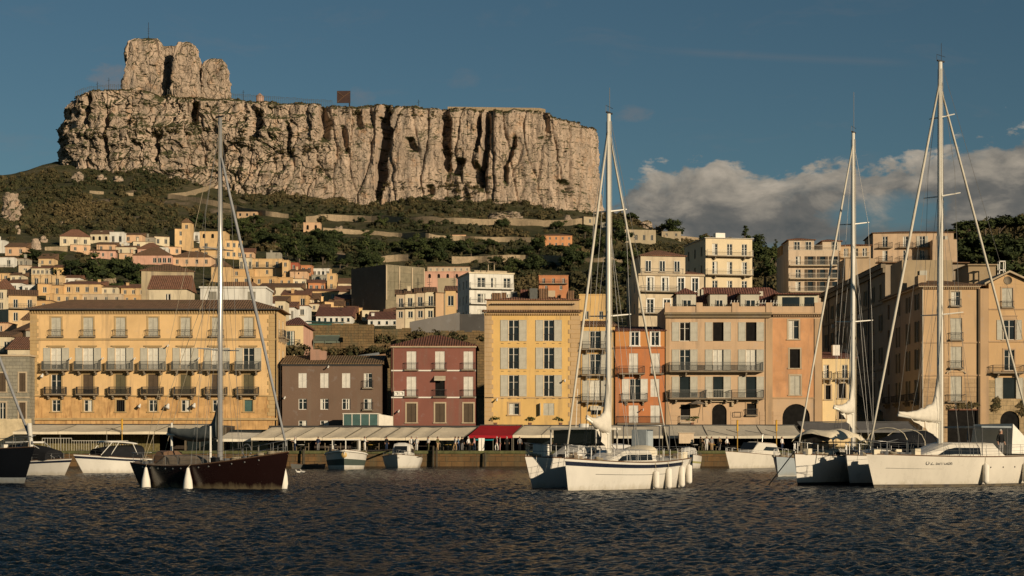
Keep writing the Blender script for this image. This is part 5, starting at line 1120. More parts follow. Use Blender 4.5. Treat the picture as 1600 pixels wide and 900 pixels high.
# glazed-in ground floors behind the awnings
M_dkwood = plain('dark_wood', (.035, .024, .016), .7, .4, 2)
def pavilion(p0, p1, ytop, D, label, mat=M_dkwood, gap=5.0):
    x0, x1 = PX(p0, D), PX(p1, D); zt_ = PZ(ytop, D); e = empty('restaurant_pavilion', ((x0 + x1) / 2, D, GZ), 0, label, 'pavilion'); w = (x1 - x0) / 2; H_ = zt_ - GZ
    m = MB(); m.box(-w, w, 0, 7.5, H_ - .25, H_); m.build('roof', [plain('roof_felt', (.045, .04, .035), .9)], e)
    m = MB(); m.box(-w, w, 7.2, 7.5, 0, H_ - .255); m.box(-w, -w + .2, .2, 7.2, 0, H_ - .255); m.box(w - .2, w, .2, 7.2, 0, H_ - .255); m.build('wall', [mat], e)
    n = max(1, int(2 * w / gap))
    for i in range(n + 1):
        m = MB(); x = -w + 2 * w * i / n; m.box(x - .12, x + .12, 0, .24, 0, H_ - .255); m.build('post', [plain('post_wood', (.11, .085, .055), .8)], e)
        if i < n and rnd.random() < .45:
            m = MB(); a = x + .2; c = -w + 2*w*(i+1)/n - .2; m.box(a, c, .3, .36, 0, 2.2 + rnd.random()*.6); m.build('wall_panel', [rnd.choice([M_glass, M_dkwood, plain('bamboo', (.13, .105, .05), .9, .4, 9), M_glass])], e)
    return e
def awning(p0, p1, ya, yb, D0, D1, label, mat, cuts=None, skew=0, val=.32, name='awning'):
    """fabric sloping from row ya at distance D0 down to row yb at D1"""
    x0, x1 = PX(p0, D0), PX(p1, D0); e = empty(name, ((x0 + x1) / 2, D1, GZ), 0, label, 'awning'); cx = (x0 + x1) / 2; za, zb_ = PZ(ya, D0) - GZ, PZ(yb, D1) - GZ; dy = D0 - D1
    cuts = cuts or [p0, p1]
    for i in range(len(cuts) - 1):
        a, c = PX(cuts[i], D0) - cx, PX(cuts[i + 1], D0) - cx; m = MB(); m.sm = True; nx, ny = 10, 6; vs = []
        for j in range(ny + 1):
            for k in range(nx + 1):
                f, g = k / nx, j / ny; x = a + .02 + (c - a - .04) * f - skew * g; vs.append((x, dy * (1 - g), za + (zb_ - za) * g - .07 * math.sin(math.pi * g) * (.4 + .6 * math.sin(math.pi * f)) + .03 * math.sin(7 * f + i)))
        m.add(vs, [[j*(nx+1)+k, j*(nx+1)+k+1, (j+1)*(nx+1)+k+1, (j+1)*(nx+1)+k] for j in range(ny) for k in range(nx)])
        vs = []
        for k in range(nx + 1):
            x = a + .02 + (c - a - .04) * k / nx - skew; vs += [(x, -.01, zb_ + .03 * math.sin(7 * k / nx + i)), (x, -.03 - .02 * (k % 2), zb_ - val)]
        m.add(vs, [[2*k, 2*k+2, 2*k+3, 2*k+1] for k in range(nx)])
        q = m.build('canopy_panel', [mat], e); m = MB(); m.tube([(c - .02, dy, za + .02), (c - skew - .02, 0, zb_ + .02)], .045, 5); m.build('awning_arm', [plain('awning_seam', (.10, .085, .06), .7)], e)
    m = MB(); m.box(PX(p0, D0) - cx, PX(p1, D0) - cx, dy - .05, dy + .15, za + .01, za + .14); m.build('top_rail', [M_iron], e)
    L = PX(p1, D0) - PX(p0, D0); n = max(1, int(L / 5.5))
    for i in range(n + 1):
        m = MB(); x = PX(p0, D0) - cx + .1 + (L - .2) * i / n - skew; m.tube([(x, .1, 0), (x, .1, zb_ - .05)], .045, 6); m.build('post', [plain('awning_post', (.20, .175, .13), .6)], e)
    return e
CRM = fabric('cream_awning', (.62, .53, .385), .8, .12, .5); CRG = fabric('grey_awning', (.50, .445, .345), .8, .12, .5); REDA = fabric('red_awning', (.30, .012, .018), 1, .1, .15)
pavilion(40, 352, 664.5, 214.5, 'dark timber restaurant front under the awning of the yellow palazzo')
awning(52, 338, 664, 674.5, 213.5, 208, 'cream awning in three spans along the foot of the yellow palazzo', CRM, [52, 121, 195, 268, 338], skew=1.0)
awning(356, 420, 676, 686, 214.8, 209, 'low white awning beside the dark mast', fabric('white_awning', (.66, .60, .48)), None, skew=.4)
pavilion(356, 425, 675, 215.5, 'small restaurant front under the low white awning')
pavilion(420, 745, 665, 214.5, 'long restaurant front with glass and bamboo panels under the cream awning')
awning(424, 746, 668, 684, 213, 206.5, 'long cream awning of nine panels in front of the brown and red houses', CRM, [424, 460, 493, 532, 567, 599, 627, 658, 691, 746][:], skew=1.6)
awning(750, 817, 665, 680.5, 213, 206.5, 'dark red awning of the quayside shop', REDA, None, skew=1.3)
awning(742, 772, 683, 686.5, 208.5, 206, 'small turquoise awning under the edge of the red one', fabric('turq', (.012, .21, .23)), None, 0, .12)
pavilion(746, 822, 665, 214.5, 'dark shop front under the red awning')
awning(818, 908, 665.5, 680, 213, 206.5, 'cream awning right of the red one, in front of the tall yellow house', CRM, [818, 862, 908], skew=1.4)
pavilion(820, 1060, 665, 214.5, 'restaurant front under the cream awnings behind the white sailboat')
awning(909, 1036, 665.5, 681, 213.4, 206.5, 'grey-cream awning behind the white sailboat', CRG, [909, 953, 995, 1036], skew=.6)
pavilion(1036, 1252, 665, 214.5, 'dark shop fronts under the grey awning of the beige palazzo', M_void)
awning(1037, 1242, 665, 681, 213, 206.5, 'long grey-cream awning along the beige palazzo', CRG, [1037, 1098, 1182, 1242], skew=.1)
awning(1246, 1420, 660, 672, 216, 211, 'dark grey awning in the shade behind the cream-covered yacht', fabric('darkawn', (.13, .125, .12)), [1246, 1330, 1420])
# glass cabin on the pavilion roof
e = empty('glass_cabin', (PX(572, 216), 215.6, PZ(665, 214.5)), 0, 'glass cabin with white frame and canted right end on the roof above the long awning', 'cabin')
m = MB(); x0, x1 = PX(537, 216) - PX(572, 216), PX(591, 216) - PX(572, 216); m.box(x0, x1, 0, 4, .05, 1.5); m.build('glazing', [M_teal], e)
m = MB(); m.box(x0 - .1, x1 + .1, -.1, 4.1, 1.505, 1.62); m.add([(x1 + .1, -.1, 1.5), (x1 + 1.8, 2.0, 1.25), (x1 + 1.8, 2.0, 0), (x1 + .1, -.1, 0)], [[0,1,2,3]]); m.build('roof', [M_frame], e)
for i in range(5): m = MB(); x = x0 + (x1 - x0) * i / 4; m.box(x - .05, x + .05, -.05, -.003, .05, 1.5); m.build('post', [M_frame], e)
# wooden screen, railings, bamboo fence at the left
m = MB()
for i in range(46): x = PX(-28 + i * 1.75, 214); m.box(x, x + .125, 213 + .02 * (i % 2), 213.06 + .02*(i % 2), GZ, PZ(654 + rnd.random(), 213))
tag(m.build('board_screen', [plain('pale_boards', (.52, .42, .26), .8, .2, 1.5)]), 'tall pale board screen in front of the grey stone house', 'fence')
m = MB()
for i in range(150): x = PX(52 + i * 1.32, 211.5); m.tube([(x, 211.5 + .03*(i % 3), GZ), (x + (rnd.random() - .5)*.08, 211.5, GZ + 2.1 + rnd.random()*.35)], .05, 5)
tag(m.build('bamboo_fence', [plain('bamboo_canes', (.16, .13, .05), .85, .45, 5)]), 'brownish bamboo fence under the awning of the yellow palazzo', 'fence')
for (p0, p1, D, h, lb) in ((66, 112, 203, 1.5, 'pale steel railing on the quay behind the white motorboats'), (112, 200, 205, 1.2, 'long thin steel railing on the quay edge at the left')):
    m = MB(); x0, x1 = PX(p0, D), PX(p1, D); n = int((x1 - x0) / .3)
    for i in range(n + 1): x = x0 + (x1 - x0) * i / n; m.box(x - .02, x + .02, D - .02, D + .02, GZ, GZ + h)
    m.box(x0, x1, D - .03, D + .03, GZ + h, GZ + h + .06); tag(m.build('railing', [M_rail_w]), lb, 'railing')
for p, y0, lb in ((191, 654, 'behind the left awning'), (1152, 656, 'left of the cruiser awning lamp pair'), (1213, 656, 'right of the cruiser awning lamp pair')):
    D = 206.2 if p > 1000 else 207.8; m = MB(); z1 = PZ(y0, D) - GZ; m.tube([(0, 0, 0), (0, 0, z1 - 1.4)], .06, 8); e = empty('lamp_post', (PX(p, D), D - .1, GZ), 0, {191: 'slim yellow-headed lamp post by the palazzo awning', 1152: 'yellow lamp post above the moored white cruiser', 1213: 'yellow lamp post near the bow of the cream-covered yacht'}[p], 'lamp post'); m.build('pole', [plain('yellow_pole', (.42, .24, .05), .6)], e)
    m = MB(); m.tube([(0, 0, z1 - 1.4), (0, 0, z1 - .1)], .12, 8); m.tube([(0, 0, z1 - .1), (0, 0, z1)], [.16, .05], 8); m.build('lamp_head', [plain('yellow_paint', (.60, .33, .04), .5)], e); m = MB(); m.tube([(0, -.05, z1 - 1.6), (-1.4, -.05, z1 - 1.2)], .035, 5); m.build('bracket', [M_iron], e)
# mooring piles and bollards
PI = plain('wet_timber', (.045, .035, .02), .8, .4, 1.5)
for p, D, h, lb in ((677, 199.2, 2.5, 'left pile of the dark timber pair against the quay'), (682, 199.0, 2.3, 'right pile of the dark timber pair against the quay'), (757.5, 199.4, 1.7, 'single dark mooring pile against the quay right of the red awning edge'), (474, 199.2, 2.1, 'mooring pile beside the bow of the maroon sailboat')):
    m = MB(); x = PX(p, D); m.tube([(x + .25*(p == 676) - .2*(p == 683), D, -1.5), (x, D + .1, h - .3), (x, D + .1, h)], [.17, .14, .12], 8); tag(m.build('mooring_pile', [PI]), lb, 'mooring pile')
# tables, chairs and menu boards on the terrace
def chair_mesh():
    m = MB()
    for x in (-.2, .2):
        for y in (-.2, .2): m.tube([(x, y, 0), (x, y, .45)], .02, 4)
    m.box(-.23, .23, -.23, .23, .45, .49); m.box(-.23, .23, .2, .24, .5, .95); return m.mesh('cafe_chair', [plain('cafe_chair', (.22, .17, .11), .6)])
CH_M = chair_mesh()
def table_at(p, D, lab, cloth):
    x = PX(p, D); e = empty('cafe_table', (x, D, GZ), 0, lab, 'table'); m = MB(); m.tube([(0, 0, 0), (0, 0, .72)], .05, 6); m.tube([(0, 0, 0), (0, 0, .04)], .28, 10); m.build('pedestal', [M_iron], e); m = MB(); m.tube([(0, 0, .72), (0, 0, .76)], .45, 14); m.build('table_top', [cloth], e)
    return e
CL = [fabric('cloth_w', (.6, .56, .48)), fabric('cloth_y', (.55, .36, .08)), fabric('cloth_o', (.5, .2, .08))]
tn = 0
for p, c, wh in ((470, 0, 'near the bow of the maroon sailboat'), (520, 0, 'behind the wide fishing boat'), (580, 1, 'between the two small cabin boats'), (640, 0, 'right of the small cabin boat'), (700, 1, 'right of the timber pile pair'), (735, 2, 'by the turquoise awning'), (905, 0, 'behind the white sailboat cabin'), (1085, 0, 'left of the white cruiser'), (1112, 1, 'just left of the white cruiser bow')):
    D = 204.5 + (tn % 3) * 1.3; tn += 1
    table_at(p, D, ('white', 'yellow', 'orange')[c] + '-topped round cafe table ' + wh, CL[c])
    for s_ in (-1, 1):
        o = link('cafe_chair', CH_M, None, (PX(p, D) + s_ * .75, D + .1, GZ), s_ * R(-90)); tag(o, ('left' if s_ < 0 else 'right') + ' chair at the ' + ('white', 'yellow', 'orange')[c] + ' table ' + wh, 'chair', 'chairs at the cafe tables')
for p, D, lb in ((750, 204, 'left of the two tall white panels under the turquoise awning'), (755, 204.3, 'right of the two tall white panels under the turquoise awning')):
    m = MB(); m.box(-.17, .17, -.04, .04, 0, 1.5); m.box(-.2, .2, -.05, .05, 1.503, 1.55); tag(m.build('panel_sign', [M_white], None, (PX(p, D), D, GZ), R(8)), lb, 'panel')
m = MB(); m.box(-.9, .9, -.4, .4, 0, 1.25); m.box(-1, 1, -.5, .5, 1.253, 1.32); tag(m.build('serving_counter', [plain('counter', (.55, .42, .28), .6)], None, (PX(1072, 205), 205, GZ + .9)), 'pale serving counter behind the little white cabin boat', 'counter')

# ------------------------------------------------------------------ people
SKIN = plain('skin', (.36, .20, .13), .6, .08, 5)
def body_mesh(pose, top, bottom, seed):
    r = random.Random(seed); sx = r.random() * .1
    J = {'pel': (0, 0, .95), 'chest': (0, .0, 1.28), 'neck': (0, 0, 1.46), 'head': (0, -.02, 1.58), 'crown': (0, 0, 1.70), 'nose': (0, -.10, 1.585)}
    Rr = {'pel': .155, 'chest': .165, 'neck': .062, 'head': .095, 'crown': .075, 'nose': .035}
    E_ = [('pel', 'chest'), ('chest', 'neck'), ('neck', 'head'), ('head', 'crown'), ('head', 'nose')]
    st = {'stand': (0.0, 0.0), 'walk': (.26, -.22), 'lean': (.05, .05)}[pose]
    for s, sd in ((-1, 'l'), (1, 'r')):
        f = st[0] if s < 0 else st[1]
        J['hip' + sd] = (s * .09, 0, .88); J['kne' + sd] = (s * .10, -f * .6, .49); J['ank' + sd] = (s * .10, -f * .5 + .06 * abs(f) * 3, .09); J['toe' + sd] = (s * .11, -f * .5 - .13, .04)
        Rr['hip' + sd] = .10; Rr['kne' + sd] = .068; Rr['ank' + sd] = .048; Rr['toe' + sd] = .04
        J['sho' + sd] = (s * .19, 0, 1.40); Rr['sho' + sd] = .07
        if pose == 'lean': J['elb' + sd] = (s * .27, -.12, 1.15); J['wri' + sd] = (s * .16, -.34, 1.12); J['han' + sd] = (s * .12, -.42, 1.12)
        else: J['elb' + sd] = (s * .26, .04 + f * .3, 1.12); J['wri' + sd] = (s * .27, -.06 + f * .5, .90); J['han' + sd] = (s * .27, -.09 + f * .55, .80)
        Rr['elb' + sd] = .05; Rr['wri' + sd] = .038; Rr['han' + sd] = .042
        E_ += [('pel', 'hip' + sd), ('hip' + sd, 'kne' + sd), ('kne' + sd, 'ank' + sd), ('ank' + sd, 'toe' + sd), ('chest', 'sho' + sd), ('sho' + sd, 'elb' + sd), ('elb' + sd, 'wri' + sd), ('wri' + sd, 'han' + sd)]
    ks = list(J); me = bpy.data.meshes.new('tmp'); me.from_pydata([J[k] for k in ks], [(ks.index(a), ks.index(c)) for a, c in E_], []); o = bpy.data.objects.new('tmp', me); COL.objects.link(o)
    md = o.modifiers.new('s', 'SKIN'); sv = me.skin_vertices[0].data
    for i, k in enumerate(ks): sv[i].radius = (Rr[k], Rr[k] * (.72 if k in ('pel', 'chest') else 1)); sv[i].use_root = k == 'pel'
    o.modifiers.new('u', 'SUBSURF').levels = 1; o.modifiers['u'].render_levels = 1
    dg = bpy.context.evaluated_depsgraph_get(); out = bpy.data.meshes.new_from_object(o.evaluated_get(dg)); bpy.data.objects.remove(o); out.name = 'person'
    out.materials.clear()
    for mm in (SKIN, top, bottom, M_iron): out.materials.append(mm)
    for p in out.polygons:
        c = p.center; p.use_smooth = True
        p.material_index = 3 if c.z < .085 else 2 if c.z < .93 and abs(c.x) < .21 else 1 if c.z < 1.455 and not (abs(c.x) > .2 and c.z < 1.02) and not (pose == 'lean' and c.y < -.24) else 0
    return out
def hair_mesh(col):
    m = MB(); m.sm = True; rings = []
    for i in range(6):
        a = math.pi * .5 * i / 5; rings.append([(.105*math.cos(a)*math.cos(2*math.pi*k/10), .03 + .115*math.cos(a)*math.sin(2*math.pi*k/10) , 1.60 + .145*math.sin(a) - (.05 if math.sin(2*math.pi*k/10) > .2 and i == 0 else 0)) for k in range(10)])
    m.loft(rings); return m.mesh('hair', [col])
def cl(k, c): return fabric('wear_' + k, c, 4)
WHT, NAV, GRY, BLK, TAN_, PNK, BLU, OLV = cl('white', (.62, .58, .52)), cl('navy', (.02, .03, .06)), cl('grey', (.20, .19, .18)), cl('black', (.012, .012, .012)), cl('tan', (.34, .22, .11)), cl('pink', (.45, .24, .22)), cl('blue', (.10, .16, .26)), cl('olive', (.10, .09, .04))
HB, HG = plain('brown_hair', (.03, .018, .01), .7), plain('grey_hair', (.35, .33, .30), .7)
for i, (p, D, top, bot, pose, rz, hr, lb) in enumerate([
    (461, 203, WHT, NAV, 'lean', -70, HG, 'person in a white shirt bending over a table near the maroon sailboat bow'),
    (570, 201.5, WHT, WHT, 'lean', 80, HB, 'person all in white leaning towards the wide fishing boat'),
    (643, 203, WHT, GRY, 'stand', 10, HB, 'person in a white shirt behind the small cabin boat'),
    (651, 202.4, WHT, WHT, 'stand', -30, HG, 'person in white clothes at the right end of the small cabin boat'),
    (684, 203.5, OLV, TAN_, 'stand', 60, HB, 'person in an olive top beside the timber pile pair'),
    (711, 202.5, WHT, TAN_, 'walk', -60, HB, 'walker in a pale shirt and tan trousers left of the turquoise awning'),
    (716, 203.2, BLU, NAV, 'walk', -80, HB, 'walker in blue just behind the one in tan trousers'),
    (732, 202.4, WHT, BLK, 'walk', 70, HG, 'walker in a white top and black trousers left of the white panels'),
    (776, 202.6, PNK, WHT, 'walk', -70, HG, 'walker in a rose top and white trousers under the red awning'),
    (781, 203.4, GRY, PNK, 'stand', 100, HB, 'person in grey and rose under the red awning'),
    (812, 204, GRY, BLK, 'stand', 20, HB, 'person in grey standing at the left edge of the blue-hulled yacht'),
    (866, 205, OLV, BLK, 'stand', 200, HB, 'person in olive standing behind the blue-hulled yacht'),
    (1104, 202.6, WHT, WHT, 'stand', -15, HB, 'person all in white left of the white cruiser'),
    (1112, 202.9, GRY, TAN_, 'stand', 25, HB, 'person in grey top and tan trousers left of the white cruiser'),
    (1136, 203.2, WHT, BLK, 'walk', 60, HG, 'person in a white top behind the bow of the white cruiser'),
    (1095, 203.5, TAN_, OLV, 'lean', 130, HB, 'person in a tan top behind the little white cabin boat'),
    (497, 204.2, NAV, GRY, 'stand', -20, HB, 'person in navy left of the wide fishing boat'),
    (604, 204.8, BLK, NAV, 'stand', 40, HB, 'person in black between the two small boats, under the long awning'),
    (669, 203.0, WHT, OLV, 'stand', -50, HB, 'person in a white top just left of the timber pile pair'),
    (722, 204.4, BLK, GRY, 'stand', 150, HB, 'person in black right behind the walker in blue'),
    (741, 203.6, PNK, NAV, 'walk', -90, HB, 'walker in rose and navy at the left end of the turquoise awning'),
    (792, 203.2, BLK, BLK, 'stand', 10, HG, 'person all in black under the red awning'),
    (1124, 204.4, TAN_, GRY, 'stand', -35, HG, 'person in a tan top and grey trousers left of the white cruiser bow'),
    (1222, 204.0, WHT, NAV, 'stand', 45, HB, 'person in white and navy behind the small shaded sloop')]):
    o = link('person', body_mesh(pose, top, bot, i), None, (PX(p, D), D, GZ), R(rz)); tag(o, lb, 'person', 'people on the quay'); hm = link('hair', hair_mesh(hr), o); 
# plants on the pavilion roof ledge
# ------------------------------------------------------------------ boats.  local x towards the bow, z = 0 at the waterline
G_W = gelcoat('white', (.60, .56, .49)); G_C = gelcoat('cream', (.58, .53, .445)); G_N = gelcoat('navy', (.012, .016, .03), .22, .15); G_M = gelcoat('maroon', (.016, .0065, .0055), .22, .25); G_D = gelcoat('dark_navy', (.010, .011, .014), .2, .1)
G_G = gelcoat('grey', (.48, .49, .47)); M_anti = plain('antifouling', (.03, .022, .02), .8, .3, 2); M_deck = plain('deck', (.56, .51, .42), .7, .12, 2); M_teak = plain('teak_deck', (.20, .155, .11), .8, .2, 3); M_teakd = plain('teak_trim', (.14, .08, .045), .6, .2, 3)
M_black = fabric('black_cover', (.012, .012, .013), 1.5, .3, .1); M_tint = plain('tinted_window', (.010, .012, .013), .08, .2, 1, .5); M_sail = fabric('sailcloth', (.58, .53, .44), 2.2, .12, .3); M_sailg = fabric('grey_sail_cover', (.13, .14, .13), 1.5, .15, .3); M_bim = fabric('cream_bimini', (.60, .52, .38), 1.5, .08, .3)
M_rope = plain('rope', (.30, .25, .17), .9, .2, 8); M_wire = plain('rigging_wire', (.15, .145, .135), .5, .1, 3, .4, .3); M_mastw = plain('white_mast', (.66, .62, .53), .35, .06, 1.5, .5); M_mastg = plain('alu_mast', (.50, .48, .44), .28, .1, 1.5, .5, .6); M_furl = fabric('furled_sail', (.50, .455, .37), 1.0, .1, .3); M_furlg = fabric('grey_furled_sail', (.24, .24, .24), 1.0, .15, .3); M_inf = fabric('fender_skin', (.68, .63, .54), 2, .05, .2)
class Boat:
    def __init__(s, name, label, cat, bow, stern, B, fb, mats, stripe=None, wl_rake=(1.0, .6), transom=.7, entry=2.2, mid=.42, boot=.07, camber=.12, deck=None, group='boats moored along the quay', bul=.0, flare=.82):
        """bow, stern: (px, D) of the waterline ends of the centre line"""
        bx, by, sx, sy = PX(*bow), bow[1], PX(*stern), stern[1]; s.L = math.hypot(bx - sx, by - sy); s.B = B; s.fb = fb; s.rk = wl_rake
        s.yaw = math.atan2(by - sy, bx - sx); s.cx, s.cy = (bx + sx) / 2, (by + sy) / 2
        s.e = empty(name, (s.cx, s.cy, 0), s.yaw, label, cat, group); s.tr, s.en, s.mid, s.bul = transom, entry, mid, bul
        rows = [(-.35, 0.0), (-.3, .45), (-.12, .8), (0, flare + .02), (boot, flare + .03), (.22, flare + .06), (.4, flare + .10), (.55, flare + .125), (.72, flare + .15), (.80, flare + .16), (.93, .995), (1, 1.0)]
        n = 34; V = []; m = MB(); m.sm = True
        for i in range(n + 1):
            t = i / n
            for side in (1, -1):
                for z_, w in rows: V.append(s.hullpt(t, z_, w, side))
        m.v = V; R_ = len(rows)
        for i in range(n):
            for sd in (0, 1):
                for k in range(R_ - 1):
                    a = (i * 2 + sd) * R_ + k; c = ((i + 1) * 2 + sd) * R_ + k
                    m.f.append([a, c, c + 1, a + 1] if sd == 0 else [a, a + 1, c + 1, c])
                    zlo = rows[k][0]; m.m.append(0 if zlo < 0 else 1 if zlo < boot else 3 if (stripe and zlo in stripe and i > n * .06) else 2); m.s.append(True)
        m.f.append(list(range(0, R_)) + list(range(2 * R_ - 1, R_ - 1, -1))); m.m.append(2); m.s.append(False)
        s.hull = m.build('hull', list(mats) + [mats[2]] * (4 - len(mats)), s.e)
        d = MB(); d.sm = True; R2 = []
        for i in range(n + 1):
            t = i / n; p = s.hullpt(t, 1, 1, 1); q = s.hullpt(t, 1, 1, -1); zc = p[2] - bul; hw = max(0, p[1] - .03)
            R2.append([(p[0], hw, zc), (p[0], hw * .5, zc + camber * .75 * min(1, hw)), (p[0], 0, zc + camber * min(1, hw)), (p[0], -hw * .5, zc + camber * .75 * min(1, hw)), (p[0], -hw, zc)])
        d.loft(R2, False, False, False); d.build('deck', [deck or M_deck], s.e)
        r = MB(); 
        for sd in (1, -1): r.tube([(lambda p: (p[0], p[1] - sd * .02, p[2] + .03))(s.hullpt(i / n, 1, 1, sd)) for i in range(n + 1)], .035, 4)
        r.build('toe_rail', [M_teakd], s.e)
    def half(s, t):
        if t > s.mid: return s.B / 2 * max(0.0, 1 - ((t - s.mid) / (1 - s.mid)) ** s.en) ** .92
        return s.B / 2 * (s.tr + (1 - s.tr) * math.sin(math.pi / 2 * t / s.mid))
    def sheer(s, t):
        b, m, a = s.fb; return a * (1 - t) * (1 - 2 * t) + 4 * m * t * (1 - t) + b * t * (2 * t - 1)
    def hullpt(s, t, z, w, side=1):
        zs = s.sheer(t); zz = z * zs if z >= 0 else z * 1.6; hb = s.half(t); k = max(0, z)
        w = w + (1 - w) * 0 - (1 - k) * .42 * max(0, (t - .55) / .45) ** 1.3 * (1 if z >= 0 else 1)
        x = -s.L / 2 + t * s.L + s.rk[0] * k * max(0, (t - .6) / .4) ** 2 - s.rk[1] * k * max(0, (.35 - t) / .35) ** 2
        return (x, side * hb * max(0, w), zz)
    def P(s, t, f, z=0, abs_z=False):
        """deck-relative point: t along (0 stern, 1 bow), f across (-1..1 starboard..port), z above the sheer"""
        p = s.hullpt(t, 1, 1, 1); return (p[0], p[1] * f, z if abs_z else p[2] + z)
    def W(s, p):
        c, n = math.cos(s.yaw), math.sin(s.yaw); return (s.cx + c * p[0] - n * p[1], s.cy + n * p[0] + c * p[1], p[2])
    def tloc(s, px):                 # t at which the centre line crosses a picture column
        for i in range(1001):
            t = i / 1000; w = s.W((-s.L/2 + t * s.L, 0, 0))
            if abs(800 + w[0] * F / w[1] - px) < 1.2: return t
        return .5
    def part(s, name, m, mats, parent=None): return m.build(name, mats if isinstance(mats, list) else [mats], parent or s.e)
    def cabin(s, t0, t1, w0, w1, h, slope=(.5, .9), mat=None, z0=.0, name='cabin', win=True, win_h=(.35, .8), parent=None, wt=(.1, .8), inset=.86):
        m = MB(); m.sm = False; n = 10; rg = []
        for i in range(n + 1):
            f = i / n; t = t0 + (t1 - t0) * f; p = s.hullpt(t, 1, 1, 1); hw = w0 + (w1 - w0) * f; k = 1.0
            hh = h * (min(1, f / .001 if slope[0] == 0 else (f * s.L * (t1 - t0)) / slope[0] + .02)) * 1.0
            hh = min(hh, h * min(1, ((1 - f) * s.L * (t1 - t0)) / max(slope[1], .01) + .03)); zb = s.sheer(t) + z0
            rg.append([(p[0], hw, zb), (p[0], hw * (1 - (1 - inset) * .6), zb + hh * .7), (p[0], hw * inset * .92, zb + hh * .95), (p[0], hw * .35, zb + hh * 1.04), (p[0], -hw * .35, zb + hh * 1.04), (p[0], -hw * inset * .92, zb + hh * .95), (p[0], -hw * (1 - (1 - inset) * .6), zb + hh * .7), (p[0], -hw, zb)])
        m.loft(rg, False, True, True); c = s.part(name, m, mat or G_C, parent)
        if win:
            for sd in (0, 1):
                q = MB(); a, b_ = int(wt[0] * n), int(wt[1] * n)
                ii = list(range(a, b_ + 1)); lo, hi = [], []
                for i in ii:
                    A0, A1 = (Vector(rg[i][0]), Vector(rg[i][1])) if sd == 0 else (Vector(rg[i][7]), Vector(rg[i][6])); o = Vector((0, .012 if sd == 0 else -.012, .004))
                    k0, k1 = win_h[0], win_h[1]
                    if i == ii[-1]: k1 = k0 + .06
                    lo.append(tuple(A0.lerp(A1, k0) + o)); hi.append(tuple(A0.lerp(A1, k1) + o))
                q.loft([lo, hi], False, False, False); q.build('cabin_window', [M_tint], c)
        return c
    def stanchions(s, t0, t1, n, h=.62, f=.97, sides=(1, -1), pulpit=True, name='guard_rail'):
        for sd in sides:
            m = MB(); a = []; b_ = []
            for i in range(n + 1):
                t = t0 + (t1 - t0) * i / n; p = s.P(t, f * sd); q = s.P(t, f * sd, h); m.tube([p, q], .011, 4); a.append(q); b_.append(s.P(t, f * sd, h * .5))
            m.tube(a, .008, 4); m.tube(b_, .007, 4); s.part(name, m, M_steel)
        if pulpit:
            m = MB(); q = lambda t, f_, z: s.P(t, f_, z); m.tube([q(.88, .97, h), q(.96, .95, h + .05), (lambda p: (p[0] + .12, 0, p[2]))(q(1, 0, h + .08)), q(.96, -.95, h + .05), q(.88, -.97, h)], .02, 5)
            m.tube([q(.88, .97, h * .5), q(.97, .9, h * .5), q(.97, -.9, h * .5), q(.88, -.97, h * .5)], .014, 4)
            for t, f_ in ((.88, .97), (.94, .95), (.985, .6), (.985, -.6), (.94, -.95), (.88, -.97)): m.tube([q(t, f_, 0), q(t, f_, h + .03)], .018, 4)
            s.part('pulpit', m, M_steel)
            m = MB(); m.tube([q(.10, .97, h), q(.01, .95, h), q(.0, 0, h), q(.01, -.95, h), q(.10, -.97, h)], .02, 5)
            for t, f_ in ((.1, .97), (.02, .95), (.02, -.95), (.1, -.97)): m.tube([q(t, f_, 0), q(t, f_, h)], .018, 4)
            s.part('pushpit', m, M_steel)
    def mast(s, t, top_py, r=.13, mat=None, z0=.4, spreaders=((.42, 1.25), (.72, 1.0)), antenna=0):
        w = s.W((-s.L/2 + t * s.L, 0, 0)); zt_ = PZ(top_py, w[1]); x = -s.L/2 + t * s.L; s.mx, s.mz = x, zt_; m = MB()
        m.tube([(x, 0, s.sheer(t) + .05), (x, 0, zt_ * .6), (x, 0, zt_)], [r, r * .95, r * .7], 10); mm = s.part('mast', m, mat or M_mastw)
        for f, l in spreaders:
            q = MB(); z = s.sheer(t) + (zt_ - s.sheer(t)) * f
            for sd in (1, -1): q.tube([(x, 0, z), (x - .15, sd * l, z + .06)], [.045, .03], 5)
            q.build('spreader', [mat or M_mastw], mm)
        q = MB(); q.box(x - .35, x + .25, -.04, .04, zt_ + .02, zt_ + .1); q.tube([(x - .1, 0, zt_ + .1), (x - .1, 0, zt_ + .6 + antenna)], .018, 4); q.tube([(x - .45, 0, zt_ + .35), (x + .3, 0, zt_ + .4)], .014, 4); q.tube([(x + .3, 0, zt_ + .05), (x + .3, 0, zt_ + .4)], .014, 4); q.build('masthead', [M_iron], mm)
        for f, l in spreaders[:1]:          # radar reflector and halyards
            q = MB(); z0_, z1_ = s.sheer(t) + .6, zt_ - .4
            for dx, dy in ((.10, r + .02), (-.12, r + .03), (.04, -r - .04), (-r - .05, .05)): q.tube([(x + dx, dy, z0_), (x + dx * .6, dy * .7, z1_)], .012, 4)
            q.build('halyard', [M_rope], mm)
        return mm
    def stay(s, p, q, r, mat, name='stay', n=1, sag=0):
        m = MB(); p, q = Vector(p), Vector(q)
        pts = [tuple(p.lerp(q, i / 8) - Vector((0, 0, sag * math.sin(math.pi * i / 8)))) for i in range(9)]
        rr = [r * (.55 + .45 * math.sin(math.pi * min(1, .12 + .8 * i / 8))) for i in range(9)] if r > .05 else r
        m.tube(pts, rr, 8 if r > .05 else 4); return s.part(name, m, mat)
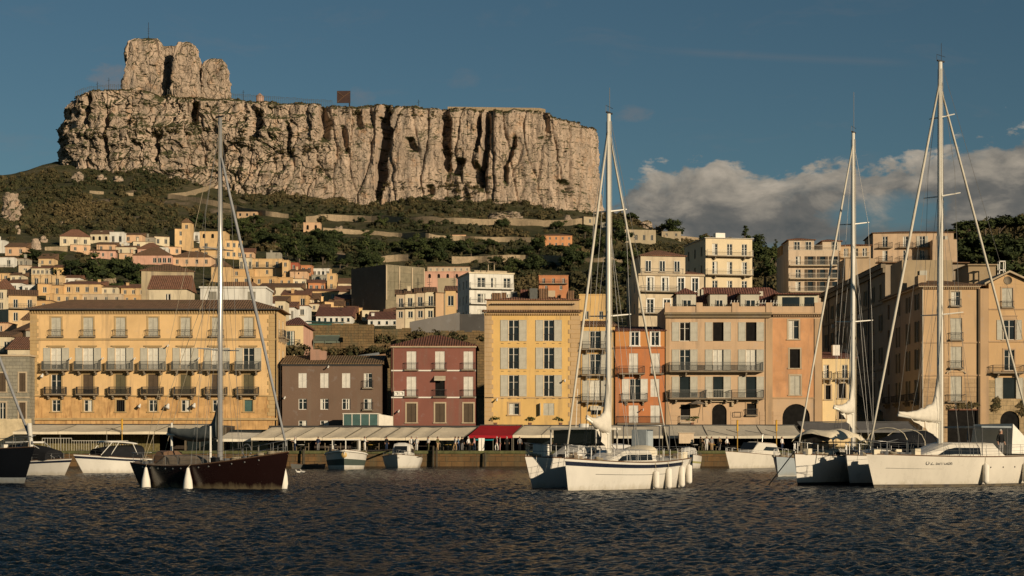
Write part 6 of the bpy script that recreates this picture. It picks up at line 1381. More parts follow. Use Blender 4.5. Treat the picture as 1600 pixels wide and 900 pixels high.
    def shrouds(s, fr=(.98, .72)):
        t = (s.mx + s.L/2) / s.L; m = MB()
        for sd in (1, -1):
            for f, dt, l in ((.98, -.02, 1.1), (.72, .03, .9), (.70, -.06, .9), (.42, .02, 0)):
                zt_ = s.sheer(t) + (s.mz - s.sheer(t)) * f; p0 = s.P(t + dt, .93 * sd, .02)
                if l and f > .9: m.tube([p0, (s.mx - .1, sd * 1.2, s.sheer(t) + (s.mz - s.sheer(t)) * .42), (s.mx - .1, sd * .95, s.sheer(t) + (s.mz - s.sheer(t)) * .72), (s.mx, 0, zt_)], .013, 4)
                else: m.tube([p0, (s.mx, 0, zt_)], .011, 4)
        s.part('shroud', m, M_wire)
    def boom_sail(s, z, length, dirx, sag, h_mast, h_end, mat, tilt=0, w=.30, up=1.6, dy=0.0):
        """a boom with its sail lying along it; dirx +1 towards the bow"""
        m = MB(); x0 = s.mx + dirx * .16; m.tube([(x0, 0, z), (x0 + dirx * length, dy, z + tilt)], .075, 8); bm = s.part('boom', m, M_mastw)
        q = MB(); q.sm = True; rg = []; n = 16
        for i in range(n + 1):
            f = i / n; x = x0 + dirx * (length * .98) * f; y = dy * f; zb = z + tilt * f + .09 - sag * math.sin(math.pi * f) * .25; hh = h_end + (h_mast - h_end) * (1 - f) ** 1.7 + (up * max(0, 1 - f / .14) ** 1.6); ww = w * (1 - .72 * f) * (.75 + .25 * min(1, f / .2))
            wob = .15 * math.sin(i * 1.9) + .11 * math.sin(i * 3.7 + 1)
            rg.append([(x, y + ww * (.9 + wob), zb), (x, y + ww * (.95 - wob), zb + hh * .35), (x, y + ww * .5, zb + hh * .8), (x, y, zb + hh * (1 + wob * .4)), (x, y - ww * .5, zb + hh * .8), (x, y - ww * (.95 + wob), zb + hh * .35), (x, y - ww * (.9 - wob), zb), (x, y, zb - .12 - sag * .3 * math.sin(math.pi * f))])
        q.loft(rg, True); sl_ = q.build('sail', [mat], bm)
        tri = MB(); fx_ = lambda f: x0 + dirx * length * f
        for i in range(6):
            f0, f1 = i / 6, (i + 1) / 6; d0, d1 = .85 * (1 - f0) ** 1.2, .85 * (1 - f1) ** 1.2; yy = .05 * math.sin(i * 2.1)
            tri.poly((fx_(f0 * .7), dy * f0 + yy, z + tilt * f0 * .7 - .08), (fx_(f1 * .7), dy * f1 - yy, z + tilt * f1 * .7 - .08), (fx_(f1 * .7), dy * f1 - yy * 2, z + tilt * f1 * .7 - .1 - d1), (fx_(f0 * .7), dy * f0 + yy * 2, z + tilt * f0 * .7 - .1 - d0))
        if up > 1.2: tri.build('sail_fold', [mat], bm)
        l = MB()
        for f in (.35, .7): l.tube([(s.mx, .02, s.mz * .5), (x0 + dirx * length * f, .05, z + tilt * f + .1)], .009, 4)
        l.tube([(s.mx, 0, s.mz - .3), (x0 + dirx * length, dy, z + tilt)], .010, 4); l.build('topping_lift', [M_wire], bm); return bm
    def hoopcover(s, t0, t1, w, z0, h, mat, name='sprayhood', side=True, front=True, parent=None):
        m = MB(); m.sm = True; n = 6; k = 10; rg = []
        for i in range(n + 1):
            f = i / n; t = t0 + (t1 - t0) * f; x = -s.L/2 + t * s.L; hh = h * (1 - .45 * (f if front else 0) ** 2.5) ; zb = s.sheer(t) + z0
            rg.append([(x, w * math.cos(math.pi * j / k) , zb + hh * max(0, math.sin(math.pi * j / k)) ** .45) for j in range(k + 1)])
        m.loft(rg, False, False, False)
        if front: m.poly(*rg[-1])
        return s.part(name, m, mat, parent)
    def clutter(s, t0, t1, n, seed, name='deck_gear'):
        r = random.Random(seed)
        for i in range(n):
            t = t0 + (t1 - t0) * r.random(); f = r.choice((-1, 1)) * (.3 + .55 * r.random()); p = s.P(t, f, .02); m = MB(); k = r.random()
            if k < .35: m.tube([(p[0], p[1], p[2]), (p[0], p[1], p[2] + .18)], .16, 8); s.part('winch', m, M_steel)
            elif k < .7: a = .3 + .3 * r.random(); m.box(p[0] - a/2, p[0] + a/2, p[1] - .15, p[1] + .15, p[2], p[2] + .2 + .2 * r.random()); s.part('deck_box', m, r.choice([M_deck, M_teak, M_bim, M_black]))
            else:
                m.tube([(p[0] + .22 * math.cos(j), p[1] + .22 * math.sin(j), p[2] + .03 + .012 * j) for j in range(14)], .03, 5); s.part('rope_coil', m, M_rope)
FN = [0]
def fender(boat, t, side, label, L=.75, r=.14, top=-.25, drop=0, pear=False, pair=None):
    p = boat.hullpt(t, max(.05, 1 + (top - L / 2) / max(.3, boat.sheer(t))), .93, side); q = boat.P(t, side * 1.0, .05); out = side * (r + .02); zc = boat.sheer(t) + top
    m = MB(); n = 10; x, y = p[0], p[1] + out
    if pear: prof = [(0, .15), (.04, .3), (.2, .5), (.45, .85), (.7, 1.0), (.88, .8), (1, .25)]
    else: prof = [(0, .2), (.03, .35), (.06, .85), (.12, 1), (.88, 1), (.95, .8), (1, .2)]
    m.tube([(x, y, zc - L * f) for f, _ in prof], [r * k for _, k in prof], 12)
    o = m.build('fender', [M_inf], None, (boat.cx, boat.cy, 0), boat.yaw); tag(o, label, 'fender', 'white fenders hanging from the boats')
    l = MB(); l.tube([q, (x, y, zc)], .014, 4); l.build('fender_line', [M_rope], o)

# ---- 1 dark hull at the left edge
b = Boat('dark_yacht', 'black-hulled yacht with a pale waterline band, cut by the left edge', 'yacht', (38, 104), (-190, 118), 3.8, (2.25, 1.9, 1.85), (M_anti, G_G, G_D), wl_rake=(1.25, .6), boot=.16, deck=M_deck)
b.cabin(.15, .62, 1.2, .75, .55, (.4, 1.4), G_C); b.stanchions(.1, .9, 9, .65); b.clutter(.5, .95, 10, 3)
w_ = b.W(b.P(.99, 0, .15)); b.stay(b.P(.99, 0, .2), (-b.L/2 + .42 * b.L, 0, 19.5), .10, M_furlg, 'furled_jib'); m = MB(); m.tube([b.P(.985, 0, .05), b.P(.975, 0, 1.5)], [.12, .16], 8); b.part('furler_drum', m, M_mastw)
b.mast(.42, PZ(0, 1) * 0 - 20, .12, M_mastg); b.shrouds(); m = MB(); q = [b.P(.62, .6, .2), b.P(.70, .6, .75), b.P(.70, -.6, .75), b.P(.62, -.6, .2)]; m.tube(q, .05, 6); b.part('grab_arch', m, M_mastw)
# ---- 2 white motorboat behind it
b = Boat('canopy_motorboat', 'white motorboat with a black sloping canopy, half hidden behind the black yacht', 'motorboat', (101, 134), (-10, 138), 2.7, (1.35, 1.1, 1.0), (M_anti, G_W, G_W, G_N), stripe=(.80,), wl_rake=(.8, .2), transom=.9, entry=2.6, mid=.4)
b.hoopcover(.30, .86, 1.05, -.02, 1.5, M_black, 'canopy'); m = MB(); k = lambda t, f, z: b.P(t, f, z)
for f in (.7, -.7): m.tube([k(.86, f * .7, .15), k(.60, f, 1.6), k(.30, f, 1.65)], .04, 5)
b.part('canopy_frame', m, M_white); m = MB(); m.box(-b.L*.2, b.L * .1, -1.0, 1.0, b.sheer(.4) + 1.55, b.sheer(.4) + 1.68); b.part('hard_top', m, G_W); b.stanchions(.6, .95, 4, .5, pulpit=False)
# ---- 3 white motorboat with black cover
b = Boat('covered_motorboat', 'white motorboat with black zipped covers and a white hardtop left of the maroon sailboat', 'motorboat', (130, 147), (226, 151), 2.7, (1.65, 1.35, 1.25), (M_anti, G_W, G_W, G_N), stripe=(.80,), wl_rake=(.95, .1), transom=.92, entry=2.8, mid=.38, boot=.05)
b.hoopcover(.10, .80, 1.18, -.02, 1.25, M_black, 'canopy'); m = MB(); m.sm = True
rg = []
for i in range(9):
    t = .22 + .46 * i / 8; x = -b.L/2 + t * b.L; z = b.sheer(t) + 1.42 + .08 * math.sin(math.pi * i / 8); rg.append([(x, 1.15, z - .06), (x, .6, z + .02), (x, -.6, z + .02), (x, -1.15, z - .06), (x, -1.15, z - .14), (x, 1.15, z - .14)])
m.loft(rg); b.part('hard_top', m, G_W); m = MB()
for f in (1, -1):
    for t0, t1 in ((.78, .62), (.66, .52), (.2, .3)): m = MB(); p = b.P(t0, .8 * f, .1); q = b.P(t1, .8 * f, 1.38); m.tube([(p[0], f * 1.12, p[2]), (q[0], f * 1.1, q[2])], .04, 5); b.part('top_strut', m, M_white); b.stanchions(.75, .97, 3, .45, pulpit=False); b.clutter(.0, .1, 2, 9)
# ---- 4 maroon sailboat
b = Boat('maroon_sailboat', 'classic sailboat with a dark maroon hull and grey sail cover, bow to the right', 'sailboat', (440, 88), (236, 94.5), 3.4, (1.98, 1.25, 1.35), (M_anti, G_M, G_M), wl_rake=(.55, .7), transom=.55, entry=2.0, mid=.45, camber=.22, deck=M_teak, bul=.02)
maroon = b
b.cabin(.16, .62, .95, .62, .5, (.3, 2.2), M_teak, .1, win=False); b.cabin(.12, .22, .8, .8, .75, (.2, .3), M_teakd, .05, name='companionway', win=False)
m = MB()
for i in range(13): p = b.hullpt(.1 + .065 * i, .9, .985, -1); m.tube([(p[0], p[1] + .02, p[2]), (p[0], p[1] - .03, p[2])], .05, 6)
b.part('rubbing_stud', m, M_steel)
tm = b.tloc(345); b.mast(tm, 184, .14, M_mastg, spreaders=((.33, 1.5), (.62, 1.1))); b.shrouds(); z = b.sheer(tm)
b.boom_sail(z + 1.45, (tm - .1) * b.L - .5, -1, .5, .85, .32, M_sailg, .25, .28, 1.1)
b.stay((b.mx + .1, 0, b.mz - 2.2), b.P(.985, 0, .35), .085, M_furlg, 'furled_jib'); b.stay((b.mx - .1, 0, b.mz - .1), b.P(.0, 0, .1), .016, M_rope, 'backstay'); b.stay((b.mx - .1, 0, b.mz * .62), b.P(.06, .6, .1), .02, M_rope, 'running_backstay'); b.stay((b.mx - .1, 0, b.mz * .62), b.P(.06, -.6, .1), .02, M_rope, 'running_backstay')
b.stanchions(.08, .93, 8, .6); b.clutter(.62, .97, 16, 5); b.clutter(.02, .14, 6, 6)
m = MB(); m.tube([b.P(.56, -.5, 0), b.P(.56, -.5, 2.1)], [.07, .05], 8); b.part('rolled_awning_pole', m, M_white); m = MB(); m.tube([b.P(.17, .1, .2), b.P(.17, .1, 2.4)], [.07, .06], 8); b.part('mizzen_stub', m, M_mastw)
m = MB(); p = b.P(.74, 0, .15); m.tube([(p[0] + .35 * math.cos(a * .5), p[1], p[2] + .42 + .35 * math.sin(a * .5)) for a in range(13)], .03, 5); b.part('ship_wheel', m, M_steel)
m = MB(); m.box(*(lambda p: (p[0] - .5, p[0] + .5, p[1] - .35, p[1] + .35, p[2], p[2] + .45))(b.P(.24, .3, .1))); b.part('cockpit_locker', m, M_teakd)
for t, lb, pe in ((.135, 'pear-shaped white fender at the stern end of the maroon hull', 1), (.50, 'pear-shaped white fender amidships on the maroon hull', 1)): fender(b, t, -1, lb, 1.55, .27, -.1, pear=True)
fender(b, .955, 1, 'white fender peeping out behind the maroon bow', 1.6, .24, -.45, pear=True)
# ---- 5 wide fishing boat, bow on
b = Boat('fishing_boat', 'stout white fishing boat with a green-grey band and open wheelhouse, bow facing the viewer', 'fishing boat', (538, 172), (543, 180), 4.4, (2.05, 1.7, 1.5), (M_anti, G_W, G_W, plain('green_grey', (.06, .075, .06), .6)), stripe=(.22, .4), wl_rake=(.7, .2), transom=.8, entry=1.9, mid=.45, boot=.05)
m = MB(); t0, t1 = .12, .58; zb = b.sheer(.5)
xx0, xx1 = -b.L/2 + t0 * b.L, -b.L/2 + t1 * b.L
m.box(xx0, xx1, -1.5, 1.5, zb + 1.35, zb + 1.47)
for x in (xx0 + .1, (xx0 + xx1) / 2, xx1 - .1):
    for y in (-1.4, 1.4): m.box(x - .05, x + .05, y - .05, y + .05, zb - .2, zb + 1.345)
m.box(xx1 - .16, xx1 - .08, -.05, .05, zb, zb + 1.345); m.box(xx1 - .2, xx1 - .05, -1.34, 1.34, zb - .2, zb + .35); b.part('wheelhouse', m, G_W)
m = MB(); m.box(xx0, xx1 - .3, -1.0, 1.0, zb - .1, zb + .25); b.part('bench', m, M_deck); b.clutter(.5, .9, 5, 12); b.stanchions(.62, .95, 3, .35, pulpit=False)
m = MB(); p = b.hullpt(.96, .75, .9, 1); m.tube([(p[0] + .3, 0, p[2]), (p[0] + .38, 0, p[2])], .3, 12); b.part('bow_buoy', m, plain('buoy', (.5, .33, .12), .6))
m = MB(); pts = [b.hullpt(i / 20, 1, 1, 1) for i in range(21)]; m.tube([(p[0], p[1] + .05, p[2] - .12) for p in pts], .07, 6); m.tube([(p[0], -p[1] - .05, p[2] - .12) for p in pts], .07, 6); b.part('rubbing_strake', m, M_white)
m = MB(); m.tube([b.W(b.P(.5, 1, .2)), (PX(612, 199.6), 199.6, GZ + .1)], .12, 5); tag(m.build('gangplank', [M_teak]), 'plank leading from the wide fishing boat to the quay', 'gangplank')
# ---- 6 small cabin boat
b = Boat('cabin_boat', 'small white cabin boat with a windscreen and dark rope loop, bow facing the viewer', 'cabin boat', (622, 184), (634, 190), 4.3, (1.5, 1.2, 1.05), (M_anti, G_W, G_W), wl_rake=(.6, .1), transom=.9, entry=2.2, mid=.5, boot=.03)
c = b.cabin(.18, .66, 1.2, 1.05, 1.55, (.1, .7), G_W, 0, name='wheelhouse', win_h=(.5, .92), wt=(.1, .75)); m = MB(); x = -b.L/2 + .63 * b.L; z = b.sheer(.6)
m.add([(x + .42, -.75, z + .55), (x + .42, .75, z + .55), (x + .12, .72, z + 1.2), (x + .12, -.72, z + 1.2)], [[0, 1, 2, 3]]); m.build('windscreen', [M_tint], c)
m = MB(); m.tube([(lambda p: (p[0] + .1, p[1], p[2]))(b.P(.55 + .42 * math.sin(math.pi * i / 12), math.cos(math.pi * i / 12) * 1.0, .02 - .35 * math.sin(math.pi * i / 12))) for i in range(13)], .06, 6); b.part('mooring_rope', m, plain('dark_rope', (.05, .04, .03), .9)); b.clutter(.66, .95, 3, 15); b.stanchions(.6, .96, 4, .45)
# ---- 7 blue-hulled yacht in the shade
b = Boat('hardtop_yacht', 'white yacht with a dark-windowed hardtop lying in the shade of the navy-striped sailboat', 'yacht', (832, 91), (999, 101), 4.0, (1.72, 1.5, 1.5), (M_anti, G_G, G_W), wl_rake=(.75, .4), transom=.85, entry=2.3)
b.cabin(.2, .78, 1.45, .8, .95, (.5, 2.2), G_W, 0, win_h=(.4, .9)); m = MB(); zt_ = b.sheer(.5) + 1.75; xa, xb = -b.L/2 + .42 * b.L, -b.L/2 + .66 * b.L
m.box(xa, xb, -1.6, 1.6, zt_, zt_ + .12); h_ = b.part('hard_top', m, G_C); m = MB(); m.box(xa + .4, xb - .25, -1.35, 1.35, zt_ - .8, zt_ - .02); m.build('wheelhouse_glazing', [M_tint], h_); m = MB()
for x in (xa + .3, xb - .2, (xa + xb) / 2):
    for y in (-1.5, 1.5): m.tube([(x, y, zt_), (x, y, zt_ - 1.4)], .05, 6)
m.build('hard_top_post', [M_white], h_); b.stanchions(.1, .92, 9, .68); b.clutter(.72, .97, 14, 21); m = MB(); m.tube([(xa + 1, .5, zt_ + .12), (xa + .8, .5, zt_ + 1.3)], .03, 5); m.tube([(xa + 1.5, 0, zt_ + .12), (xa + 1.5, 0, zt_ + .35)], .3, 10); m.tube([(xa + .9, -.9, zt_ + .12), (xa + .7, -.9, zt_ + 2.4)], .018, 4); m.build('radar', [M_white], h_)
m = MB(); p = b.P(.9, 0, .05); m.box(p[0] - .4, p[0] + .2, -.35, .35, p[2], p[2] + .7); b.part('foredeck_seat', m, M_white)
# ---- 8 white sailboat with navy stripe
b = Boat('white_sailboat', 'white sailboat with a navy stripe under its deck edge and four white fenders', 'sailboat', (888, 84), (1037, 93), 3.5, (1.66, 1.42, 1.62), (M_anti, G_N, G_W, G_N), stripe=(.80,), wl_rake=(.35, .9), transom=.75, entry=2.1, mid=.42, boot=.03)
white = b
b.cabin(.30, .74, 1.25, .75, .66, (.25, 2.0), G_C, .02, win_h=(.2, .88), wt=(.12, .86))
b.hoopcover(.25, .33, .95, .35, .55, M_bim, 'sprayhood'); tm = b.tloc(950); b.mast(tm, 178, .15, M_mastw, antenna=.8); b.shrouds(); z = b.sheer(tm)
b.boom_sail(z + 1.55, 2.2, 1, .35, 1.25, .10, M_sail, .75, .3, 1.6)
b.stay((b.mx + .1, 0, b.mz - 1.0), b.P(.985, 0, .4), .07, M_furl, 'furled_jib'); b.stay((b.mx - .1, 0, b.mz - 1.1), b.P(.02, 0, .5), .065, M_furl, 'furled_staysail'); b.stay((b.mx - .1, 0, b.mz), b.P(.0, .3, .4), .012, M_wire, 'backstay')
b.stanchions(.06, .92, 10, .66); b.clutter(.74, .96, 12, 31); b.clutter(.02, .24, 8, 32); m = MB(); x = -b.L/2 + .14 * b.L; zz = b.sheer(.15)
for y in (-1.1, 1.1): m.tube([(x, y, zz), (x, y, zz + 1.9)], .03, 5); m.tube([(x + 1.2, y, zz), (x + 1.2, y, zz + 1.9)], .03, 5)
m.tube([(x, -1.1, zz + 1.9), (x, 1.1, zz + 1.9), (x + 1.2, 1.1, zz + 1.9), (x + 1.2, -1.1, zz + 1.9), (x, -1.1, zz + 1.9)], .03, 5); b.part('stern_arch', m, M_steel); m = MB(); m.box(x + .2, x + 1.0, -.7, .2, zz + .4, zz + 1.7); b.part('spray_dodger', m, fabric('bluegrey', (.28, .31, .32)))
m = MB(); pts = [b.hullpt(.25 + .6 * i / 16, .56, .94, 1) for i in range(17)]; m.tube([(p[0], p[1] + .012, p[2]) for p in pts], .012, 4); pts = [b.hullpt(.25 + .6 * i / 16, .56, .94, -1) for i in range(17)]; m.tube([(p[0], p[1] - .012, p[2]) for p in pts], .012, 4); b.part('cove_line', m, M_irongrey)
for t, lb, a in ((.42, 'first fender from the bow of the navy-striped sailboat, shorter and fatter', .95), (.27, 'second fender from the bow of the navy-striped sailboat', 1.15), (.10, 'third fender from the bow of the navy-striped sailboat', 1.2), (.01, 'fender at the stern corner of the navy-striped sailboat', 1.1)): fender(b, t, 1, lb, a, .17, -.42 if t > .3 else -.30)
# ---- 9 little white cruiser behind its stern
b = Boat('small_cruiser', 'little white cabin boat tucked behind the stern of the navy-striped sailboat', 'cabin boat', (1082, 180), (1072, 186), 2.8, (1.5, 1.25, 1.1), (M_anti, G_W, G_W, plain('olive_band', (.30, .28, .12), .6)), stripe=(.4,), wl_rake=(.6, .1), transom=.9, boot=.04)
b.cabin(.1, .66, 1.1, .8, 1.0, (.1, .9), G_W, 0, win_h=(.35, .9)); b.stanchions(.6, .96, 3, .4)
# ---- 10 white motor cruiser
b = Boat('motor_cruiser', 'white motor cruiser with a raked dark windscreen, bow pointing left, moored alone at the quay', 'motor cruiser', (1140, 181), (1206, 190), 3.2, (1.85, 1.5, 1.35), (M_anti, G_C, G_C), wl_rake=(1.0, .1), transom=.9, entry=2.5, mid=.4, boot=.04)
c = b.cabin(.05, .66, 1.35, .95, 1.35, (.15, 2.0), G_C, .05, name='wheelhouse', win_h=(.48, .94), wt=(.1, .62)); m = MB(); z = b.sheer(.6)
xa = -b.L/2 + .60 * b.L; m.add([(xa + .15, -.85, z + .52), (xa + .15, .85, z + .52), (xa - .95, .88, z + 1.32), (xa - .95, -.88, z + 1.32)], [[0, 1, 2, 3]]); m.build('windscreen', [M_tint], c); b.stanchions(.5, .95, 5, .4, pulpit=True); m = MB(); p = b.P(.3, .2, 1.45); m.tube([p, (p[0] - .2, p[1], p[2] + .9)], .02, 4); b.part('aerial', m, M_steel)
# ---- 11 small sailing boat, its bluish shade put into the hull colour
b = Boat('shaded_sloop', 'small sloop in bluish shade left of the cream-covered yacht', 'sailboat', (1216, 128), (1262, 137), 2.7, (1.55, 1.3, 1.2), (M_anti, G_G, gelcoat('bluegrey', (.30, .33, .34))), wl_rake=(.6, .4))
b.cabin(.3, .7, .9, .5, .45, (.3, 1.2), G_C); b.stanchions(.1, .92, 7, .62); b.clutter(.55, .97, 16, 41)
# ---- 12 shaded yacht with the cream cover
b = Boat('cream_covered_yacht', 'white yacht in shadow with a rumpled cream cockpit cover, left of the black-hooded yacht', 'yacht', (1246, 97.5), (1363, 107.5), 2.85, (1.84, 1.62, 1.5), (M_anti, M_iron, G_W), wl_rake=(.35, .3), transom=.8, entry=2.6, mid=.5, boot=.10)
zs = b.sheer(.5); b.cabin(.18, .82, .95, .6, .5, (.4, 1.6), G_C, .02, win_h=(.3, .85)); m = MB(); m.sm = True; rg = []
for i in range(15):
    f = i / 14; x = -b.L * .14 + b.L * .46 * f; z = zs + 1.05 + .32 * math.sin(math.pi * f) ** .6 + .05 * math.sin(9 * f) + .03 * math.sin(23 * f); rg.append([(x, 1.3 * math.cos(math.pi * j / 10), z + (.36 + .06 * math.sin(7 * f + j * 1.3)) * math.sin(math.pi * j / 10) - .18 * abs(math.cos(math.pi * j / 10)) ** 6 * (1 + .5 * math.sin(11 * f))) for j in range(11)])
m.loft(rg, False, False, False); bm_ = b.part('cockpit_cover', m, M_bim); m = MB(); m.box(-b.L * .12, b.L * .30, -1.18, 1.18, zs + .92, zs + .97); m.build('cover_shade_sheet', [M_black], bm_); m = MB(); m.box(-b.L * .14, -b.L * .01, -1.24, -1.21, zs + .1, zs + .95); m.build('side_curtain', [M_bim], bm_)  # black sheet stands for the shade in the opening under the cover
for x in (-b.L * .13, b.L * .08, b.L * .29):
    for y in (-1.2, 1.2): m = MB(); m.tube([(x, y, zs), (x, y, zs + 1.0)], .03, 5); m.build('cover_pole', [M_steel], bm_)
tm = b.tloc(1332); b.mast(tm, 208, .15, M_mastw, antenna=2.0); b.shrouds(); b.boom_sail(zs + 2.75, 3.0, 1, .3, 1.0, .12, M_sail, .3, .24, 1.4)
b.stay((b.mx + .1, 0, b.mz - .8), b.P(.97, .2, .5), .07, M_furl, 'furled_jib'); b.stay((b.mx - .1, 0, b.mz - 1.2), (-b.L * .5, -1.6, zs + 1.6), .06, M_furl, 'furled_staysail')
b.stanchions(.1, .94, 9, .66); b.clutter(.74, .97, 16, 51); b.clutter(.3, .6, 5, 52)
m = MB(); m.tube([b.P(.99, .2, .3), (b.L/2 - .6, -2.2, -.1)], .035, 5); b.part('boarding_pole', m, M_white)
# ---- 12b black-hooded yacht between it and the big yacht
b = Boat('hooded_yacht', 'yacht with a big black cockpit hood, wedged between cream-covered yacht and big white yacht', 'yacht', (1328, 96.5), (1447, 107), 2.85, (1.78, 1.6, 1.5), (M_anti, M_iron, G_W), wl_rake=(.5, .4), transom=.85, entry=2.6, mid=.5, boot=.1)
b.hoopcover(.02, .56, 1.3, .05, 1.75, M_black, 'cockpit_hood'); b.cabin(.5, .84, .85, .5, .45, (.3, 1.4), G_C, .02, win_h=(.3, .85)); b.stanchions(.1, .94, 8, .66); b.clutter(.72, .97, 14, 61)
for t in (.06, .3, .54): m = MB(); x = -b.L/2 + t * b.L; m.tube([(x, 1.35 * math.cos(math.pi * j / 10), b.sheer(t) + .05 + 1.78 * math.sin(math.pi * j / 10) ** .45) for j in range(11)], .03, 5); b.part('hood_hoop', m, M_bim)
m = MB(); m.tube([b.P(.72, .7, .1), b.P(.72, .7, .9), b.P(.60, .7, 1.1)], .03, 5); b.part('grab_rail', m, M_steel); m = MB(); m.tube([b.P(.72, -.7, .1), b.P(.72, -.7, .9), b.P(.60, -.7, 1.1)], .03, 5); b.part('grab_rail', m, M_steel)
# ---- 13 big white yacht
b = Boat('big_white_yacht', 'largest white yacht at the right, with lettering near its bow and small portholes', 'yacht', (1366, 92), (1640, 101.6), 4.4, (1.86, 1.68, 1.92), (M_anti, G_N, G_C, G_C), wl_rake=(.65, .8), transom=.72, entry=2.2, mid=.44, boot=.10)
big = b
b.cabin(.40, .80, 1.55, .7, .80, (.5, 2.6), G_C, .02, win_h=(.24, .92), wt=(.30, .84))
tm = b.tloc(1468); b.mast(tm, 97, .17, M_mastw, spreaders=((.36, 1.5), (.66, 1.3), (.86, .9)), antenna=.5); b.shrouds(); z = b.sheer(tm)
b.boom_sail(z + 2.0, 3.5, 1, .2, 1.25, .14, M_sail, .35, .28, 1.9)
b.stay((b.mx + .1, 0, b.mz - 1.3), b.P(.985, 0, .45), .08, M_furl, 'furled_jib'); b.stay((b.mx - .1, 0, b.mz - 1.6), b.P(.13, 0, 1.2), .075, M_furl, 'furled_staysail'); b.stay((b.mx - .1, 0, b.mz), b.P(.02, 0, .6), .013, M_wire, 'backstay')
b.stanchions(.04, .94, 14, .7); b.clutter(.80, .97, 18, 71); b.clutter(.1, .34, 12, 72); m = MB(); x0, x1, zz = -b.L/2 + .19 * b.L, -b.L/2 + .36 * b.L, b.sheer(.2)
m.add([(x1, -1.5, zz + .1), (x1, 1.5, zz + .1), (x1 - .25, 1.4, zz + 1.85), (x1 - .25, -1.4, zz + 1.85), (x0, -1.5, zz + .1), (x0, 1.5, zz + .1)], [[0,1,2,3],[0,3,4],[1,2,5],[3,2,5,4]]); b.part('spray_screen', m, M_white); m = MB(); m.box(x1 + .02, x1 + 2.8, -1.5, 1.5, zz + 1.6, zz + 1.7); bi = b.part('bimini', m, fabric('bluegrey2', (.22, .24, .25))); m = MB()
for x in (x1 + .3, x1 + 2.6):
    for y in (-1.4, 1.4): m = MB(); m.tube([(x, y, zz), (x, y, zz + 1.6)], .03, 5); m.build('bimini_post', [M_steel], bi)
m = MB(); m.tube([(x0 - .6, -.6, zz + .6), (x0 - .3, .3, zz + .75)], .22, 8); b.part('life_raft', m, M_white)
for i in range(6):
    t = .53 - .068 * i; p = b.hullpt(t, .66, .955, 1); m = MB(); m.tube([(p[0], p[1] - .01, p[2]), (p[0], p[1] + .022, p[2])], .05, 10); b.part('porthole', m, M_tint)
m = MB(); pts = [b.hullpt(.02 + .93 * i / 24, .60, .94, 1) for i in range(25)]; m.tube([(p[0], p[1] + .012, p[2]) for p in pts], .011, 4); b.part('cove_line', m, M_irongrey)
cu_ = bpy.data.curves.new('name_lettering', 'FONT'); cu_.body = 'O·Z. BIH·Gioh'; cu_.size = .30; cu_.extrude = .002; cu_.align_x = 'LEFT'; cu_.materials.append(M_iron)
p0, p1 = Vector(b.hullpt(.815, .76, .965, 1)), Vector(b.hullpt(.71, .76, .965, 1)); ot_ = bpy.data.objects.new('tmp', cu_); COL.objects.link(ot_); me_ = bpy.data.meshes.new_from_object(ot_.evaluated_get(bpy.context.evaluated_depsgraph_get())); bpy.data.objects.remove(ot_); me_.name = 'name_lettering'; o = bpy.data.objects.new('name_lettering', me_); COL.objects.link(o); o.parent = b.e
d_ = (p1 - p0); o.location = p0 + Vector((0, .05, -.06)); o.rotation_euler = (R(90), 0, math.atan2(d_.y, d_.x))
for t, lb in ((.565, 'fender nearest the bow of the big white yacht, under its mast'), (.34, 'middle fender of the big white yacht'), (.20, 'fender nearest the stern of the big white yacht')): fender(b, t, 1, lb, 1.15, .18, -.35)
o = link('person', body_mesh('stand', BLK, GRY, 77), None, b.W(b.P(.40, .55, -.12)), R(30)); tag(o, 'person in black on the deck of the big white yacht', 'person', 'people on the boats'); link('hair', hair_mesh(HG), o)
# ---- low raft by the maroon bow
b = Boat('rowing_dinghy', 'low dark rowing dinghy between the maroon bow and the fishing boat', 'dinghy', (456, 176), (502, 183), 1.4, (.55, .4, .45), (M_anti, M_teakd, plain('dinghy_paint', (.10, .10, .09), .6)), wl_rake=(.3, .1), bul=.12); m = MB(); m.box(-.3, .0, -.55, .55, .3, .34); b.part('thwart', m, M_teak)
for px, D, a, lb in ((466, 150, .1, 'left white gull floating off the maroon bow'), (473, 151, -.2, 'right white gull floating off the maroon bow')):
    m = MB(); m.sm = True; m.tube([(-.26, 0, .10), (-.16, 0, .07), (0, 0, .06), (.13, 0, .09), (.18, 0, .17), (.20, 0, .24), (.25, 0, .25), (.32, 0, .235)], [.01, .06, .095, .075, .045, .05, .035, .008], 8); tag(m.build('gull', [M_white], None, (PX(px, D), D, 0), a + math.pi), lb, 'bird')
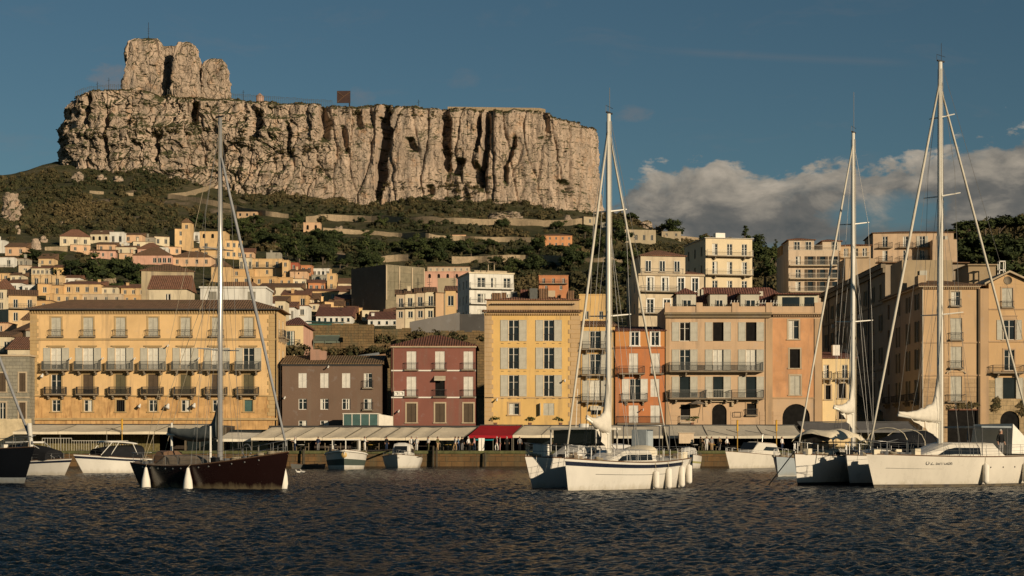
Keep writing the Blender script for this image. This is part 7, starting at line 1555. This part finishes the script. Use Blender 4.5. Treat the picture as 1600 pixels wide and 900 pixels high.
# ------------------------------------------------------------------ vegetation
def leaf_mat(name, c0, c1):
    t = NT(name); a = t.n('ShaderNodeAttribute'); a.attribute_name = 'tint'
    n = t.noise(.35, 3); f = t.math('ADD', t.math('MULTIPLY', a.outputs['Fac'], .75), t.math('MULTIPLY', n, .3))
    return t.done(t.ramp(f, [(0.1, c0), (.9, c1)]), .85, None, .2)
L_scrub = leaf_mat('scrub_leaves', (.016, .024, .008), (.115, .082, .036)); L_dark = leaf_mat('pine_needles', (.012, .020, .007), (.050, .062, .018)); L_mid = leaf_mat('broad_leaves', (.022, .034, .010), (.075, .085, .025))
M_bark = plain('bark', (.10, .075, .05), .95, .25, 4)
def blobs(C, Rr, n, rs, size=.30, flat=.8, up=-.25):
    """leaf quads scattered over many lumpy crowns: C centres (k,3), Rr radii (k,)"""
    k = len(C); d = rs.normal(size=(k, n, 3)); d[..., 2] = np.where(d[..., 2] < up, -d[..., 2] * .5, d[..., 2]); d /= np.linalg.norm(d, axis=-1, keepdims=True)
    lump = 1 + .22 * np.sin(d[..., 0] * 5 + rs.rand(k, 1) * 6) * np.sin(d[..., 2] * 6 + rs.rand(k, 1) * 6)
    r = Rr[:, None] * (.62 + .42 * rs.rand(k, n)) * lump
    P = C[:, None] + d * r[..., None] * np.array([1, 1, flat]); P = P.reshape(-1, 3)
    nn = d.reshape(-1, 3) + rs.normal(size=(k * n, 3)) * .55; nn /= np.linalg.norm(nn, axis=1, keepdims=True)
    a = np.cross(nn, rs.normal(size=nn.shape)); a /= np.linalg.norm(a, axis=1, keepdims=True); b = np.cross(nn, a)
    s = (np.repeat(Rr, n) * size * (.55 + .8 * rs.rand(k * n)))[:, None]; a *= s; b *= s * .62
    V = np.stack([P - a, P - b * .9, P + a, P + b], 1).reshape(-1, 3); Q = np.arange(len(V)).reshape(-1, 4)
    return V, Q, np.repeat(np.repeat(rs.rand(k) * .7 + .1, n) + rs.rand(k * n) * .2, 4)
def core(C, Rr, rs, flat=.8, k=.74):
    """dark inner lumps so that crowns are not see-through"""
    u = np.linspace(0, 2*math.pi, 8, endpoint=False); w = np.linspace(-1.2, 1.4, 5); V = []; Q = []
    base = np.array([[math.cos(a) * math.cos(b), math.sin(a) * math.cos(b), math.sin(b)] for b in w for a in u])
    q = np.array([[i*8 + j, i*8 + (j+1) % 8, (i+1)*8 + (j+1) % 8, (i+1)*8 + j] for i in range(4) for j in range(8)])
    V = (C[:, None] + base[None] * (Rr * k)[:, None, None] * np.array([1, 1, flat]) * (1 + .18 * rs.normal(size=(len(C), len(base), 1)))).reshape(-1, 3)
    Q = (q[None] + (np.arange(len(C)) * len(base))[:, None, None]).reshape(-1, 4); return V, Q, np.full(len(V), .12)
def merge(*parts):
    V, Q, T, n = [], [], [], 0
    for v, q, t_ in parts: V.append(v); Q.append(q + n); T.append(t_); n += len(v)
    return np.vstack(V), np.vstack(Q), np.concatenate(T)
rs = np.random.RandomState(3)
BOX = []                                    # picture boxes kept free of scrub: houses, roads
for h_ in HOUSES:
    if h_.D > 320: p0 = 800 + (h_.cx - h_.W/2) * F / h_.D; p1 = 800 + (h_.cx + h_.W/2) * F / h_.D; BOX.append((p0 - 2, p1 + 2, HZ - (h_.zb + h_.H + 1 - CH) * F / h_.D, HZ - (h_.zb - CH) * F / h_.D + 1.5))
ROADS = [([(478, 350), (500, 345), (560, 346), (640, 349), (720, 351), (800, 352), (850, 354), (900, 352), (935, 349)], 3.6, 'long pale retaining wall of the upper road below the cliff'), ([(505, 363), (560, 366), (610, 370), (660, 372), (700, 376), (735, 376), (790, 378), (842, 379)], 2.4, 'broken pale terrace wall in the middle of the wooded slope'),
         ([(592, 411), (622, 409), (640, 409)], 2.6, 'short tan terrace wall above the bare concrete block'), ([(706, 412), (760, 410), (830, 411), (889, 410)], 3.0, 'long tan terrace wall above the white villa and terracotta house'), ([(906, 412), (950, 411), (990, 411), (1040, 408)], 2.2, 'pale parapet behind the white sailboat mast'),
         ([(262, 310), (300, 315), (340, 323), (380, 332), (420, 339), (455, 342)], 3.0, 'descending retaining wall on the left hillside'), ([(265, 311), (290, 308), (312, 302), (330, 296), (340, 290)], 3.2, 'curved path wall climbing to the foot of the cliff'), ([(140, 303), (165, 304)], 2.0, 'short wall among the scrub at the upper left'), ([(195, 306), (210, 307)], 2.0, 'stub of wall left of the curved path'),
         ([(70, 393), (110, 392)], 1.6, 'garden wall left of the peach cottage'), ([(118, 447), (190, 446)], 2.0, 'grey garden wall at the foot of the dark trees'), ([(520, 405), (545, 406)], 2.0, 'small tan wall at the wood edge above the town'), ([(1038, 372), (1100, 378)], 1.8, 'wall on the ridge left of the cream villa')]
RW = stonewall('hillwall', (.40, .30, .19), (.33, .25, .16), 1.4, .5, (.2, .16, .1), .5)
road_xy = []
M_road = plain('dirt_road', (.33, .26, .18), .95, .15, .6)
for pts, h, lb in ROADS:
    P3 = []
    for (a, c) in zip(pts[:-1], pts[1:]):
        for i in range(8):
            f = i / 8; px, py = a[0] + (c[0] - a[0]) * f, a[1] + (c[1] - a[1]) * f; D = hit(px, py)
            if D: P3.append((px, D))
    if len(P3) < 4: continue
    Ds = np.array([q[1] for q in P3]); kk = np.hanning(13); kk /= kk.sum(); Ds = np.convolve(np.pad(Ds, 6, mode='edge'), kk, 'valid'); m = MB(); vs = []
    for (px, _), D in zip(P3, Ds):
        x = PX(px, D); pyr = np.interp(px, [q[0] for q in pts] if pts[0][0] < pts[-1][0] else [q[0] for q in pts][::-1], [q[1] for q in pts] if pts[0][0] < pts[-1][0] else [q[1] for q in pts][::-1]); zb_ = PZ(pyr, D); zt_ = zb_ + h * (.85 + .3 * vn(np.array(x / 6.0), np.array(0.0), 4).item()); road_xy.append((x, D)); vs.append([(x, D, zb_ - 3), (x, D, zt_), (x, D + .7, zt_), (x, D + .7, zb_ - 3)])
        BOX.append((px - 3, px + 3, pyr - h * F / D - 1, pyr + 9))
    m.loft(vs, False); tag(m.build('terrace_wall', [RW]), lb, 'wall')
    if len(pts) > 4:
        q = MB(); q.loft([[(v_[1][0], v_[1][1] + .72, v_[1][2] - .25), (v_[1][0], v_[1][1] + 6.5, v_[1][2] - .1)] for v_ in vs], False, False, False); tag(q.build('hill_road', [M_road]), kind='structure')
# bare rocks showing between the scrub
ROCKS = [(0, 30, 300, 345), (5, 45, 318, 330), (45, 60, 372, 390), (110, 130, 268, 285), (150, 165, 272, 282), (172, 192, 274, 284), (90, 98, 345, 356), (762, 818, 330, 342), (880, 895, 336, 350), (1000, 1022, 344, 358), (20, 30, 350, 366), (60, 72, 366, 380), (128, 136, 336, 346), (520, 535, 352, 362)]
for i, (a, c, y0, y1) in enumerate(ROCKS):
    D = hit((a + c) / 2, y1)
    if not D: continue
    rx, rz = (c - a) / 2 * D / F, (y1 - y0) * D / F; nu, nv = 44, 26; uu, vv = np.meshgrid(np.linspace(0, 2*math.pi, nu), np.linspace(0, 1, nv)); rad = np.cos(vv * math.pi / 2) ** .6
    x = PX((a + c) / 2, D) + rx * rad * np.cos(uu); y = D + rx * .7 * rad * np.sin(uu) + 2; z = PZ(y1, D) - 2 + (rz + 2) * np.sin(vv * math.pi / 2)
    n_ = fbm(x / 3.0 + y / 4, z / 2.5, 4, 40 + i); _, _, id_ = worley(x / 2.5 + y / 3, z / 2.2, 60 + i); s_n = rx * .16 + .6; x += (n_ + id_ - .5) * s_n * np.cos(uu); y += (n_ + id_ - .5) * s_n * np.sin(uu); z += n_ * .8
    tag(link('hillside_rock', np_mesh('hillside_rock', np.stack([x, y, z], -1).reshape(-1, 3), grid_faces(nv, nu), M_rock)), kind='structure')
    BOX.append((a, c, y0, y1))
B_ = np.array(BOX)
def free(px, py): return not np.any((B_[:, 0] < px) & (px < B_[:, 1]) & (B_[:, 2] < py) & (py < B_[:, 3]))
C, Rr = [], []
r5 = random.Random(11)
tries = 0
def cover_zone(px, py):
    """how thickly the scrub grows at a place"""
    if px > 1230: return 0 if px < 1475 else .9
    town = 1.0
    if px < 540 and py > 358 + max(0, (px - 200)) * .17 and py > 366: town = .14
    if 540 <= px < 720 and py > 445: town = .12
    return town
for tries in range(13500):
    px = r5.uniform(-60, 1620); py = r5.uniform(248, 490) if r5.random() < .8 else r5.uniform(250, 420)
    if r5.random() > cover_zone(px, py): continue
    D = hit(px, py)
    if D is None or D > 1128 or not free(px, py): continue
    r = (1.0 + 2.3 * r5.random() ** 1.7) * (1 if D > 520 else .8)
    if r * F / D > 5 and not free(px, py - r * F / D): r *= .6
    x = PX(px, D); C.append((x, D, float(tz(x, D)) + r * .25)); Rr.append(r)
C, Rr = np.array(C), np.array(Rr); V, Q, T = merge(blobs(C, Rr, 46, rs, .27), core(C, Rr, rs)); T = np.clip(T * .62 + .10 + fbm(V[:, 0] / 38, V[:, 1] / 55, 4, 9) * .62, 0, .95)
tag(link('hillside_scrub', np_mesh('hillside_scrub', V, Q, L_scrub, False, T)), 'dense dark green and brown scrub covering the hillside below the cliff', 'scrub', None, 'stuff')
# scrub and grass on the rim and ledges of the cliff
Vc = np.stack([Xc, Yc, Zc], -1); CC = []
for i in range(1700):
    j = r5.randrange(60, NC - 60); row = NR - 1 - int(abs(r5.gauss(0, 2.2))) if r5.random() < .6 else r5.randrange(30, NR - 8)
    p = Vc[row, j]; 
    if row < NR - 8:
        pyy = HZ - (p[2] - CH) * F / p[1]; pxx = 800 + p[0] * F / p[1]
        if vn(np.array(pxx / 34.0), np.array(pyy / 16.0), 8) < .60: continue
    if r5.random() < .85: CC.append(p + np.array([0, .4, 0]))
for px_, py_, rx_, ry_, n_ in ((255, 206, 40, 9, 150), (300, 190, 14, 6, 30), (385, 214, 24, 14, 110), (440, 240, 26, 9, 80), (490, 232, 18, 12, 60), (212, 190, 12, 8, 36), (695, 228, 10, 16, 50), (700, 292, 34, 8, 120), (735, 300, 30, 10, 120), (560, 176, 22, 7, 50), (655, 180, 20, 6, 40), (505, 262, 14, 8, 34), (160, 214, 18, 6, 40), (340, 262, 18, 7, 40), (615, 292, 12, 8, 36), (240, 86, 14, 8, 0)):
    for i in range(n_):
        qx, qy = r5.gauss(px_, rx_ * .55), r5.gauss(py_, ry_ * .55); dd = (PXc[:, ::4] - qx) ** 2 + (PYc[:, ::4] - qy) ** 2 if i == 0 else dd
        if i % 3 == 0: dd = (PXc[:, ::4] - qx) ** 2 + (PYc[:, ::4] - qy) ** 2; a_, b_ = np.unravel_index(np.argmin(dd), dd.shape)
        p = Vc[a_, b_ * 4]; CC.append(p + np.array([r5.gauss(0, .9), -.1 + r5.gauss(0, .3), r5.gauss(0, .6)]))
CC = np.array(CC); cr = .5 + .9 * rs.rand(len(CC)); V, Q, T = blobs(CC, cr, 22, rs, .4, .6)
tag(link('cliff_scrub', np_mesh('cliff_scrub', V, Q, L_scrub, False, T)), 'low green scrub along the rim and ledges of the cliff', 'scrub', None, 'stuff')

# ---- trees one can tell apart
def tree_meshes(kind, seed):
    r_ = np.random.RandomState(seed); q = random.Random(seed)
    if kind == 'pine': cs = [(q.uniform(-2.2, 2.2), q.uniform(-2.0, 2.0), 6.2 + q.uniform(-.9, 1.0)) for _ in range(13)]; rr = [q.uniform(1.0, 1.7) for _ in cs]; flat, tr, mt, n = .6, 5.8, L_dark, 120
    elif kind == 'cypress': cs = [(q.uniform(-.25, .25), q.uniform(-.25, .25), 1 + i * .75) for i in range(10)]; rr = [1.0 - .075 * i for i in range(10)]; flat, tr, mt, n = 1.1, 3, L_dark, 110
    elif kind == 'cedar': cs = [(q.uniform(-1, 1) * (3.2 - i * .28), q.uniform(-1, 1) * (3 - i * .25), 2.2 + i * .75) for i in range(11)]; rr = [1.5 - .07 * i for i in range(11)]; flat, tr, mt, n = .55, 8, L_dark, 120
    elif kind == 'round': cs = [(q.gauss(0, 1.3), q.gauss(0, 1.2), 3.0 + q.gauss(0, .9)) for _ in range(12)]; rr = [q.uniform(1.0, 1.6) for _ in cs]; flat, tr, mt, n = .9, 3.2, L_dark, 110
    else: cs = [(q.gauss(0, 1.2), q.gauss(0, 1.2), 3.0 + q.gauss(0, 1.0)) for _ in range(11)]; rr = [q.uniform(.8, 1.5) for _ in cs]; flat, tr, mt, n = .85, 3.4, L_mid, 100
    cs = np.array(cs); rr = np.array(rr); V, Q, T = merge(blobs(cs, rr, n, r_, .22, flat, -.6), core(cs, rr, r_, flat, .6)); cm = np_mesh('crown', V, Q, mt, False, T)
    m = MB(); m.tube([(0, 0, -1.5), (.08, .05, tr * .5), (.0, .1, tr)], [.28, .2, .1], 7)
    for k in range(5): c = cs[q.randrange(len(cs))]; m.tube([(0.03, .05, tr * (.45 + .08 * k)), tuple(c)], [.1, .04], 5)
    return m.mesh('trunk', M_bark), cm
TM = {}
def tree(px, py, hpx, kind, label, D=None, v=0, group=None, wide=1.0):
    D = D or hit(px, py)
    if D is None: return
    key = (kind, v)
    if key not in TM: TM[key] = tree_meshes(kind, 300 + v * 7 + len(TM))
    H0 = {'pine': 7.6, 'cypress': 8.8, 'cedar': 11.2, 'round': 5.2, 'leafy': 5.0}[kind]; s = hpx * D / F / H0; x = PX(px, D)
    e = empty({'pine': 'pine_tree', 'cypress': 'cypress_tree', 'cedar': 'cedar_tree', 'round': 'evergreen_tree', 'leafy': 'leafy_tree'}[kind], (x, D, PZ(py, D)), r5.random() * 6.28, label, 'tree', group); e.scale = (s * wide, s * wide, s)
    link('trunk', TM[key][0], e); link('crown', TM[key][1], e)
tree(1163, 405, 58, 'cedar', 'tall dark layered cedar behind the cream villa against the clouds', 345, 0, None, .85)
tree(1176, 410, 38, 'round', 'dark rounded tree at the right foot of the cedar', 340, 1, None, 1.2)
tree(1052, 372, 28, 'round', 'round bushy tree on the ridge above the low stone hut', None, 2)
tree(1016, 352, 14, 'leafy', 'small leafy tree on the skyline right of the cliff', None, 0)
tree(985, 346, 12, 'leafy', 'shrubby tree on the skyline between sailboat stays', None, 1)
tree(1098, 384, 16, 'pine', 'little pine standing left of the cream villa roof', None, 0)
tree(1212, 412, 42, 'cypress', 'slender dark tree left of the russet-shuttered block', 345, 0, None, 1.3)
tree(1200, 416, 30, 'leafy', 'leafy green tree between the cedar and the russet-shuttered block', 345, 1)
tree(1222, 420, 34, 'leafy', 'leafy tree touching the flank of the russet-shuttered block', 350, 2)
tree(1195, 440, 36, 'leafy', 'broad tree behind the dormers, right of the cream villa', 335, 3, None, 1.3)
tree(52, 410, 18, 'round', 'round clipped dark bush-tree beside the long low peach house', None, 0, None, 1.9)
for i, (px, py, h, k, lb) in enumerate([(110, 436, 26, 'round', 'leftmost tree of the dark grove above the white cottage'), (126, 440, 30, 'round', 'broad tree second in the dark grove'), (143, 442, 36, 'round', 'tallest tree in the middle of the dark grove'), (160, 440, 34, 'leafy', 'pale green tree inside the dark grove'), (176, 436, 30, 'round', 'tree of the dark grove below the pink house'),
                                        (194, 432, 28, 'round', 'tree of the dark grove touching the long pink house'), (206, 446, 34, 'round', 'tree of the dark grove against the grey stone barn'), (212, 452, 22, 'leafy', 'small light tree at the left wall of the grey stone barn'), (152, 452, 20, 'leafy', 'low tree in front of the dark grove'), (95, 408, 14, 'leafy', 'brownish shrub tree left of the pink house'), (80, 412, 14, 'round', 'dark shrub right of the round clipped bush'), (182, 456, 20, 'leafy', 'yellowish tree between the two yellow red-roofed houses')]):
    tree(px, py, h, k, lb, None, i % 4, None, 1.25)
for i, (px, py, h, k, lb) in enumerate([(1496, 398, 40, 'pine', 'leftmost umbrella pine of the dark wood at the right'), (1515, 384, 38, 'pine', 'second umbrella pine of the dark wood at the right'), (1540, 378, 34, 'pine', 'broad umbrella pine on the crest of the dark wood'), (1562, 376, 34, 'pine', 'umbrella pine right of the roof lantern on the crest'), (1585, 374, 32, 'pine', 'umbrella pine near the right edge on the crest'), (1605, 376, 36, 'pine', 'umbrella pine cut by the right edge'), (1505, 420, 40, 'round', 'dark round tree low in the right-hand wood'), (1530, 410, 40, 'round', 'dark round tree in the middle of the right-hand wood'), (1556, 412, 44, 'leafy', 'leafy tree behind the white roof lantern'), (1582, 415, 44, 'round', 'dark round tree behind the gable at the right edge'), (1550, 440, 42, 'round', 'dark tree right behind the brown attic cabin'), (1604, 440, 44, 'leafy', 'leafy tree at the right edge above the gabled house')]):
    tree(px, py, h, k, lb, 430 + (400 - py) * 1.5 if py < 400 else 400, i % 4, None, 1.5)
TL = [('leafy', 'light green tree scattered on the wooded slope between the cliff and the old town'), ('round', 'dark rounded evergreen scattered on the wooded slope between the cliff and the old town'), ('pine', 'small pine scattered on the wooded slope between the cliff and the old town')]
nt = 0
while nt < 120:
    px, py = r5.uniform(300, 1000), r5.uniform(352, 432)
    if px < 540 and py > 385 and px < 400: continue
    if not free(px, py) or not free(px, py - 8): continue
    k, lb = r5.choice(TL); D = hit(px, py)
    if D is None: continue
    tree(px, py, (4.0 + 3.2 * r5.random()) * F / D, k, lb, D, r5.randrange(4), 'trees scattered on the wooded slope', 1.2); nt += 1
# plants on the awning ledge
for i, (p, lb) in enumerate(((774, 'potted shrub at the left foot of the tall yellow house'), (828, 'potted shrub in the middle of the tall yellow house ledge'), (876, 'spiky plant at the right of the tall yellow house ledge'), (1082, 'small dry plant below the umbrella of the beige palazzo'))):
    D = 214.6; e = empty('potted_plant', (PX(p, D), D + .3, PZ(664.5, D)), 0, lb, 'plant'); m = MB(); m.tube([(0, 0, 0), (0, 0, .35)], [.2, .26], 8); m.build('pot', [M_tile], e)
    cs = np.array([(r5.gauss(0, .35), r5.gauss(0, .2), .55 + r5.random() * .4) for _ in range(6)]); V, Q, T = blobs(cs, np.full(6, .34), 40, rs, .3); link('leaves', np_mesh('leaves', V, Q, L_mid, False, T), e)
# ivy at the foot of the gabled house and corner house
for i, (pxs, pys, lb) in enumerate((((1551, 1560), (625, 645), 'ivy patch left of the arched door of the gabled house'), ((1592, 1602), (628, 650), 'ivy patch right of the arched door of the gabled house'), ((1482, 1528), (630, 640), 'dry creeper above the dark shop opening of the corner house'))):
    cs = np.array([(PX(r5.uniform(*pxs), 222), 221.9, PZ(r5.uniform(*pys), 222)) for _ in range(14)]); V, Q, T = blobs(cs, np.full(14, .5), 36, rs, .26, 1); V[:, 1] = 221.9 - np.abs(V[:, 1] - 221.9) * .4; tag(link('wall_creeper', np_mesh('wall_creeper', V, Q, L_scrub, False, T)), lb, 'creeper')

# ------------------------------------------------------------------ on top of the cliff
def top_z(px, D): return float(PZ(np.interp(px, *zip(*TOP)), min(D, 1150)))
m = MB(); D = 1165; z = PZ(66, D); m.tube([(PX(232, D), D, z - 3), (PX(232, D), D, z + 4)], [.35, .3], 5); m.tube([(PX(232, D), D, z + 4), (PX(232, D), D, PZ(35, D))], .16, 5)
for k in range(3): m.tube([(PX(232, D) - .8, D, z + 6 + k * 1.7), (PX(232, D) + .8, D, z + 6 + k * 1.7)], .07, 4)
tag(m.build('radio_mast', [M_iron]), 'thin radio mast on the highest block of rock', 'radio mast')
D = 1142; e = empty('billboard', (PX(537, D), D, PZ(164, D)), 0, 'rust-red square panel on a post standing on the cliff edge', 'billboard'); s = D / F; m = MB(); m.box(-10.5 * s, 10.5 * s, -.2, .2, 3 * s, 22 * s); pn = m.build('panel', [plain('rusty_panel', (.042, .021, .016), .8, .3, .4)], e); m = MB(); m.tube([(9 * s, .5, -4), (9 * s, .5, 10 * s)], .5, 6); m.build('post', [M_iron], e)
m = MB(); m.tube([(-10 * s, -.35, 4 * s), (0, -.35, 13 * s), (10 * s, -.35, 20 * s)], .22, 4); m.tube([(-10 * s, -.35, 20 * s), (0, -.35, 13 * s)], .22, 4); m.build('brace', [M_teakd], pn)
D = 1150; e = empty('summit_hut', (PX(406, D), D, PZ(156, D)), 0, 'tiny pale round hut on the plateau right of the rock stacks', 'hut'); m = MB(); m.tube([(0, 0, -3), (0, 0, 2.2)], 2.7, 12); m.build('wall', [stucco('hut', (.42, .26, .19))], e); m = MB(); m.tube([(0, 0, 2.203), (0, 0, 4.6)], [3.0, .3], 12); m.build('roof', [stucco('hutroof', (.40, .25, .18))], e)
for p0, p1, lb in ((118, 196, 'thin railing on the cliff rim left of the rock stacks'), (362, 520, 'thin railing on the cliff rim between the rock stacks and the rusty panel'), (262, 282, 'small railing at the mouth of the cleft between the stacks')):
    m = MB(); a = []
    for i in range(int((p1 - p0) / 3.2) + 1):
        px = p0 + i * 3.2; D = 1141 if p0 != 262 else 1148; z = top_z(px, D) - 2.0; x = PX(px, D); h = 2 + 2.4 + rnd.random() * .8; m.tube([(x, D, z), (x, D, z + h)], .11, 4); a.append((x, D, z + h - .3))
    m.tube(a, .08, 4); m.tube([(q[0], q[1], q[2] - .9) for q in a], .06, 4); tag(m.build('rim_railing', [M_irongrey]), lb, 'railing')
for px, h, lb in ((152, 5, 'short pole at the left end of the cliff rim'), (170, 7, 'forked aerial on the cliff rim left of the stacks'), (380, 5, 'pole on the cliff rim beside the round hut'), (654, 4, 'single post on the cliff rim in the middle')):
    m = MB(); D = 1141; z = top_z(px, D) - 1.5; x = PX(px, D); m.tube([(x, D, z), (x, D, z + h + 2)], .16, 5); m.tube([(x - 1, D, z + h), (x + 1, D, z + h + .6)], .08, 4); tag(m.build('rim_pole', [M_iron]), lb, 'pole')
m = MB(); a = [(PX(700 + i * 8, 1136), 1136 + 2 * (i % 2), top_z(800 + i * 2.8, 1136) - .9) for i in range(20)]
m.loft([[(q[0], 1130, q[2] - 2), (q[0], 1130, q[2] + .7), (q[0], 1133, q[2] + .8), (q[0], 1133, q[2] - 2)] for q in a], False); tag(m.build('rim_wall', [RW]), 'low pale parapet along the right part of the cliff rim', 'wall')
# scrub over the walls between the houses of the front row
CC = []
for (p0, p1, y0, y1, D, n_) in ((490, 600, 546, 556, 251, 16), (590, 640, 520, 545, 262, 8), (640, 757, 522, 540, 262, 12), (446, 478, 545, 562, 240, 14)):
    for i in range(n_): CC.append((PX(r5.uniform(p0, p1), D), D - r5.random() * 1.5, PZ(r5.uniform(y0, y1), D)))
CC = np.array(CC); V, Q, T = merge(blobs(CC, .5 + .9 * rs.rand(len(CC)), 50, rs, .24), core(CC, np.full(len(CC), .6), rs)); tag(link('wall_scrub', np_mesh('wall_scrub', V, Q, L_scrub, False, T)), 'dark tangled growth on the walls behind the brown and red houses', 'scrub', None, 'stuff')
# houses' small roof gear
gear = [h_ for h_ in HOUSES if h_.D > 330]
for i in range(84):
    h_ = gear[i % len(gear)]; m = MB(); x = (r5.random() - .5) * h_.W * .8; y = h_.dep * (.3 + .5 * r5.random())
    if i % 3: m.tube([(x, y, h_.H), (x, y, h_.H + 2.6 + r5.random())], .05, 4); m.tube([(x - .5, y, h_.H + 2.3), (x + .5, y, h_.H + 2.4)], .035, 4); m.tube([(x - .35, y, h_.H + 1.9), (x + .35, y, h_.H + 2.0)], .035, 4); m.build('aerial', [M_iron], h_.e)
    else: m.box(x - .35, x + .35, y - .3, y + .3, h_.H, h_.H + 1.7); m.box(x - .45, x + .45, y - .4, y + .4, h_.H + 1.703, h_.H + 1.82); m.build('chimney', [h_.mat], h_.e)
